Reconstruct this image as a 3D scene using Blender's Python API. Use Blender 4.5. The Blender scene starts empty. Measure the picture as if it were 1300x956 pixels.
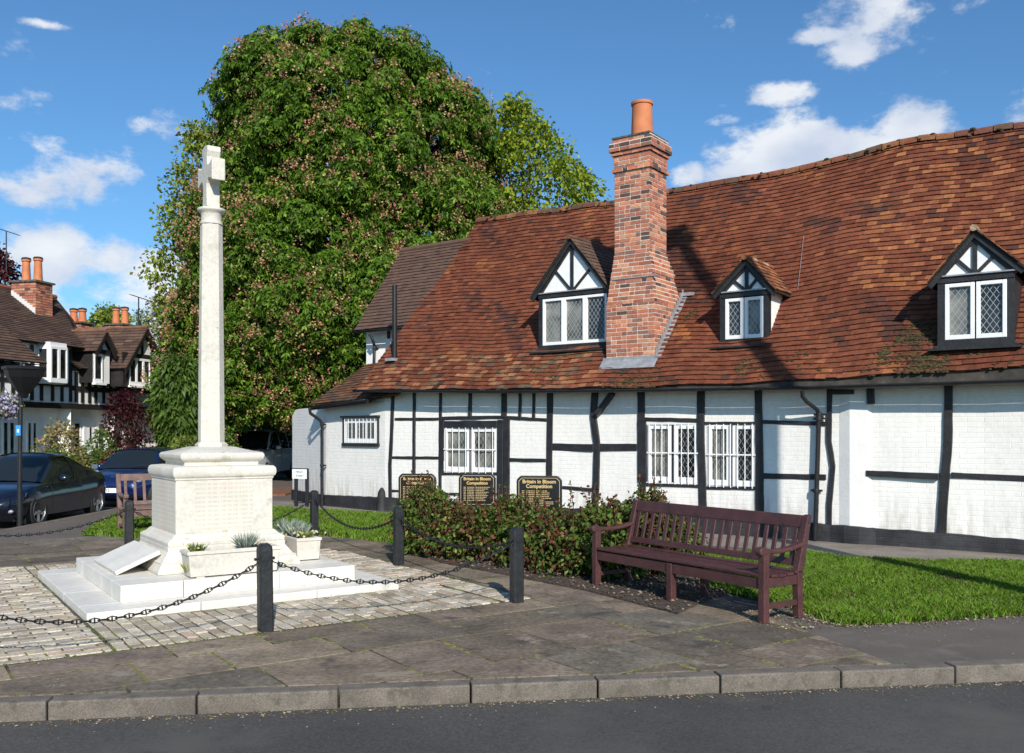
import bpy, bmesh, math, random
import numpy as np
from mathutils import Vector, Matrix
random.seed(7)
RS = np.random.RandomState(11)
R = math.radians
scene = bpy.context.scene
COL = scene.collection

# ------------------------------------------------------------------ render / camera
scene.render.engine = 'CYCLES'
scene.view_settings.view_transform = 'Standard'
scene.view_settings.look = 'None'
scene.view_settings.exposure = 0.15
scene.view_settings.gamma = 1.0
F = 1166.0; HZ = 550.0; CX = 650.0; EYE = 1.7
cam = bpy.data.cameras.new('camera'); camo = bpy.data.objects.new('camera', cam); COL.objects.link(camo)
cam.sensor_width = 36; cam.lens = 36 * F / 1300; cam.shift_y = 72 / 1300
cam.clip_end = 3000; cam.clip_start = 0.1
camo.location = (0, 0, EYE); camo.rotation_euler = (R(90), 0, 0)
scene.camera = camo

def G(px, py, z=0.0):                       # a point of the survey on the level z
    Z = F * (EYE - z) / (py - HZ)
    return ((px - CX) / F * Z, Z)
def AT(px, py, Z):                          # a point of the survey at distance Z
    return Vector(((px - CX) / F * Z, Z, EYE - (py - HZ) / F * Z))

# ------------------------------------------------------------------ node helpers
def _n(nt, t, **kw):
    n = nt.nodes.new(t)
    for k, v in kw.items():
        if k in n.inputs: n.inputs[k].default_value = v
        else: setattr(n, k, v)
    return n
MATS = {}
def pm(name, color=(.5, .5, .5), rough=.7, attr=False, noise=None, noise2=None, bump=None, metal=0, spec=.5,
       trans=0, coat=0, bump2=None, blotch=None, brick=None, stripes=None, splash=None):
    """procedural material: base colour x noise, bump, optional translucency"""
    if name in MATS: return MATS[name]
    m = bpy.data.materials.new(name); m.use_nodes = True; nt = m.node_tree; nt.nodes.clear()
    out = _n(nt, 'ShaderNodeOutputMaterial'); b = _n(nt, 'ShaderNodeBsdfPrincipled')
    b.inputs['Roughness'].default_value = rough; b.inputs['Metallic'].default_value = metal
    b.inputs['Specular IOR Level'].default_value = spec
    b.inputs['Coat Weight'].default_value = coat
    b.inputs['Coat Roughness'].default_value = .04
    tc = _n(nt, 'ShaderNodeTexCoord'); co = tc.outputs['Object']
    if attr:
        a = _n(nt, 'ShaderNodeAttribute', attribute_name='Col'); col = a.outputs['Color']
    else:
        a = _n(nt, 'ShaderNodeRGB'); a.outputs[0].default_value = (*color, 1); col = a.outputs[0]
    for nz in (noise, noise2):
        if not nz: continue
        t = _n(nt, 'ShaderNodeTexNoise'); t.inputs['Scale'].default_value = nz[0]; t.inputs['Detail'].default_value = 5
        nt.links.new(co, t.inputs['Vector'])
        mr = _n(nt, 'ShaderNodeMapRange'); mr.inputs['From Min'].default_value = .3; mr.inputs['From Max'].default_value = .7
        mr.inputs['To Min'].default_value = 1 - nz[1]; mr.inputs['To Max'].default_value = 1 + nz[1]
        nt.links.new(t.outputs['Fac'], mr.inputs['Value'])
        vm = _n(nt, 'ShaderNodeVectorMath', operation='SCALE'); nt.links.new(col, vm.inputs[0]); nt.links.new(mr.outputs[0], vm.inputs['Scale'])
        col = vm.outputs[0]
    if blotch:   # list of (colour, scale, threshold, softness, offset)
        for (bc, sc, th, so, off) in blotch:
            mp = _n(nt, 'ShaderNodeMapping'); mp.inputs['Location'].default_value = (off, off * .7, off * .3)
            nt.links.new(co, mp.inputs['Vector'])
            t = _n(nt, 'ShaderNodeTexNoise'); t.inputs['Scale'].default_value = sc; t.inputs['Detail'].default_value = 6
            t.inputs['Roughness'].default_value = .65
            nt.links.new(mp.outputs[0], t.inputs['Vector'])
            mr = _n(nt, 'ShaderNodeMapRange'); mr.inputs['From Min'].default_value = th; mr.inputs['From Max'].default_value = th + so
            nt.links.new(t.outputs['Fac'], mr.inputs['Value'])
            mx = _n(nt, 'ShaderNodeMix', data_type='RGBA')
            nt.links.new(mr.outputs[0], mx.inputs[0]); nt.links.new(col, mx.inputs[6]); mx.inputs[7].default_value = (*bc, 1)
            col = mx.outputs[2]
    if splash:   # rain-splash dirt that fades out above the foot of a wall, and streaks
        sx = _n(nt, 'ShaderNodeSeparateXYZ'); nt.links.new(co, sx.inputs[0])
        mr = _n(nt, 'ShaderNodeMapRange'); mr.inputs['From Min'].default_value = splash[0]; mr.inputs['From Max'].default_value = splash[1]; mr.inputs['To Min'].default_value = 1; mr.inputs['To Max'].default_value = .12; nt.links.new(sx.outputs[2], mr.inputs['Value'])
        mp = _n(nt, 'ShaderNodeMapping'); mp.inputs['Scale'].default_value = (9, 9, 1.6); nt.links.new(co, mp.inputs['Vector'])
        t = _n(nt, 'ShaderNodeTexNoise'); t.inputs['Scale'].default_value = 1; t.inputs['Detail'].default_value = 7; nt.links.new(mp.outputs[0], t.inputs['Vector'])
        m2 = _n(nt, 'ShaderNodeMapRange'); m2.inputs['From Min'].default_value = .42; m2.inputs['From Max'].default_value = .75; nt.links.new(t.outputs['Fac'], m2.inputs['Value'])
        mu = _n(nt, 'ShaderNodeMath', operation='MULTIPLY'); nt.links.new(mr.outputs[0], mu.inputs[0]); nt.links.new(m2.outputs[0], mu.inputs[1])
        mx = _n(nt, 'ShaderNodeMix', data_type='RGBA'); nt.links.new(mu.outputs[0], mx.inputs[0]); nt.links.new(col, mx.inputs[6]); mx.inputs[7].default_value = (*splash[2], 1); col = mx.outputs[2]
    nt.links.new(col, b.inputs['Base Color'])
    hgt = None
    if bump:
        t = _n(nt, 'ShaderNodeTexNoise'); t.inputs['Scale'].default_value = bump[0]; t.inputs['Detail'].default_value = 4
        nt.links.new(co, t.inputs['Vector'])
        bp = _n(nt, 'ShaderNodeBump'); bp.inputs['Strength'].default_value = bump[1]; bp.inputs['Distance'].default_value = bump[2] if len(bump) > 2 else .01
        nt.links.new(t.outputs['Fac'], bp.inputs['Height']); hgt = bp.outputs[0]
    if brick:   # (strength, distance) painted brickwork relief on local x,z
        sx = _n(nt, 'ShaderNodeSeparateXYZ'); nt.links.new(co, sx.inputs[0])
        ad = _n(nt, 'ShaderNodeMath', operation='ADD'); nt.links.new(sx.outputs[0], ad.inputs[0]); nt.links.new(sx.outputs[1], ad.inputs[1])
        cb = _n(nt, 'ShaderNodeCombineXYZ'); nt.links.new(ad.outputs[0], cb.inputs[0]); nt.links.new(sx.outputs[2], cb.inputs[1])
        wn = _n(nt, 'ShaderNodeTexNoise'); wn.inputs['Scale'].default_value = 3; nt.links.new(co, wn.inputs['Vector'])
        vm = _n(nt, 'ShaderNodeVectorMath', operation='MULTIPLY_ADD'); vm.inputs[1].default_value = (.03, .03, 0)
        nt.links.new(wn.outputs['Color'], vm.inputs[0]); nt.links.new(cb.outputs[0], vm.inputs[2])
        bk = _n(nt, 'ShaderNodeTexBrick'); bk.inputs['Scale'].default_value = 1; bk.inputs['Brick Width'].default_value = .225
        bk.inputs['Row Height'].default_value = .075; bk.inputs['Mortar Size'].default_value = .007; bk.inputs['Mortar Smooth'].default_value = .6
        bk.inputs['Color1'].default_value = (1, 1, 1, 1); bk.inputs['Color2'].default_value = (.75, .75, .75, 1); bk.inputs['Mortar'].default_value = (0, 0, 0, 1)
        nt.links.new(vm.outputs[0], bk.inputs['Vector'])
        bp = _n(nt, 'ShaderNodeBump'); bp.inputs['Strength'].default_value = brick[0]; bp.inputs['Distance'].default_value = brick[1]
        nt.links.new(bk.outputs['Color'], bp.inputs['Height'])
        if hgt: nt.links.new(hgt, bp.inputs['Normal'])
        hgt = bp.outputs[0]
    if stripes:  # rows of worn incised lettering: (rows per metre, strength)
        sx = _n(nt, 'ShaderNodeSeparateXYZ'); nt.links.new(co, sx.inputs[0])
        mp = _n(nt, 'ShaderNodeMapping'); mp.inputs['Scale'].default_value = (60, 60, 1); nt.links.new(co, mp.inputs['Vector'])
        t = _n(nt, 'ShaderNodeTexNoise'); t.inputs['Scale'].default_value = 1.5; nt.links.new(mp.outputs[0], t.inputs['Vector'])
        m1 = _n(nt, 'ShaderNodeMath', operation='MULTIPLY'); m1.inputs[1].default_value = stripes[0] * 6.2832; nt.links.new(sx.outputs[2], m1.inputs[0])
        m2 = _n(nt, 'ShaderNodeMath', operation='SINE'); nt.links.new(m1.outputs[0], m2.inputs[0])
        m3 = _n(nt, 'ShaderNodeMath', operation='GREATER_THAN'); m3.inputs[1].default_value = .1; nt.links.new(m2.outputs[0], m3.inputs[0])
        m4 = _n(nt, 'ShaderNodeMath', operation='GREATER_THAN'); m4.inputs[1].default_value = .5; nt.links.new(t.outputs['Fac'], m4.inputs[0])
        m5 = _n(nt, 'ShaderNodeMath', operation='MULTIPLY'); nt.links.new(m3.outputs[0], m5.inputs[0]); nt.links.new(m4.outputs[0], m5.inputs[1])
        bp = _n(nt, 'ShaderNodeBump', invert=True); bp.inputs['Strength'].default_value = stripes[1]; bp.inputs['Distance'].default_value = .004
        nt.links.new(m5.outputs[0], bp.inputs['Height'])
        if hgt: nt.links.new(hgt, bp.inputs['Normal'])
        hgt = bp.outputs[0]
        m6 = _n(nt, 'ShaderNodeMath', operation='MULTIPLY'); m6.inputs[1].default_value = .16; nt.links.new(m5.outputs[0], m6.inputs[0])
        mx = _n(nt, 'ShaderNodeMix', data_type='RGBA'); nt.links.new(m6.outputs[0], mx.inputs[0]); nt.links.new(col, mx.inputs[6]); mx.inputs[7].default_value = (.2, .18, .15, 1)
        nt.links.new(mx.outputs[2], b.inputs['Base Color'])
    if hgt: nt.links.new(hgt, b.inputs['Normal'])
    sh = b.outputs[0]
    if trans:
        tr = _n(nt, 'ShaderNodeBsdfTranslucent'); nt.links.new(col, tr.inputs[0])
        ms = _n(nt, 'ShaderNodeMixShader'); ms.inputs[0].default_value = trans
        nt.links.new(b.outputs[0], ms.inputs[1]); nt.links.new(tr.outputs[0], ms.inputs[2]); sh = ms.outputs[0]
    nt.links.new(sh, out.inputs[0])
    MATS[name] = m
    return m

# ------------------------------------------------------------------ mesh builder
class MB:
    def __init__(s): s.v = []; s.f = []; s.c = []; s.col = (1, 1, 1)
    def face(s, pts, col=None):
        k = len(s.v); s.v += [tuple(p) for p in pts]; s.f.append(tuple(range(k, k + len(pts)))); s.c.append(col or s.col)
    def add(s, V, Fc, col=None):
        k = len(s.v); s.v += [tuple(p) for p in V]
        for f in Fc: s.f.append(tuple(i + k for i in f)); s.c.append(col or s.col)
    def hexa(s, p, col=None):      # 8 points: bottom 0-3 ccw, top 4-7
        s.add(p, [(3, 2, 1, 0), (4, 5, 6, 7), (0, 1, 5, 4), (1, 2, 6, 5), (2, 3, 7, 6), (3, 0, 4, 7)], col)
    def box(s, x0, x1, y0, y1, z0, z1, col=None, M=None):
        p = [Vector(q) for q in ((x0, y0, z0), (x1, y0, z0), (x1, y1, z0), (x0, y1, z0), (x0, y0, z1), (x1, y0, z1), (x1, y1, z1), (x0, y1, z1))]
        if M: p = [M @ q for q in p]
        s.hexa(p, col)
    def prism(s, poly, o, U, V, W, col=None):   # 2-D polygon in U,V at o, extruded by vector W
        o, U, V, W = map(Vector, (o, U, V, W)); n = len(poly)
        a = [o + U * x + V * y for x, y in poly]; b = [p + W for p in a]
        s.add(a + b, [tuple(range(n - 1, -1, -1)), tuple(range(n, 2 * n))] + [(i, (i + 1) % n, n + (i + 1) % n, n + i) for i in range(n)], col)
    def tube(s, pts, r, n=8, col=None, caps=True, closed=False):
        pts = [Vector(p) for p in pts]; N = len(pts); rr = r if isinstance(r, (list, tuple)) else [r] * N
        V = []; up = None
        for i, p in enumerate(pts):
            if closed: t = pts[(i + 1) % N] - pts[i - 1]
            else: t = pts[min(i + 1, N - 1)] - pts[max(i - 1, 0)]
            t.normalize()
            if up is None: up = Vector((0, 0, 1)) if abs(t.z) < .9 else Vector((1, 0, 0))
            x = t.cross(up); x = x.normalized() if x.length > 1e-6 else Vector((1, 0, 0)); y = x.cross(t).normalized(); up = y
            for k in range(n):
                a = 2 * math.pi * k / n; V.append(p + (x * math.cos(a) + y * math.sin(a)) * rr[i])
        Fc = []
        for i in range(N if closed else N - 1):
            j = (i + 1) % N
            for k in range(n): Fc.append((i * n + k, i * n + (k + 1) % n, j * n + (k + 1) % n, j * n + k))
        if caps and not closed: Fc += [tuple(range(n - 1, -1, -1)), tuple(range((N - 1) * n, N * n))]
        s.add(V, Fc, col)
    def lathe(s, prof, o=(0, 0, 0), n=24, col=None, M=None, a0=0, caps=True):   # profile (r,z)
        V = []; Fc = []
        for r, z in prof:
            for k in range(n):
                a = a0 + 2 * math.pi * k / n; p = Vector((r * math.cos(a), r * math.sin(a), z))
                p = (M @ p) if M else p
                V.append(p + Vector(o))
        for i in range(len(prof) - 1):
            for k in range(n): Fc.append((i * n + k, i * n + (k + 1) % n, (i + 1) * n + (k + 1) % n, (i + 1) * n + k))
        if caps: Fc += [tuple(range(n - 1, -1, -1)), tuple(range((len(prof) - 1) * n, len(prof) * n))]
        s.add(V, Fc, col)
    def sqlathe(s, prof, o=(0, 0, 0), col=None):      # square "lathe": profile (half width, z)
        V = []; Fc = []
        for r, z in prof:
            for a, b in ((-1, -1), (1, -1), (1, 1), (-1, 1)): V.append(Vector((a * r, b * r, z)) + Vector(o))
        m = len(prof)
        for i in range(m - 1):
            for k in range(4): Fc.append((i * 4 + k, i * 4 + (k + 1) % 4, (i + 1) * 4 + (k + 1) % 4, (i + 1) * 4 + k))
        Fc += [(3, 2, 1, 0), tuple(range((m - 1) * 4, m * 4))]
        s.add(V, Fc, col)
    def sphere(s, c, r, n=10, m=7, col=None):
        rx, ry, rz = r if isinstance(r, (tuple, list)) else (r, r, r)
        V = [];Fc = []
        for i in range(m + 1):
            th = math.pi * i / m
            for k in range(n):
                a = 2 * math.pi * k / n; V.append((c[0] + rx * math.sin(th) * math.cos(a), c[1] + ry * math.sin(th) * math.sin(a), c[2] - rz * math.cos(th)))
        for i in range(m):
            for k in range(n): Fc.append((i * n + k, i * n + (k + 1) % n, (i + 1) * n + (k + 1) % n, (i + 1) * n + k))
        s.add(V, Fc, col)
    def build(s, name, mat, parent=None, smooth=False, bevel=0, seg=2, angle=35):
        me = bpy.data.meshes.new(name); me.from_pydata(s.v, [], s.f)
        ca = me.color_attributes.new('Col', 'FLOAT_COLOR', 'CORNER')
        arr = np.ones((len(me.loops), 4), dtype=np.float32); k = 0
        for f, c in zip(s.f, s.c): arr[k:k + len(f), :3] = c; k += len(f)
        ca.data.foreach_set('color', arr.ravel())
        me.update()
        if smooth:
            me.shade_smooth()
            try: me.set_sharp_from_angle(angle=R(angle))
            except Exception: pass
        me.materials.append(mat)
        o = bpy.data.objects.new(name, me); COL.objects.link(o); o.parent = parent
        if bevel:
            b = o.modifiers.new('bevel', 'BEVEL'); b.width = bevel; b.segments = seg; b.limit_method = 'ANGLE'; b.angle_limit = R(40)
        return o

def npmesh(name, V, Fq, mat, parent=None, col=None, smooth=False):
    """V (n,3); Fq (m,k) index array; col (m,3) per face"""
    me = bpy.data.meshes.new(name); m, k = Fq.shape
    me.vertices.add(len(V)); me.vertices.foreach_set('co', np.asarray(V, dtype=np.float32).ravel())
    me.loops.add(m * k); me.loops.foreach_set('vertex_index', Fq.astype(np.int32).ravel())
    me.polygons.add(m); me.polygons.foreach_set('loop_start', np.arange(0, m * k, k, dtype=np.int32))
    try: me.polygons.foreach_set('loop_total', np.full(m, k, dtype=np.int32))
    except Exception: pass
    me.update(calc_edges=True)
    if col is not None:
        ca = me.color_attributes.new('Col', 'FLOAT_COLOR', 'CORNER')
        a = np.ones((m, k, 4), dtype=np.float32); a[:, :, :3] = col[:, None, :]; ca.data.foreach_set('color', a.ravel())
    me.materials.append(mat); me.validate()
    o = bpy.data.objects.new(name, me); COL.objects.link(o); o.parent = parent
    return o

def tag(o, label=None, cat=None, group=None, kind=None):
    if label: o['label'] = label
    if cat: o['category'] = cat
    if group: o['group'] = group
    if kind: o['kind'] = kind
    return o
def thing(name, label, cat, loc=(0, 0, 0), rz=0, group=None):
    o = bpy.data.objects.new(name, None); COL.objects.link(o); o.empty_display_size = .2
    o.location = loc; o.rotation_euler = (0, 0, rz); return tag(o, label, cat, group)
def part(name, parent):
    o = bpy.data.objects.new(name, None); COL.objects.link(o); o.parent = parent; return o
def copy_tree(o, parent=None):
    c = o.copy(); COL.objects.link(c); c.parent = parent
    for ch in list(o.children): copy_tree(ch, c)
    return c
def struct(name, mb, mat, **k):
    o = mb.build(name, mat, **k); o['kind'] = 'structure'; return o

# ------------------------------------------------------------------ world and sun
SUN_AZ = Vector((-.22, .975, 0)).normalized(); SUN_EL = R(31)
sd = bpy.data.lights.new('sun', 'SUN'); so = bpy.data.objects.new('sun', sd); COL.objects.link(so)
sd.energy = 5.0; sd.angle = R(.55); sd.color = (1, .935, .83)
dirv = SUN_AZ * math.cos(SUN_EL) + Vector((0, 0, -math.sin(SUN_EL)))
so.rotation_euler = dirv.to_track_quat('-Z', 'Y').to_euler(); so.location = (5, -20, 20)
w = bpy.data.worlds.new('World'); scene.world = w; w.use_nodes = True; nt = w.node_tree; nt.nodes.clear()
wo = _n(nt, 'ShaderNodeOutputWorld'); bg = _n(nt, 'ShaderNodeBackground'); bg.inputs[1].default_value = .083
sky = _n(nt, 'ShaderNodeTexSky'); sky.sky_type = 'NISHITA'; sky.sun_disc = False; sky.sun_elevation = SUN_EL
sky.sun_rotation = math.atan2(-SUN_AZ.x, -SUN_AZ.y); sky.air_density = 1.0; sky.dust_density = .5; sky.ozone_density = 2.6; sky.altitude = 50
tc = _n(nt, 'ShaderNodeTexCoord')
def cdir(px, py): return Vector(((px - CX) / F, 1, (HZ - py) / F)).normalized()
# cumulus: (px, py of the direction, half width, half height, weight)
CL = [(1000, 205, 95, 52, 1.25), (960, 235, 90, 40, 1.2), (875, 225, 30, 20, 1.05), (1165, 165, 52, 30, 1.15), (1090, 195, 110, 28, 1.1), (1032, 48, 42, 12, .8), (1085, 66, 52, 22, .82), (1145, 5, 80, 44, .85), (985, 122, 70, 16, .7), (930, 152, 50, 10, .55), (1340, 230, 90, 90, .9),
      (70, 240, 90, 42, .78), (160, 215, 80, 30, .6), (215, 165, 90, 20, .7), (60, 180, 90, 16, .55), (90, 320, 130, 45, .85), (200, 340, 110, 36, .75), (30, 390, 110, 40, .8), (58, 30, 34, 8, .7), (5, 62, 34, 16, .7), (0, 130, 30, 14, .6), (5, 60, 40, 25, .5), (160, 370, 150, 45, .72), (0, 130, 40, 16, .4), (-150, 250, 150, 90, .8), (-400, 100, 300, 80, .8), (1700, 100, 260, 110, .9), (940, 290, 300, 40, .3)]
acc = None
for (px, py, a, b, wt) in CL:
    c = cdir(px, py); mp = _n(nt, 'ShaderNodeVectorMath', operation='SUBTRACT'); nt.links.new(tc.outputs['Generated'], mp.inputs[0]); mp.inputs[1].default_value = c
    rgt = Vector((c.y, -c.x, 0)).normalized(); up = rgt.cross(c)
    k = 1 / c.y
    d1 = _n(nt, 'ShaderNodeVectorMath', operation='DOT_PRODUCT'); d1.inputs[1].default_value = rgt * (F * k / a * .95); nt.links.new(mp.outputs[0], d1.inputs[0])
    d2 = _n(nt, 'ShaderNodeVectorMath', operation='DOT_PRODUCT'); d2.inputs[1].default_value = up * (F * k / b * .95); nt.links.new(mp.outputs[0], d2.inputs[0])
    q1 = _n(nt, 'ShaderNodeMath', operation='MULTIPLY'); nt.links.new(d1.outputs['Value'], q1.inputs[0]); nt.links.new(d1.outputs['Value'], q1.inputs[1])
    q2 = _n(nt, 'ShaderNodeMath', operation='MULTIPLY_ADD'); nt.links.new(d2.outputs['Value'], q2.inputs[0]); nt.links.new(d2.outputs['Value'], q2.inputs[1]); nt.links.new(q1.outputs[0], q2.inputs[2])
    ex = _n(nt, 'ShaderNodeMath', operation='MULTIPLY'); ex.inputs[1].default_value = -.9; nt.links.new(q2.outputs[0], ex.inputs[0])
    ee = _n(nt, 'ShaderNodeMath', operation='EXPONENT'); nt.links.new(ex.outputs[0], ee.inputs[0])
    if acc is None:
        z = _n(nt, 'ShaderNodeMath', operation='MULTIPLY'); z.inputs[1].default_value = wt; nt.links.new(ee.outputs[0], z.inputs[0]); acc = z.outputs[0]
    else:
        z = _n(nt, 'ShaderNodeMath', operation='MULTIPLY'); z.inputs[1].default_value = wt; nt.links.new(ee.outputs[0], z.inputs[0])
        mxn = _n(nt, 'ShaderNodeMath', operation='MAXIMUM'); nt.links.new(acc, mxn.inputs[0]); nt.links.new(z.outputs[0], mxn.inputs[1]); acc = mxn.outputs[0]
mpn = _n(nt, 'ShaderNodeMapping'); mpn.inputs['Scale'].default_value = (1, 1, 1.7); nt.links.new(tc.outputs['Generated'], mpn.inputs['Vector'])
nz = _n(nt, 'ShaderNodeTexNoise'); nz.inputs['Scale'].default_value = 15; nz.inputs['Detail'].default_value = 11; nz.inputs['Roughness'].default_value = .62; nt.links.new(mpn.outputs[0], nz.inputs['Vector'])
s1 = _n(nt, 'ShaderNodeMath', operation='MULTIPLY_ADD'); s1.inputs[1].default_value = 2.3; s1.inputs[2].default_value = -1.15; nt.links.new(nz.outputs['Fac'], s1.inputs[0])
s2 = _n(nt, 'ShaderNodeMath', operation='ADD'); nt.links.new(acc, s2.inputs[0]); nt.links.new(s1.outputs[0], s2.inputs[1])
dens = _n(nt, 'ShaderNodeMapRange'); dens.inputs['From Min'].default_value = .36; dens.inputs['From Max'].default_value = .88; dens.interpolation_type = 'SMOOTHSTEP'
dens.inputs['To Max'].default_value = .93
nt.links.new(s2.outputs[0], dens.inputs['Value'])
n3 = _n(nt, 'ShaderNodeTexNoise'); n3.inputs['Scale'].default_value = 9; n3.inputs['Detail'].default_value = 5; nt.links.new(mpn.outputs[0], n3.inputs['Vector'])
cr = _n(nt, 'ShaderNodeValToRGB'); cr.color_ramp.elements[0].position = .35; cr.color_ramp.elements[0].color = (6.4, 7.2, 8.8, 1); cr.color_ramp.elements[1].position = .6; cr.color_ramp.elements[1].color = (9.8, 10.1, 10.5, 1)
nt.links.new(n3.outputs['Fac'], cr.inputs[0])
mx = _n(nt, 'ShaderNodeMix', data_type='RGBA'); nt.links.new(dens.outputs[0], mx.inputs[0]); tn = _n(nt, 'ShaderNodeVectorMath', operation='MULTIPLY'); tn.inputs[1].default_value = (.78, 1.22, 1.5); nt.links.new(sky.outputs[0], tn.inputs[0]); nt.links.new(tn.outputs[0], mx.inputs[6]); nt.links.new(cr.outputs[0], mx.inputs[7])
nt.links.new(mx.outputs[2], bg.inputs[0]); nt.links.new(bg.outputs[0], wo.inputs[0])
# ================================================================== GROUND
MC = Vector((-3.385, 10.34)); A1 = Vector((.824, .566)).normalized(); B1 = Vector((-A1.y, A1.x))
MROT = math.atan2(A1.y, A1.x)
def M2(a, b): p = MC + A1 * a + B1 * b; return (p.x, p.y)
def toM(x, y): p = Vector((x, y)) - MC; return (p.dot(A1), p.dot(B1))
asph = pm('asphalt_road', (.062, .058, .054), .9, blotch=[((.085, .078, .07), .7, .52, .15, 3), ((.035, .033, .031), 2.2, .63, .1, 6)], noise=(.6, .25), noise2=(60, .35), bump=(220, .5, .006))
pavm = pm('asphalt_pavement', (.115, .096, .082), .9, noise=(1.2, .15), noise2=(90, .35), bump=(260, .5, .005),
          blotch=[((.16, .145, .13), 3, .55, .2, 3)])
kerbm = pm('kerb_stone', (.14, .12, .1), .85, attr=False, noise=(6, .25), noise2=(110, .35), bump=(160, .5, .005), blotch=[((.09, .08, .06), 9, .55, .1, 2)])
earth = pm('earth', (.05, .04, .03), .95, noise=(8, .4), bump=(40, .6, .02))
def flat(name, poly, z, mat, th=0, kind='structure'):
    mb = MB()
    if th: mb.prism(poly, (0, 0, z - th), (1, 0, 0), (0, 1, 0), (0, 0, th))
    else: mb.face([(x, y, z) for x, y in poly])
    o = mb.build(name, mat); o['kind'] = kind; return o
# base sheet to the horizon, road surfaces a kerb below the pavement
flat('ground', [(-900, -900), (900, -900), (900, 900), (-900, 900)], -.14, pm('far_ground', (.07, .09, .04), .95, noise=(.05, .3)))
kd = Vector((G(1300, 838)[0] - G(600, 864)[0], G(1300, 838)[1] - G(600, 864)[1])).normalized()     # kerb direction
K0 = Vector(G(600, 864)); kn = Vector((-kd.y, kd.x))
def KP(t, n=0): p = K0 + kd * t + kn * n; return (p.x, p.y)
flat('road', [(-8.66, 60), (-8.66, 8), (-8.0, 5.5), KP(-3.2, -.16), KP(40, -.16), (60, -30), (-30, -30), (-30, 60)], -.108, asph)
# pavement platform
pv = [KP(-3.6, 0), KP(40, 0), (60, 60), (-8.8, 60), (-8.8, 9.2), (-8.2, 7.2), (-6.6, 6.0)]
flat('pavement', pv, 0.0, pavm, th=.13)
# kerb stones
kb = MB(); t = -3.6
while t < 16:
    L = .9 + random.uniform(-.03, .03); z = random.uniform(-.004, .004) + .012
    a, b_, c, d = KP(t + .006, -.15), KP(t + L - .006, -.15), KP(t + L - .006, -.002), KP(t + .006, -.002)
    kb.prism([a, b_, c, d], (0, 0, -.13), (1, 0, 0), (0, 1, 0), (0, 0, .13 + z)); t += L
path = [Vector((-6.6, 6.0)), Vector((-8.2, 7.2)), Vector((-8.8, 9.2)), Vector((-8.8, 40))]
def kerb_line(pts, step=.9, wd=.14, sgn=1):
    for p, q in zip(pts, pts[1:]):
        L = (q - p).length; n = max(1, round(L / step)); d = (q - p).normalized(); m = Vector((-d.y, d.x)) * sgn * wd
        for i in range(n):
            a = p + d * (L * i / n + .005); c = p + d * (L * (i + 1) / n - .005)
            kb.prism([tuple(a), tuple(c), tuple(c + m), tuple(a + m)], (0, 0, -.13), (1, 0, 0), (0, 1, 0), (0, 0, .143))
kerb_line(path); kerb_line([Vector(KP(-3.6, 0)), Vector((-6.6, 6.0))], sgn=1)
struct('kerb', kb, kerbm, bevel=.012)

# flagstones laid square to the memorial
def clip(poly, planes):
    for (p, n) in planes:
        out = []
        for i in range(len(poly)):
            a, c = Vector(poly[i - 1]), Vector(poly[i]); da, dc = (a - p).dot(n), (c - p).dot(n)
            if (da >= 0) != (dc >= 0): out.append(tuple(a + (c - a) * (da / (da - dc))))
            if dc >= 0: out.append(tuple(c))
        poly = out
        if len(poly) < 3: return []
    return poly
rb0 = Vector(G(1020, 801)); rb1 = Vector(G(1127, 842)); rbd = (rb1 - rb0).normalized()
planes = [(K0 + kn * .01, kn), (rb0, Vector((rbd.y, -rbd.x)) if Vector((rbd.y, -rbd.x)).dot(Vector((-1, 0))) > 0 else Vector((-rbd.y, rbd.x)))]
MOSSJ = []; fm = MB(); slabc = [(.155, .124, .092), (.2, .158, .115), (.13, .106, .082), (.23, .182, .132), (.178, .138, .106), (.145, .124, .096)]
b = -9.0; row = 0
while b < 5.2:
    hgt_ = random.choice([.6, .6, .75, .9]); a = -7 + random.random() * .6
    while a < 9.5:
        wd = random.choice([.6, .75, .9, .9, 1.1])
        g = .011; poly = [M2(a + g, b + g), M2(a + wd - g, b + g), M2(a + wd - g, b + hgt_ - g), M2(a + g, b + hgt_ - g)]
        cx_, cy_ = M2(a + wd / 2, b + hgt_ / 2)
        inside_setts = (-2.6 < a and a + wd < 2.0 and b > -2.75 and b + hgt_ < 2.5)
        if not inside_setts and cx_ > -8.5:
            p2 = clip(poly, planes)
            if len(p2) > 2:
                c = random.choice(slabc); k = random.uniform(.85, 1.15); z = .0105 + random.uniform(-.0015, .0018)
                if random.random() < .5: MOSSJ.append((M2(a, b), M2(a + wd, b)))
                if random.random() < .4: MOSSJ.append((M2(a + wd, b), M2(a + wd, b + hgt_)))
                fm.prism(p2, (0, 0, .001), (1, 0, 0), (0, 1, 0), (0, 0, z), tuple(v * k for v in c))
        a += wd
    b += hgt_
flag = pm('flagstone', attr=True, spec=.3, rough=.8, noise=(2.2, .3), noise2=(26, .3), bump=(38, .6, .014),
          blotch=[((.26, .22, .17), 4, .6, .06, 1), ((.065, .06, .052), 3.1, .57, .14, 5), ((.14, .15, .05), 4, .68, .06, 9)])
struct('flagstone_paving', fm, flag)
jm = pm('mossy_joint', (.045, .038, .028), .95, noise=(20, .4), blotch=[((.17, .17, .035), 2.0, .46, .08, 2)], bump=(60, .6, .01))
jp = clip([M2(-7, -9.5), M2(9.4, -9.5), M2(9.4, 5.1), M2(-7, 5.1)], planes)
flat('paving_joints', [p for p in jp], .0075, jm)

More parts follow.
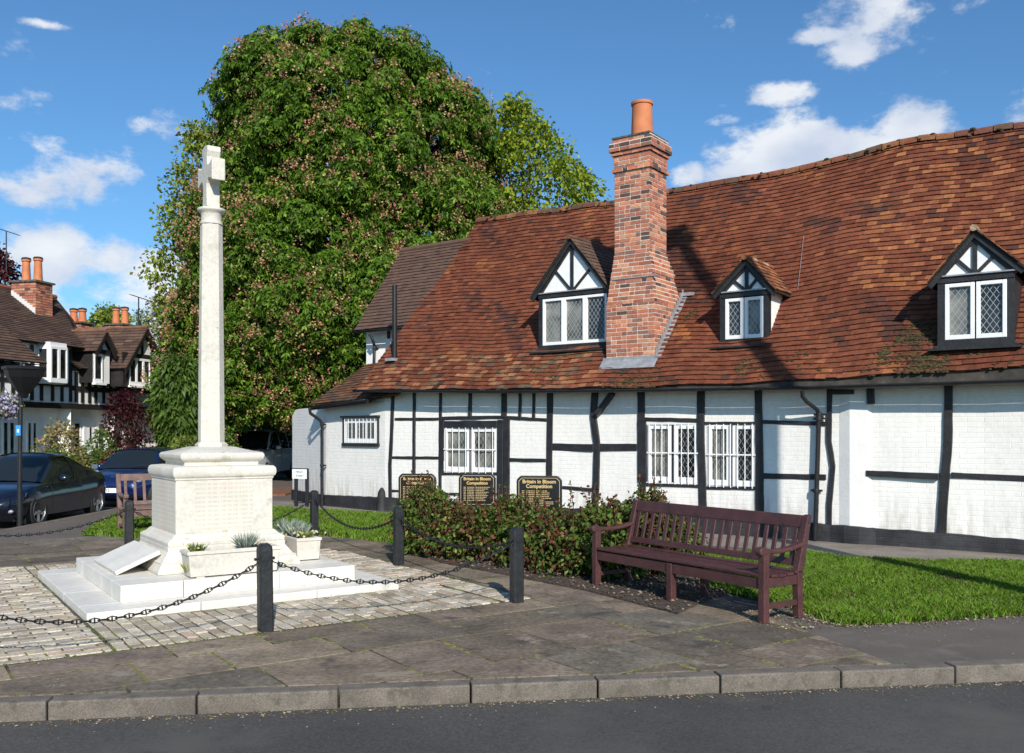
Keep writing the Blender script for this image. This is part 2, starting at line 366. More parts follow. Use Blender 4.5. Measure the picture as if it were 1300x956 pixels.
# pale setts round the memorial
sm = MB(); sc_ = [(.44, .385, .3), (.5, .435, .34), (.37, .32, .25), (.53, .475, .39), (.44, .345, .255), (.31, .265, .205), (.48, .415, .32), (.46, .415, .35)]
def setts(a0, a1, b0, b1, la, lb, stag):
    rows = int(round((b1 - b0) / lb)) if stag == 'a' else int(round((a1 - a0) / la))
    for r in range(rows):
        off = (r % 2) * .5
        if stag == 'a':
            n = int((a1 - a0) / la) + 1
            for i in range(-1, n):
                x0 = max(a0, a0 + (i + off) * la); x1 = min(a1, a0 + (i + 1 + off) * la)
                if x1 - x0 > .04: yield x0, x1, b0 + r * lb, b0 + (r + 1) * lb
        else:
            n = int((b1 - b0) / lb) + 1
            for i in range(-1, n):
                y0 = max(b0, b0 + (i + off) * lb); y1 = min(b1, b0 + (i + 1 + off) * lb)
                if y1 - y0 > .04: yield a0 + r * la, a0 + (r + 1) * la, y0, y1
S = 1.575
regs = [(-1.56, 2.08, -2.84, -S, .112, .25, 'b'), (-3.9, -1.58, -2.84, 2.6, .25, .112, 'a'), (S, 2.4, -S + .0, 2.6, .25, .112, 'a'), (2.08, 2.4, -2.84, -S, .25, .112, 'a'), (-S, S, S, 2.6, .112, .25, 'b')]
for rg in regs:
    for (x0, x1, y0, y1) in setts(*rg):
        cxm, cym = (x0 + x1) / 2, (y0 + y1) / 2
        if cym > 1.6 and cxm > 2.4 - (cym - 1.6) * .35: continue
        g = random.uniform(.005, .011); j = lambda: random.uniform(-.004, .004)
        z = .02 + random.uniform(-.005, .006); c = random.choice(sc_); k = random.uniform(.8, 1.12)
        q = [M2(x0 + g + j(), y0 + g + j()), M2(x1 - g + j(), y0 + g + j()), M2(x1 - g + j(), y1 - g + j()), M2(x0 + g + j(), y1 - g + j())]
        sm.hexa([(*p, .002) for p in q] + [(*p, z + j() * .7) for p in q], tuple(v * k for v in c))
sett = pm('sett_stone', attr=True, rough=.85, spec=.25, noise=(5, .2), noise2=(45, .25), bump=(60, .5, .008), blotch=[((.2, .19, .1), 7, .64, .08, 4)])
struct('sett_paving', sm, sett, bevel=.008, seg=1)
flat('sett_bedding', [M2(-3.9, -2.86), M2(2.42, -2.86), M2(2.42, 1.9), M2(2.1, 2.6), M2(-3.9, 2.6)], .0125,
     pm('sett_joint', (.07, .06, .045), .95, noise=(20, .4), blotch=[((.15, .18, .035), 3.0, .5, .1, 7)]))

# path along the cottage front, bark bed, soil
flat('path', [G(1300, 720), G(1078, 711), G(1023, 703), G(860, 690), G(700, 676), G(540, 668), G(470, 655), G(345, 646), G(345, 636), G(372, 637), G(414, 641), G(489, 649), (4.79, 14.6), (9.5, 11.1), (13.5, 8.0), (12.6, 6.8)], .006,
     pm('old_path', (.2, .17, .145), .9, noise=(1.8, .2), noise2=(50, .3), bump=(90, .5, .006), blotch=[((.11, .1, .085), 2, .55, .2, 3)]))
flat('tree_bed', [(-7.9, 24.6), (-6.15, 24.9), (-6.2, 28), (-9, 28)], .05, pm('bark_litter', (.2, .09, .05), .95, noise=(25, .5), bump=(60, .8, .03)), th=.1)
flat('driveway', [(-8.7, 28), (-6.0, 26.2), (8, 40), (-8.7, 60)], .008, pm('drive_gravel', (.1, .085, .07), .95, noise=(12, .3)))
BED = [G(512, 698), G(560, 716), G(640, 731), G(745, 752), G(860, 782), G(880, 772), G(960, 738), G(880, 716), G(760, 694), G(640, 680), G(560, 678)]
flat('rose_bed_soil', BED, .03, pm('bed_soil', (.062, .045, .034), .95, noise=(14, .45), bump=(45, .9, .03), blotch=[((.13, .1, .075), 22, .6, .06, 1)]), th=.03)
# crumbs of soil and leaf litter on the bed
cr_ = MB()
bedV = [Vector(p) for p in BED]
def inpoly(x, y, P):
    c = False
    for i in range(len(P)):
        x1, y1 = P[i - 1]; x2, y2 = P[i]
        if (y1 > y) != (y2 > y) and x < (x2 - x1) * (y - y1) / (y2 - y1) + x1: c = not c
    return c
xs = [p[0] for p in BED]; ys = [p[1] for p in BED]
n = 0
while n < 2600:
    x, y = random.uniform(min(xs), max(xs)), random.uniform(min(ys), max(ys))
    if not inpoly(x, y, BED): continue
    n += 1; r = random.uniform(.008, .028); a = random.random() * 3
    c = random.choice([(.07, .05, .035), (.12, .085, .06), (.04, .03, .02), (.22, .17, .12)])
    U = Vector((math.cos(a), math.sin(a), random.uniform(-.3, .3))) * r; V = Vector((-math.sin(a), math.cos(a), random.uniform(-.3, .3))) * r * .7
    o = Vector((x, y, .034 + r * .3)); cr_.add([o - U, o - V, o + U, o + V, o + Vector((0, 0, r * .7)), o - Vector((0, 0, r * .3))], [(0, 1, 4), (1, 2, 4), (2, 3, 4), (3, 0, 4)], c)
tag(cr_.build('soil_crumbs', pm('crumbs', attr=True, rough=.95)), kind='stuff')
# slabs under the bench
bs = MB()
for (a, b_) in [(5.05, 0), (5.05, -.75), (5.05, -1.5), (5.05, -2.25), (5.05, -3.0)]: pass

# ---- lawns
def grass(name, poly, dens, hmin, hmax, zb, seed, wdt=.0045):
    rs = np.random.RandomState(seed); P = np.array(poly); x0, y0 = P.min(0); x1, y1 = P.max(0)
    N = int((x1 - x0) * (y1 - y0) * dens); q = rs.rand(N, 2) * [x1 - x0, y1 - y0] + [x0, y0]
    ins = np.zeros(N, bool)
    for i in range(len(P)):
        xa, ya = P[i - 1]; xb, yb = P[i]
        if ya == yb: continue
        c = ((ya > q[:, 1]) != (yb > q[:, 1])) & (q[:, 0] < (xb - xa) * (q[:, 1] - ya) / (yb - ya) + xa); ins ^= c
    q = q[ins]; N = len(q); q = q + rs.normal(size=(N, 2)) * .022
    cl = np.sin(q[:, 0] * 3.1 + 1.7 * np.sin(q[:, 1] * 2.3)) * np.cos(q[:, 1] * 2.7 + np.sin(q[:, 0] * 1.9)) + .6 * np.sin(q[:, 0] * 9 + 4 * np.sin(q[:, 1] * 5)) * np.sin(q[:, 1] * 8)
    h = (hmin + (hmax - hmin) * rs.rand(N)) * (1 + .22 * cl)
    a = rs.rand(N) * 6.283; lean = (.25 + .7 * rs.rand(N)) * h; la = rs.rand(N) * 6.283
    base = np.c_[q, np.full(N, zb)]; wv = np.c_[np.cos(a), np.sin(a), np.zeros(N)] * wdt * (.7 + .7 * rs.rand(N))[:, None]
    ld = np.c_[np.cos(la), np.sin(la), np.zeros(N)] * lean[:, None]
    mid = base + ld * .3; mid[:, 2] += h * .6; tip = base + ld; tip[:, 2] += h * .95
    V = np.stack([base - wv, base + wv, mid + wv * .8, tip, mid - wv * .8], 1).reshape(-1, 3)
    Fq = np.arange(N * 5).reshape(N, 5)
    g = np.array([.15, .28, .02]) * (.6 + .7 * rs.rand(N))[:, None]; yel = rs.rand(N) < .12; g[yel] = np.array([.24, .27, .06]) * (.7 + .5 * rs.rand(yel.sum()))[:, None]
    dry = (rs.rand(N) < .03) | ((cl < -.9) & (rs.rand(N) < .3)); g[dry] = [.25, .2, .1]
    g *= (1 + .18 * cl)[:, None]
    o = npmesh(name, V, Fq, pm('grass_blade', attr=True, rough=.5, trans=.38, spec=.35), None, np.clip(g, .01, 1)); return tag(o, kind='stuff')
turf = pm('turf', (.045, .075, .018), .95, noise=(9, .4), bump=(30, .6, .02))
L1 = [G(1345, 781), G(1300, 782), G(1161, 791), G(1069, 796), G(1040, 787), G(1024, 779), G(960, 762), G(900, 748), G(880, 730), G(885, 702), G(1023, 704), G(1078, 711), G(1185, 715), G(1345, 718), G(1500, 716), G(1560, 770)]
flat('lawn_turf', L1, .012, turf); grass('lawn_grass', L1, 6500, .035, .08, .012, 3)
L2 = [G(105, 680), G(143, 657), G(185, 652), G(345, 647), G(495, 656), G(545, 668), G(530, 690), G(500, 691), G(403, 680), G(345, 680), G(250, 690), G(190, 686)]
flat('lawn_turf', L2, .012, turf); grass('lawn_grass', L2, 2300, .05, .11, .012, 4, .0065)
# clover and litter along the paving edge of the lawn

# grit, leaf litter and weeds gathered in the gutter, along the lawn edge and round the setts
dm = MB()
def scatter(p, q, n, sp, z, cols, r0=.004, r1=.014):
    p, q = Vector(p), Vector(q); d = (q - p).normalized(); m = Vector((-d.y, d.x))
    for _ in range(n):
        c = p.lerp(q, random.random()) + m * random.gauss(0, sp); r = random.uniform(r0, r1); a = random.random() * 3; col = random.choice(cols); k = random.uniform(.7, 1.3); col = tuple(v * k for v in col)
        U = Vector((math.cos(a), math.sin(a), random.uniform(-.2, .2))) * r; V = Vector((-math.sin(a), math.cos(a), random.uniform(-.2, .2))) * r * random.uniform(.4, .9); o = Vector((c.x, c.y, z + r * .25)); dm.add([o - U, o - V, o + U, o + V, o + Vector((0, 0, r * .5))], [(0, 1, 4), (1, 2, 4), (2, 3, 4), (3, 0, 4)], col)
LIT = [(.16, .12, .08), (.24, .18, .11), (.09, .07, .05), (.3, .26, .2), (.1, .11, .03)]
scatter(KP(-3, -.22), KP(9, -.22), 1300, .035, -.106, LIT); scatter(KP(-3, -.35), KP(9, -.35), 500, .14, -.106, LIT, .003, .008)
for p, q in zip(L1[1:7], L1[2:7]): scatter(p, q, 170, .05, .008, LIT, .005, .018)
scatter(G(1020, 800), G(960, 775), 260, .16, .012, LIT, .006, .02)
scatter(G(1345, 785), G(1069, 800), 160, .12, .004, LIT); scatter(M2(-1.6, -2.86), M2(2.1, -2.86), 160, .03, .014, LIT + [(.1, .14, .03)] * 2); scatter(M2(-3.9, -2.86), M2(-1.6, -2.86), 100, .03, .014, LIT + [(.1, .14, .03)] * 2)
scatter(M2(-1.6, -2.4), M2(2.1, -2.0), 120, .3, .03, LIT, .004, .01); scatter(M2(2.3, -3.2), M2(8, -3.0), 120, .5, .012, LIT, .003, .009); scatter(KP(-3, .6), KP(7, .6), 260, .4, .012, LIT, .003, .009)
tag(dm.build('leaf_litter', MATS['crumbs']), kind='stuff')
wm = MB()
def weeds(p, q, n, h=.03):
    p, q = Vector(p), Vector(q)
    for _ in range(n):
        c = p.lerp(q, random.random()); 
        for _k in range(5):
            a = random.random() * 6.28; l = h * random.uniform(.4, 1.2); w_ = Vector((math.sin(a), -math.cos(a), 0)) * .003; b = Vector((c.x + random.gauss(0, .012), c.y + random.gauss(0, .012), .008)); wm.face([b - w_, b + w_, b + Vector((math.cos(a) * l * .7, math.sin(a) * l * .7, l * .8))], random.choice([(.14, .2, .03), (.1, .15, .025), (.2, .22, .05)]))
weeds(M2(-1.6, -2.85), M2(2.1, -2.85), 90); weeds(M2(-3.9, -2.85), M2(-1.6, -2.85), 50); weeds(M2(-1.58, -2.84), M2(-1.58, -1.6), 50); weeds(M2(2.42, -2), M2(2.42, 2), 60); weeds(KP(-3, .005), KP(6, .005), 60, .02)
mj = MB()
for p, q in MOSSJ:
    p, q = Vector(p), Vector(q); s_ = random.uniform(0, .5); e_ = s_ + random.uniform(.25, .6); L_ = (q - p).length
    for _ in range(int(L_ * (e_ - s_) * 75)):
        c = p.lerp(q, min(1, random.uniform(s_, e_))); c += Vector((random.gauss(0, .009), random.gauss(0, .009)))
        if (c - K0).dot(kn) < .02 or (c - planes[1][0]).dot(planes[1][1]) < 0: continue
        r = random.uniform(.006, .017); mj.sphere((c.x, c.y, .009), (r * 1.3, r, r * .4), 6, 4, random.choice([(.16, .17, .03), (.12, .13, .025), (.2, .19, .04), (.07, .07, .025), (.14, .16, .03)]))
tag(mj.build('joint_moss', pm('joint_moss', attr=True, rough=1, bump=(120, .8, .006))), kind='stuff')
tag(wm.build('joint_weeds', pm('weed', attr=True, rough=.6, trans=.3)), kind='stuff')
# ================================================================== COTTAGE  (local x along the front, y into the house, z up)
cu = Vector((math.sin(R(54.4)), -math.cos(R(54.4)))); cn = Vector((-cu.y, cu.x)); CB = Vector((-2.75, 19.9)); CD = CB.dot(cn)
cot = thing('timber_framed_cottage', 'long low white cottage with black timber framing, sagging red tile roof and three dormers', 'cottage', (CB.x, CB.y, 0), math.atan2(cu.y, cu.x))
def W(px, py, d=0.0):
    rx = (px - CX) / F; Z = (CD + d) / (rx * cn.x + cn.y); P = Vector((rx * Z, Z))
    return ((P - CB).dot(cu), EYE - (py - HZ) / F * Z)
def loc2(x, y): p = Vector((x, y)) - CB; return Vector((p.dot(cu), p.dot(cn)))
whitewall = pm('white_painted_brick', (.8, .785, .755), .75, noise=(1.3, .04), noise2=(14, .04), brick=(.38, .009), bump=(7, .25, .02), blotch=[((.6, .57, .5), 3.2, .64, .12, 2)], splash=(.25, .8, (.42, .38, .31)))
whiteplain = pm('white_limewash', (.78, .77, .75), .8, noise=(3, .06), bump=(18, .4, .01))
blacktim = pm('black_painted_timber', (.018, .018, .02), .55, noise=(6, .4), bump=(30, .6, .01), blotch=[((.06, .055, .05), 14, .66, .08, 1)])
blackpl = pm('black_painted_plinth', (.022, .022, .026), .7, noise=(3, .5), brick=(.5, .01), blotch=[((.09, .08, .07), 6, .64, .12, 3), ((.05, .05, .055), 1.5, .5, .2, 6)])
whitep = pm('white_gloss_paint', (.82, .82, .82), .4, noise=(8, .05))
leadm = pm('sheet_lead', (.33, .34, .36), .55, noise=(9, .25), metal=.3)
leadc = pm('lead_came', (.42, .43, .44), .5, metal=.2)
glassd = pm('window_glass', (.018, .02, .022), .06, spec=.6, noise=(2.5, .9), bump=(3, .12, .02))
glassl = pm('curtained_glass', (.17, .17, .15), .1, spec=.6, noise=(3, .8), bump=(3, .12, .02))
iron = pm('black_iron', (.02, .02, .022), .45, noise=(9, .3), metal=.3)

def hwob(x): return .012 * math.sin(x * 1.7) + .008 * math.sin(x * 4.3 + 1)
# windows in the front wall: (s0,h0,s1,h1)
def rect(x0, y0, x1, y1, d=0.0):
    s0, _ = W(x0, (y0 + y1) / 2, d); s1, _ = W(x1, (y0 + y1) / 2, d)
    m = (x0 + x1) / 2; _, t = W(m, y0, d); _, b = W(m, y1, d); return (s0, b, s1, t)
WIN = [rect(563.5, 543.5, 631, 599), rect(821, 539, 887.5, 612.5), rect(897.5, 539, 960.5, 617)]
SM = 13.6
def wall_cells(mb, s0, s1, h0, h1, holes, col=(1, 1, 1)):
    xs = sorted({s0, s1} | {v for w_ in holes for v in (w_[0], w_[2])} | {s0 + (s1 - s0) * i / 14 for i in range(15)}); ys = sorted({h0, h1} | {v for w_ in holes for v in (w_[1], w_[3])})
    for a, b in zip(xs, xs[1:]):
        for c, d in zip(ys, ys[1:]):
            mx_, my_ = (a + b) / 2, (c + d) / 2
            if any(w_[0] < mx_ < w_[2] and w_[1] < my_ < w_[3] for w_ in holes): continue
            mb.face([(a, hwob(a) if a not in (s0,) else 0, c), (b, hwob(b), c), (b, hwob(b), d), (a, hwob(a) if a not in (s0,) else 0, d)])
wb = MB(); wall_cells(wb, 0, SM, .2, 2.62, WIN)
# slight chimney-breast bulge on the right portion
for (s0, b, s1, t) in WIN:      # reveals
    for q in ([(s0, .0, b), (s1, .0, b), (s1, .12, b), (s0, .12, b)], [(s0, .0, t), (s0, .12, t), (s1, .12, t), (s1, .0, t)], [(s0, .0, b), (s0, .12, b), (s0, .12, t), (s0, .0, t)], [(s1, .0, b), (s1, .0, t), (s1, .12, t), (s1, .12, b)]): wb.face(q)
wb.face([(SM, 0, 0), (SM, 7, 0), (SM, 7, 2.6), (SM, 3.5, 6.8), (SM, 0, 2.6)]); wb.face([(SM, 7, 0), (0, 7, 0), (0, 7, 2.6), (SM, 7, 2.6)])
wb.face([(0, 7, 0), (0, .02, 0), (0, .02, 2.6), (0, 3.5, 6.75), (0, 7, 2.6)])
wb.build('wall', whitewall, cot)
sb_, _ = W(1062, 600); sc2, _ = W(1100, 600)
bb = MB(); bb.prism([(sb_, -.0), (sb_ + .22, -.075), (sc2 + .02, -.06), (sc2 + .1, 0), (sc2 + .1, .02), (sb_, .02)], (0, 0, .2), (1, 0, 0), (0, 1, 0), (0, 0, 2.36)); bb.build('wall_buttress', whiteplain, cot)
# plinth
pb = MB(); N = 60; prof = []
PT = [(0, .325), (2.5, .33), (W(1056, 664.8, -.06)[0], W(1056, 664.8, -.06)[1]), (W(1300, 684.4, -.05)[0], W(1300, 684.4, -.05)[1]), (20, .2)]
def interp0(x):
    for (a, ya), (b, yb) in zip(PT, PT[1:]):
        if x <= b: return ya + (yb - ya) * (x - a) / (b - a)
    return .2
for i in range(N + 1):
    s = SM * i / N; ht = interp0(s)
    prof.append((s, max(.15, ht) + .008 * math.sin(s * 9) + random.uniform(-.006, .006)))
for (s, h), (s2, h2) in zip(prof, prof[1:]):
    y = -.045 + hwob(s) ; y2 = -.045 + hwob(s2)
    bulge = lambda q: -.06 if sb_ < q < sc2 + .1 else 0
    y += bulge(s); y2 += bulge(s2)
    pb.face([(s, y, -.02), (s2, y2, -.02), (s2, y2, h2 - .015), (s, y, h - .015)]); pb.face([(s, y, h - .015), (s2, y2, h2 - .015), (s2, y2 + .06 + .08, h2 + .0), (s, y + .06 + .08, h + .0)])
pb.build('plinth', blackpl, cot)

# hand hewn timbers
def timber(name, pts, w, proud=.028, horiz=False, parent=cot, d0=0, bow=.004):
    """pts (s,h) along the middle; w width(s)"""
    L = [Vector(p) for p in pts]; out = []
    for p, q in zip(L, L[1:]):
        n = max(1, int((q - p).length / .16))
        for i in range(n): out.append(p.lerp(q, i / n))
    out.append(L[-1]); ws = w if isinstance(w, (list, tuple)) else [w, w]
    V = []; n = len(out); mb = MB()
    for i, p in enumerate(out):
        t = (out[min(i + 1, n - 1)] - out[max(i - 1, 0)]).normalized(); m = Vector((-t.y, t.x)); ww = (ws[0] + (ws[-1] - ws[0]) * i / max(1, n - 1)) / 2
        a = p + m * (ww + random.uniform(-bow, bow)); b = p - m * (ww + random.uniform(-bow, bow)); y = d0 + hwob(p.x) * (1 if parent == cot else 0)
        V += [(a.x, y - proud, a.y), (b.x, y - proud, b.y), (b.x, y + .03, b.y), (a.x, y + .03, a.y)]
    Fc = [(0, 1, 2, 3)]
    for i in range(n - 1):
        for k in range(4): Fc.append((i * 4 + k, (i + 1) * 4 + k, (i + 1) * 4 + (k + 1) % 4, i * 4 + (k + 1) % 4))
    Fc.append(((n - 1) * 4 + 3, (n - 1) * 4 + 2, (n - 1) * 4 + 1, (n - 1) * 4)); mb.add(V, Fc)
    o = mb.build(name, blacktim, parent, bevel=.006, seg=1)
    bm = bmesh.new(); bm.from_mesh(o.data); bmesh.ops.recalc_face_normals(bm, faces=bm.faces); bm.to_mesh(o.data); bm.free()
    return o
def ppm(x, d=0.0): rx = (x - CX) / F; Z = (CD + d) / (rx * cn.x + cn.y); return F * (cu.x - rx * cu.y) / Z     # px per metre along the wall
def post(pp, w):
    P = [W(x, y) for x, y in pp]
    if isinstance(w, (list, tuple)): ww = [v / ppm(pp[0][0]) for v in w]
    else: ww = w / ppm(pp[0][0])
    timber('timber_post', P, ww, .03)
def rail(pp, w, name='timber_rail', proud=.022):
    P = [W(x, y) for x, y in pp]; m = (pp[0][0] + pp[-1][0]) / 2; rx = (m - CX) / F; Z = CD / (rx * cn.x + cn.y)
    timber(name, P, w * Z / F, proud, True)
for a in [([(499.3, 498), (497, 560), (495.3, 590), (495.6, 632)], 4.2), ([(526.3, 497), (525.6, 640)], 3.2), ([(559.3, 497), (558.6, 640)], 3.4), ([(597.8, 497), (597.6, 530)], 3.6),
          ([(640.5, 497), (640.5, 530)], 6.5), ([(561.5, 533), (560.8, 600)], 5), ([(644, 530), (643.6, 640)], 7.5), ([(636, 533), (635.2, 640)], 7.5), ([(661, 497), (660.7, 533)], 3.2), ([(678.3, 497), (678.2, 533)], 3.2),
          ([(698.6, 497), (697.6, 570), (696.4, 650)], 7.6), ([(755.8, 497), (753.5, 528), (758.5, 565), (755.6, 660)], 7.8),
          ([(814.3, 497), (814.8, 535)], 9), ([(815.5, 535), (816, 612)], 11), ([(816.2, 612), (816.8, 665)], 8.5), ([(890, 496), (889.8, 560), (893.5, 670)], 9.5), ([(962.6, 494), (963.5, 530), (964.5, 600), (964.8, 678)], [9, 10.5]),
          ([(1053.8, 493), (1052.8, 560), (1058, 592), (1053.3, 640), (1053.3, 668)], 6.5), ([(1204.5, 489), (1203.8, 560), (1199.5, 610), (1195.2, 678)], [10.5, 12.5]), ([(1402, 480), (1398, 700)], 11), ([(1560, 480), (1556, 710)], 12)]: post(*a)
for a in [([(501, 532.3), (557, 532)], 3.6), ([(561, 531), (636, 529.5), (694, 533.2)], 4.2), ([(559, 539), (631, 538.5)], 9), ([(497.5, 581), (557, 581.3)], 3.6), ([(497.5, 623.3), (557, 624.5)], 3.2), ([(563, 627), (630, 628.3)], 3.4),
          ([(560, 601.3), (634, 601.3)], 3.6), ([(648, 583.5), (693, 584.8)], 4.6), ([(701, 567.3), (753, 568.8)], 9.4), ([(762, 567.8), (809, 568)], 9), ([(702, 618), (752, 622)], 4.2),
          ([(819, 532), (886, 533.7)], 4.6), ([(895, 537.2), (958, 537.2)], 3.6), ([(968, 535.6), (1049, 538)], 5.2), ([(968, 604), (1049, 606)], 7), ([(820, 614.8), (888, 617.3)], 4), ([(896, 619.3), (961, 620)], 4),
          ([(1208, 603.3), (1300, 607.5), (1400, 612)], 7.4), ([(1402, 612), (1560, 622)], 8)]: rail(*a)
s0_, h0_ = W(1101, 600.7); s1_, h1_ = W(1193, 604.8); timber('timber_rail', [(s0_, h0_), (s1_, h1_)], .088, .07)
s0_, h0_ = W(1056, 498); s1_, h1_ = W(1086, 498); timber('timber_rail', [(s0_, h0_), (s1_, h1_)], .07, .1)
s0_, h0_ = W(1106, 494); s1_, h1_ = W(1107, 513); timber('timber_stub', [(s0_, h0_), (s1_, h1_)], .1, .1)
timber('timber_brace', [W(779.5, 499), W(760, 526)], .085, .12)

# leaded casement windows
def lattice(mb, x0, z0, x1, z1, y, p=.105, t=.0065):
    k = 1.45   # diamond steepness
    cxm = x0
    w_, h_ = x1 - x0, z1 - z0
    c = -h_ / k
    for sgn in (1, -1):
        u = -h_ / k - p
        while u < w_ + p + h_ / k:
            # line x = x0+u + sgn*(z-z0)/k
            pts = []
            for z in np.linspace(0, h_, 2):
                pts.append((u + sgn * z / k, z))
            (xa, za), (xb, zb) = pts
            # clip in x
            def clipx(xa, za, xb, zb):
                if xa > xb: xa, za, xb, zb = xb, zb, xa, za
                if xb <= 0 or xa >= w_: return None
                if xa < 0: za = za + (zb - za) * (0 - xa) / (xb - xa); xa = 0
                if xb > w_: zb = za + (zb - za) * (w_ - xa) / (xb - xa); xb = w_
                return xa, za, xb, zb
            r_ = clipx(xa, za, xb, zb)
            if r_:
                xa, za, xb, zb = r_; yy = y - (.003 if sgn > 0 else .0015)
                d = Vector((xb - xa, zb - za)); 
                if d.length > .01:
                    d.normalize(); m = Vector((-d.y, d.x)) * t / 2
                    mb.face([(x0 + xa + m.x, yy, z0 + za + m.y), (x0 + xb + m.x, yy, z0 + zb + m.y), (x0 + xb - m.x, yy, z0 + zb - m.y), (x0 + xa - m.x, yy, z0 + za - m.y)])
            u += p
def casement(par, x0, z0, x1, z1, y, fr=.055, light=False, pp=.105):
    f = MB(); f.box(x0, x0 + fr, y - .025, y + .03, z0, z1); f.box(x1 - fr, x1, y - .025, y + .03, z0, z1); f.box(x0 + fr, x1 - fr, y - .0245, y + .03, z0, z0 + fr * 1.2); f.box(x0 + fr, x1 - fr, y - .0245, y + .03, z1 - fr, z1)
    fo = f.build('casement', whitep, par, bevel=.005, seg=1)
    return fo, (x0 + fr, z0 + fr * 1.2, x1 - fr, z1 - fr)
def pane(par, r, y, light, pp=.105):
    g = MB(); g.face([(r[0] - .002, y, r[1] - .002), (r[2] + .002, y, r[1] - .002), (r[2] + .002, y, r[3] + .002), (r[0] - .002, y, r[3] + .002)]); g.build('window_glass', glassl if light else glassd, par)
    l = MB(); lattice(l, *[r[0], r[1], r[2], r[3]], y - .002, pp); l.build('lead_lattice', leadc, par)
def barred_window(r, lights, nbar, split=True, par=cot, y=0.03, bary=-.034, midbar=True, pp=.1):
    s0, b, s1, t = r; wn_ = part('window', par); n = len(lights); gap = .03 if n > 1 else 0; wv = (s1 - s0 - gap * (n - 1)) / n
    for i, li in enumerate(lights):
        x0 = s0 + i * (wv + gap); fo, rr = casement(wn_, x0, b, x0 + wv, t, y, .078, pp=pp); pane(wn_, rr, y + .012, li, pp)
        if i: m = MB(); m.box(x0 - gap, x0, y - .03, y + .06, b, t); m.build('mullion', blacktim, wn_)
    br = MB()
    for i in range(nbar):
        x = s0 + (s1 - s0) * (i + .5) / nbar; br.tube([(x, bary, b - .03), (x, bary, t + .01)], .0078, 6)
    if midbar: z = (b + t) / 2 + .01; br.box(s0 + .01, s1 - .01, bary + .008, bary + .016, z - .011, z + .011)
    
    br.build('window_bars', whitep, wn_)
barred_window(WIN[0], [1, 1], 8); barred_window(WIN[1], [1, 0], 8); barred_window(WIN[2], [1, 0], 7)

# ---------------- lean-to end (set back to the left)
LA = loc2(-4.35, 21.45); LW = loc2(-5.62, 23.5)
lt = part('lean_to', cot)
def LP(f, z, dn=0.0):   # along the lean-to front from its left corner A (f=0) to the main corner (f=1)
    v = Vector((0, 0)) - LA; n = Vector((v.y, -v.x)).normalized(); q = LA + v * f + n * dn; return (q.x, q.y, z)
lw = MB(); lw.face([LP(0, .25), LP(1, .25), LP(1, 2.62), LP(0, 2.36)]); 
def EW(f, z, dn=0.0):
    v = LA - LW; n = Vector((v.y, -v.x)).normalized(); q = LW + v * f + n * dn; return (q.x, q.y, z)
n_ = 10; top = []
for i in range(n_ + 1):
    f = i / n_; top.append((f, 2.3 + .03 * f - (.16 * max(0, (.14 - f) / .14) ** 2)))
lw.face([EW(0, .2)] + [EW(1, .2)] + [EW(f, z) for f, z in reversed(top)])
lw.face([EW(f, z) for f, z in top] + [EW(f, z, -.3) for f, z in reversed(top)])
lw.face([EW(0, .0), EW(0, top[0][1]), EW(0, top[0][1], -.3), EW(0, 0, -.3)])
lw.face([EW(0, 0, -.3), EW(0, top[0][1], -.3), EW(1, 2.33, -.3), EW(1, 0, -.3)])
lw.build('wall', whitewall, lt)
lp = MB(); n_ = 12
def strip(fn, top_, dn=.03):
    for i in range(n_):
        f, g = i / n_, (i + 1) / n_; h1, h2 = top_(f) + .006 * math.sin(i * 3), top_(g) + .006 * math.sin(i * 3 + 3)
        lp.face([fn(f, -.02, dn), fn(g, -.02, dn), fn(g, h2 - .02, dn), fn(f, h1 - .02, dn)]); lp.face([fn(f, h1 - .02, dn), fn(g, h2 - .02, dn), fn(g, h2, -.01), fn(f, h1, -.01)])
strip(LP, lambda f: .27 + .05 * f); strip(EW, lambda f: .27)
lp.build('plinth', blackpl, lt)
# round-shouldered buttress stone at the joint of the two fronts
sb = MB(); sb.lathe([(.1, 0), (.1, .3), (.085, .42), (.04, .5), (0.001, .53)], (-.07, -.03, 0), 12); sb.build('corner_buttress', blackpl, lt, smooth=True)
# its little barred window: survey px (437..480, 531..562) on the lean-to plane
v = Vector((0, 0)) - LA; Llen = v.length
def onLean(px, py):
    best = None
    for i in range(401):
        f = i / 400; q = LA + v * f; wx = CB + cu * q.x + cn * q.y; x = CX + F * wx.x / wx.y
        if best is None or abs(x - px) < best[0]: best = (abs(x - px), f, EYE - (py - HZ) / F * wx.y)
    return best[1], best[2]
lwin = part('window', lt); ang = math.atan2(v.y, v.x); lwin.location = (LA.x, LA.y, 0); lwin.rotation_euler = (0, 0, ang)
f0, zt = onLean(437.5, 531.5); f1, zb = onLean(480.5, 562.5); x0, x1 = f0 * Llen, f1 * Llen
m = MB(); fr = .035; y = -.02
m.box(x0 - .05, x1 + .05, y - .035, y + .03, zb - .075, zb - .01); m.box(x0 - .07, x1 + .07, y - .06, y + .02, zt + .01, zt + .06); m.box(x0 - .035, x0, y - .02, y + .02, zb - .01, zt + .01); m.box(x1, x1 + .035, y - .02, y + .02, zb - .01, zt + .01)
m.build('window_surround', blacktim, lwin, bevel=.004, seg=1)
m = MB(); m.face([(x0, y + .012, zb), (x1, y + .012, zb), (x1, y + .012, zt), (x0, y + .012, zt)]); m.build('window_backing', whitep, lwin)
xs_ = [x0 + (x1 - x0) * k for k in (.07, .37, .66, .93)]
m = MB()
g = MB(); l = MB()
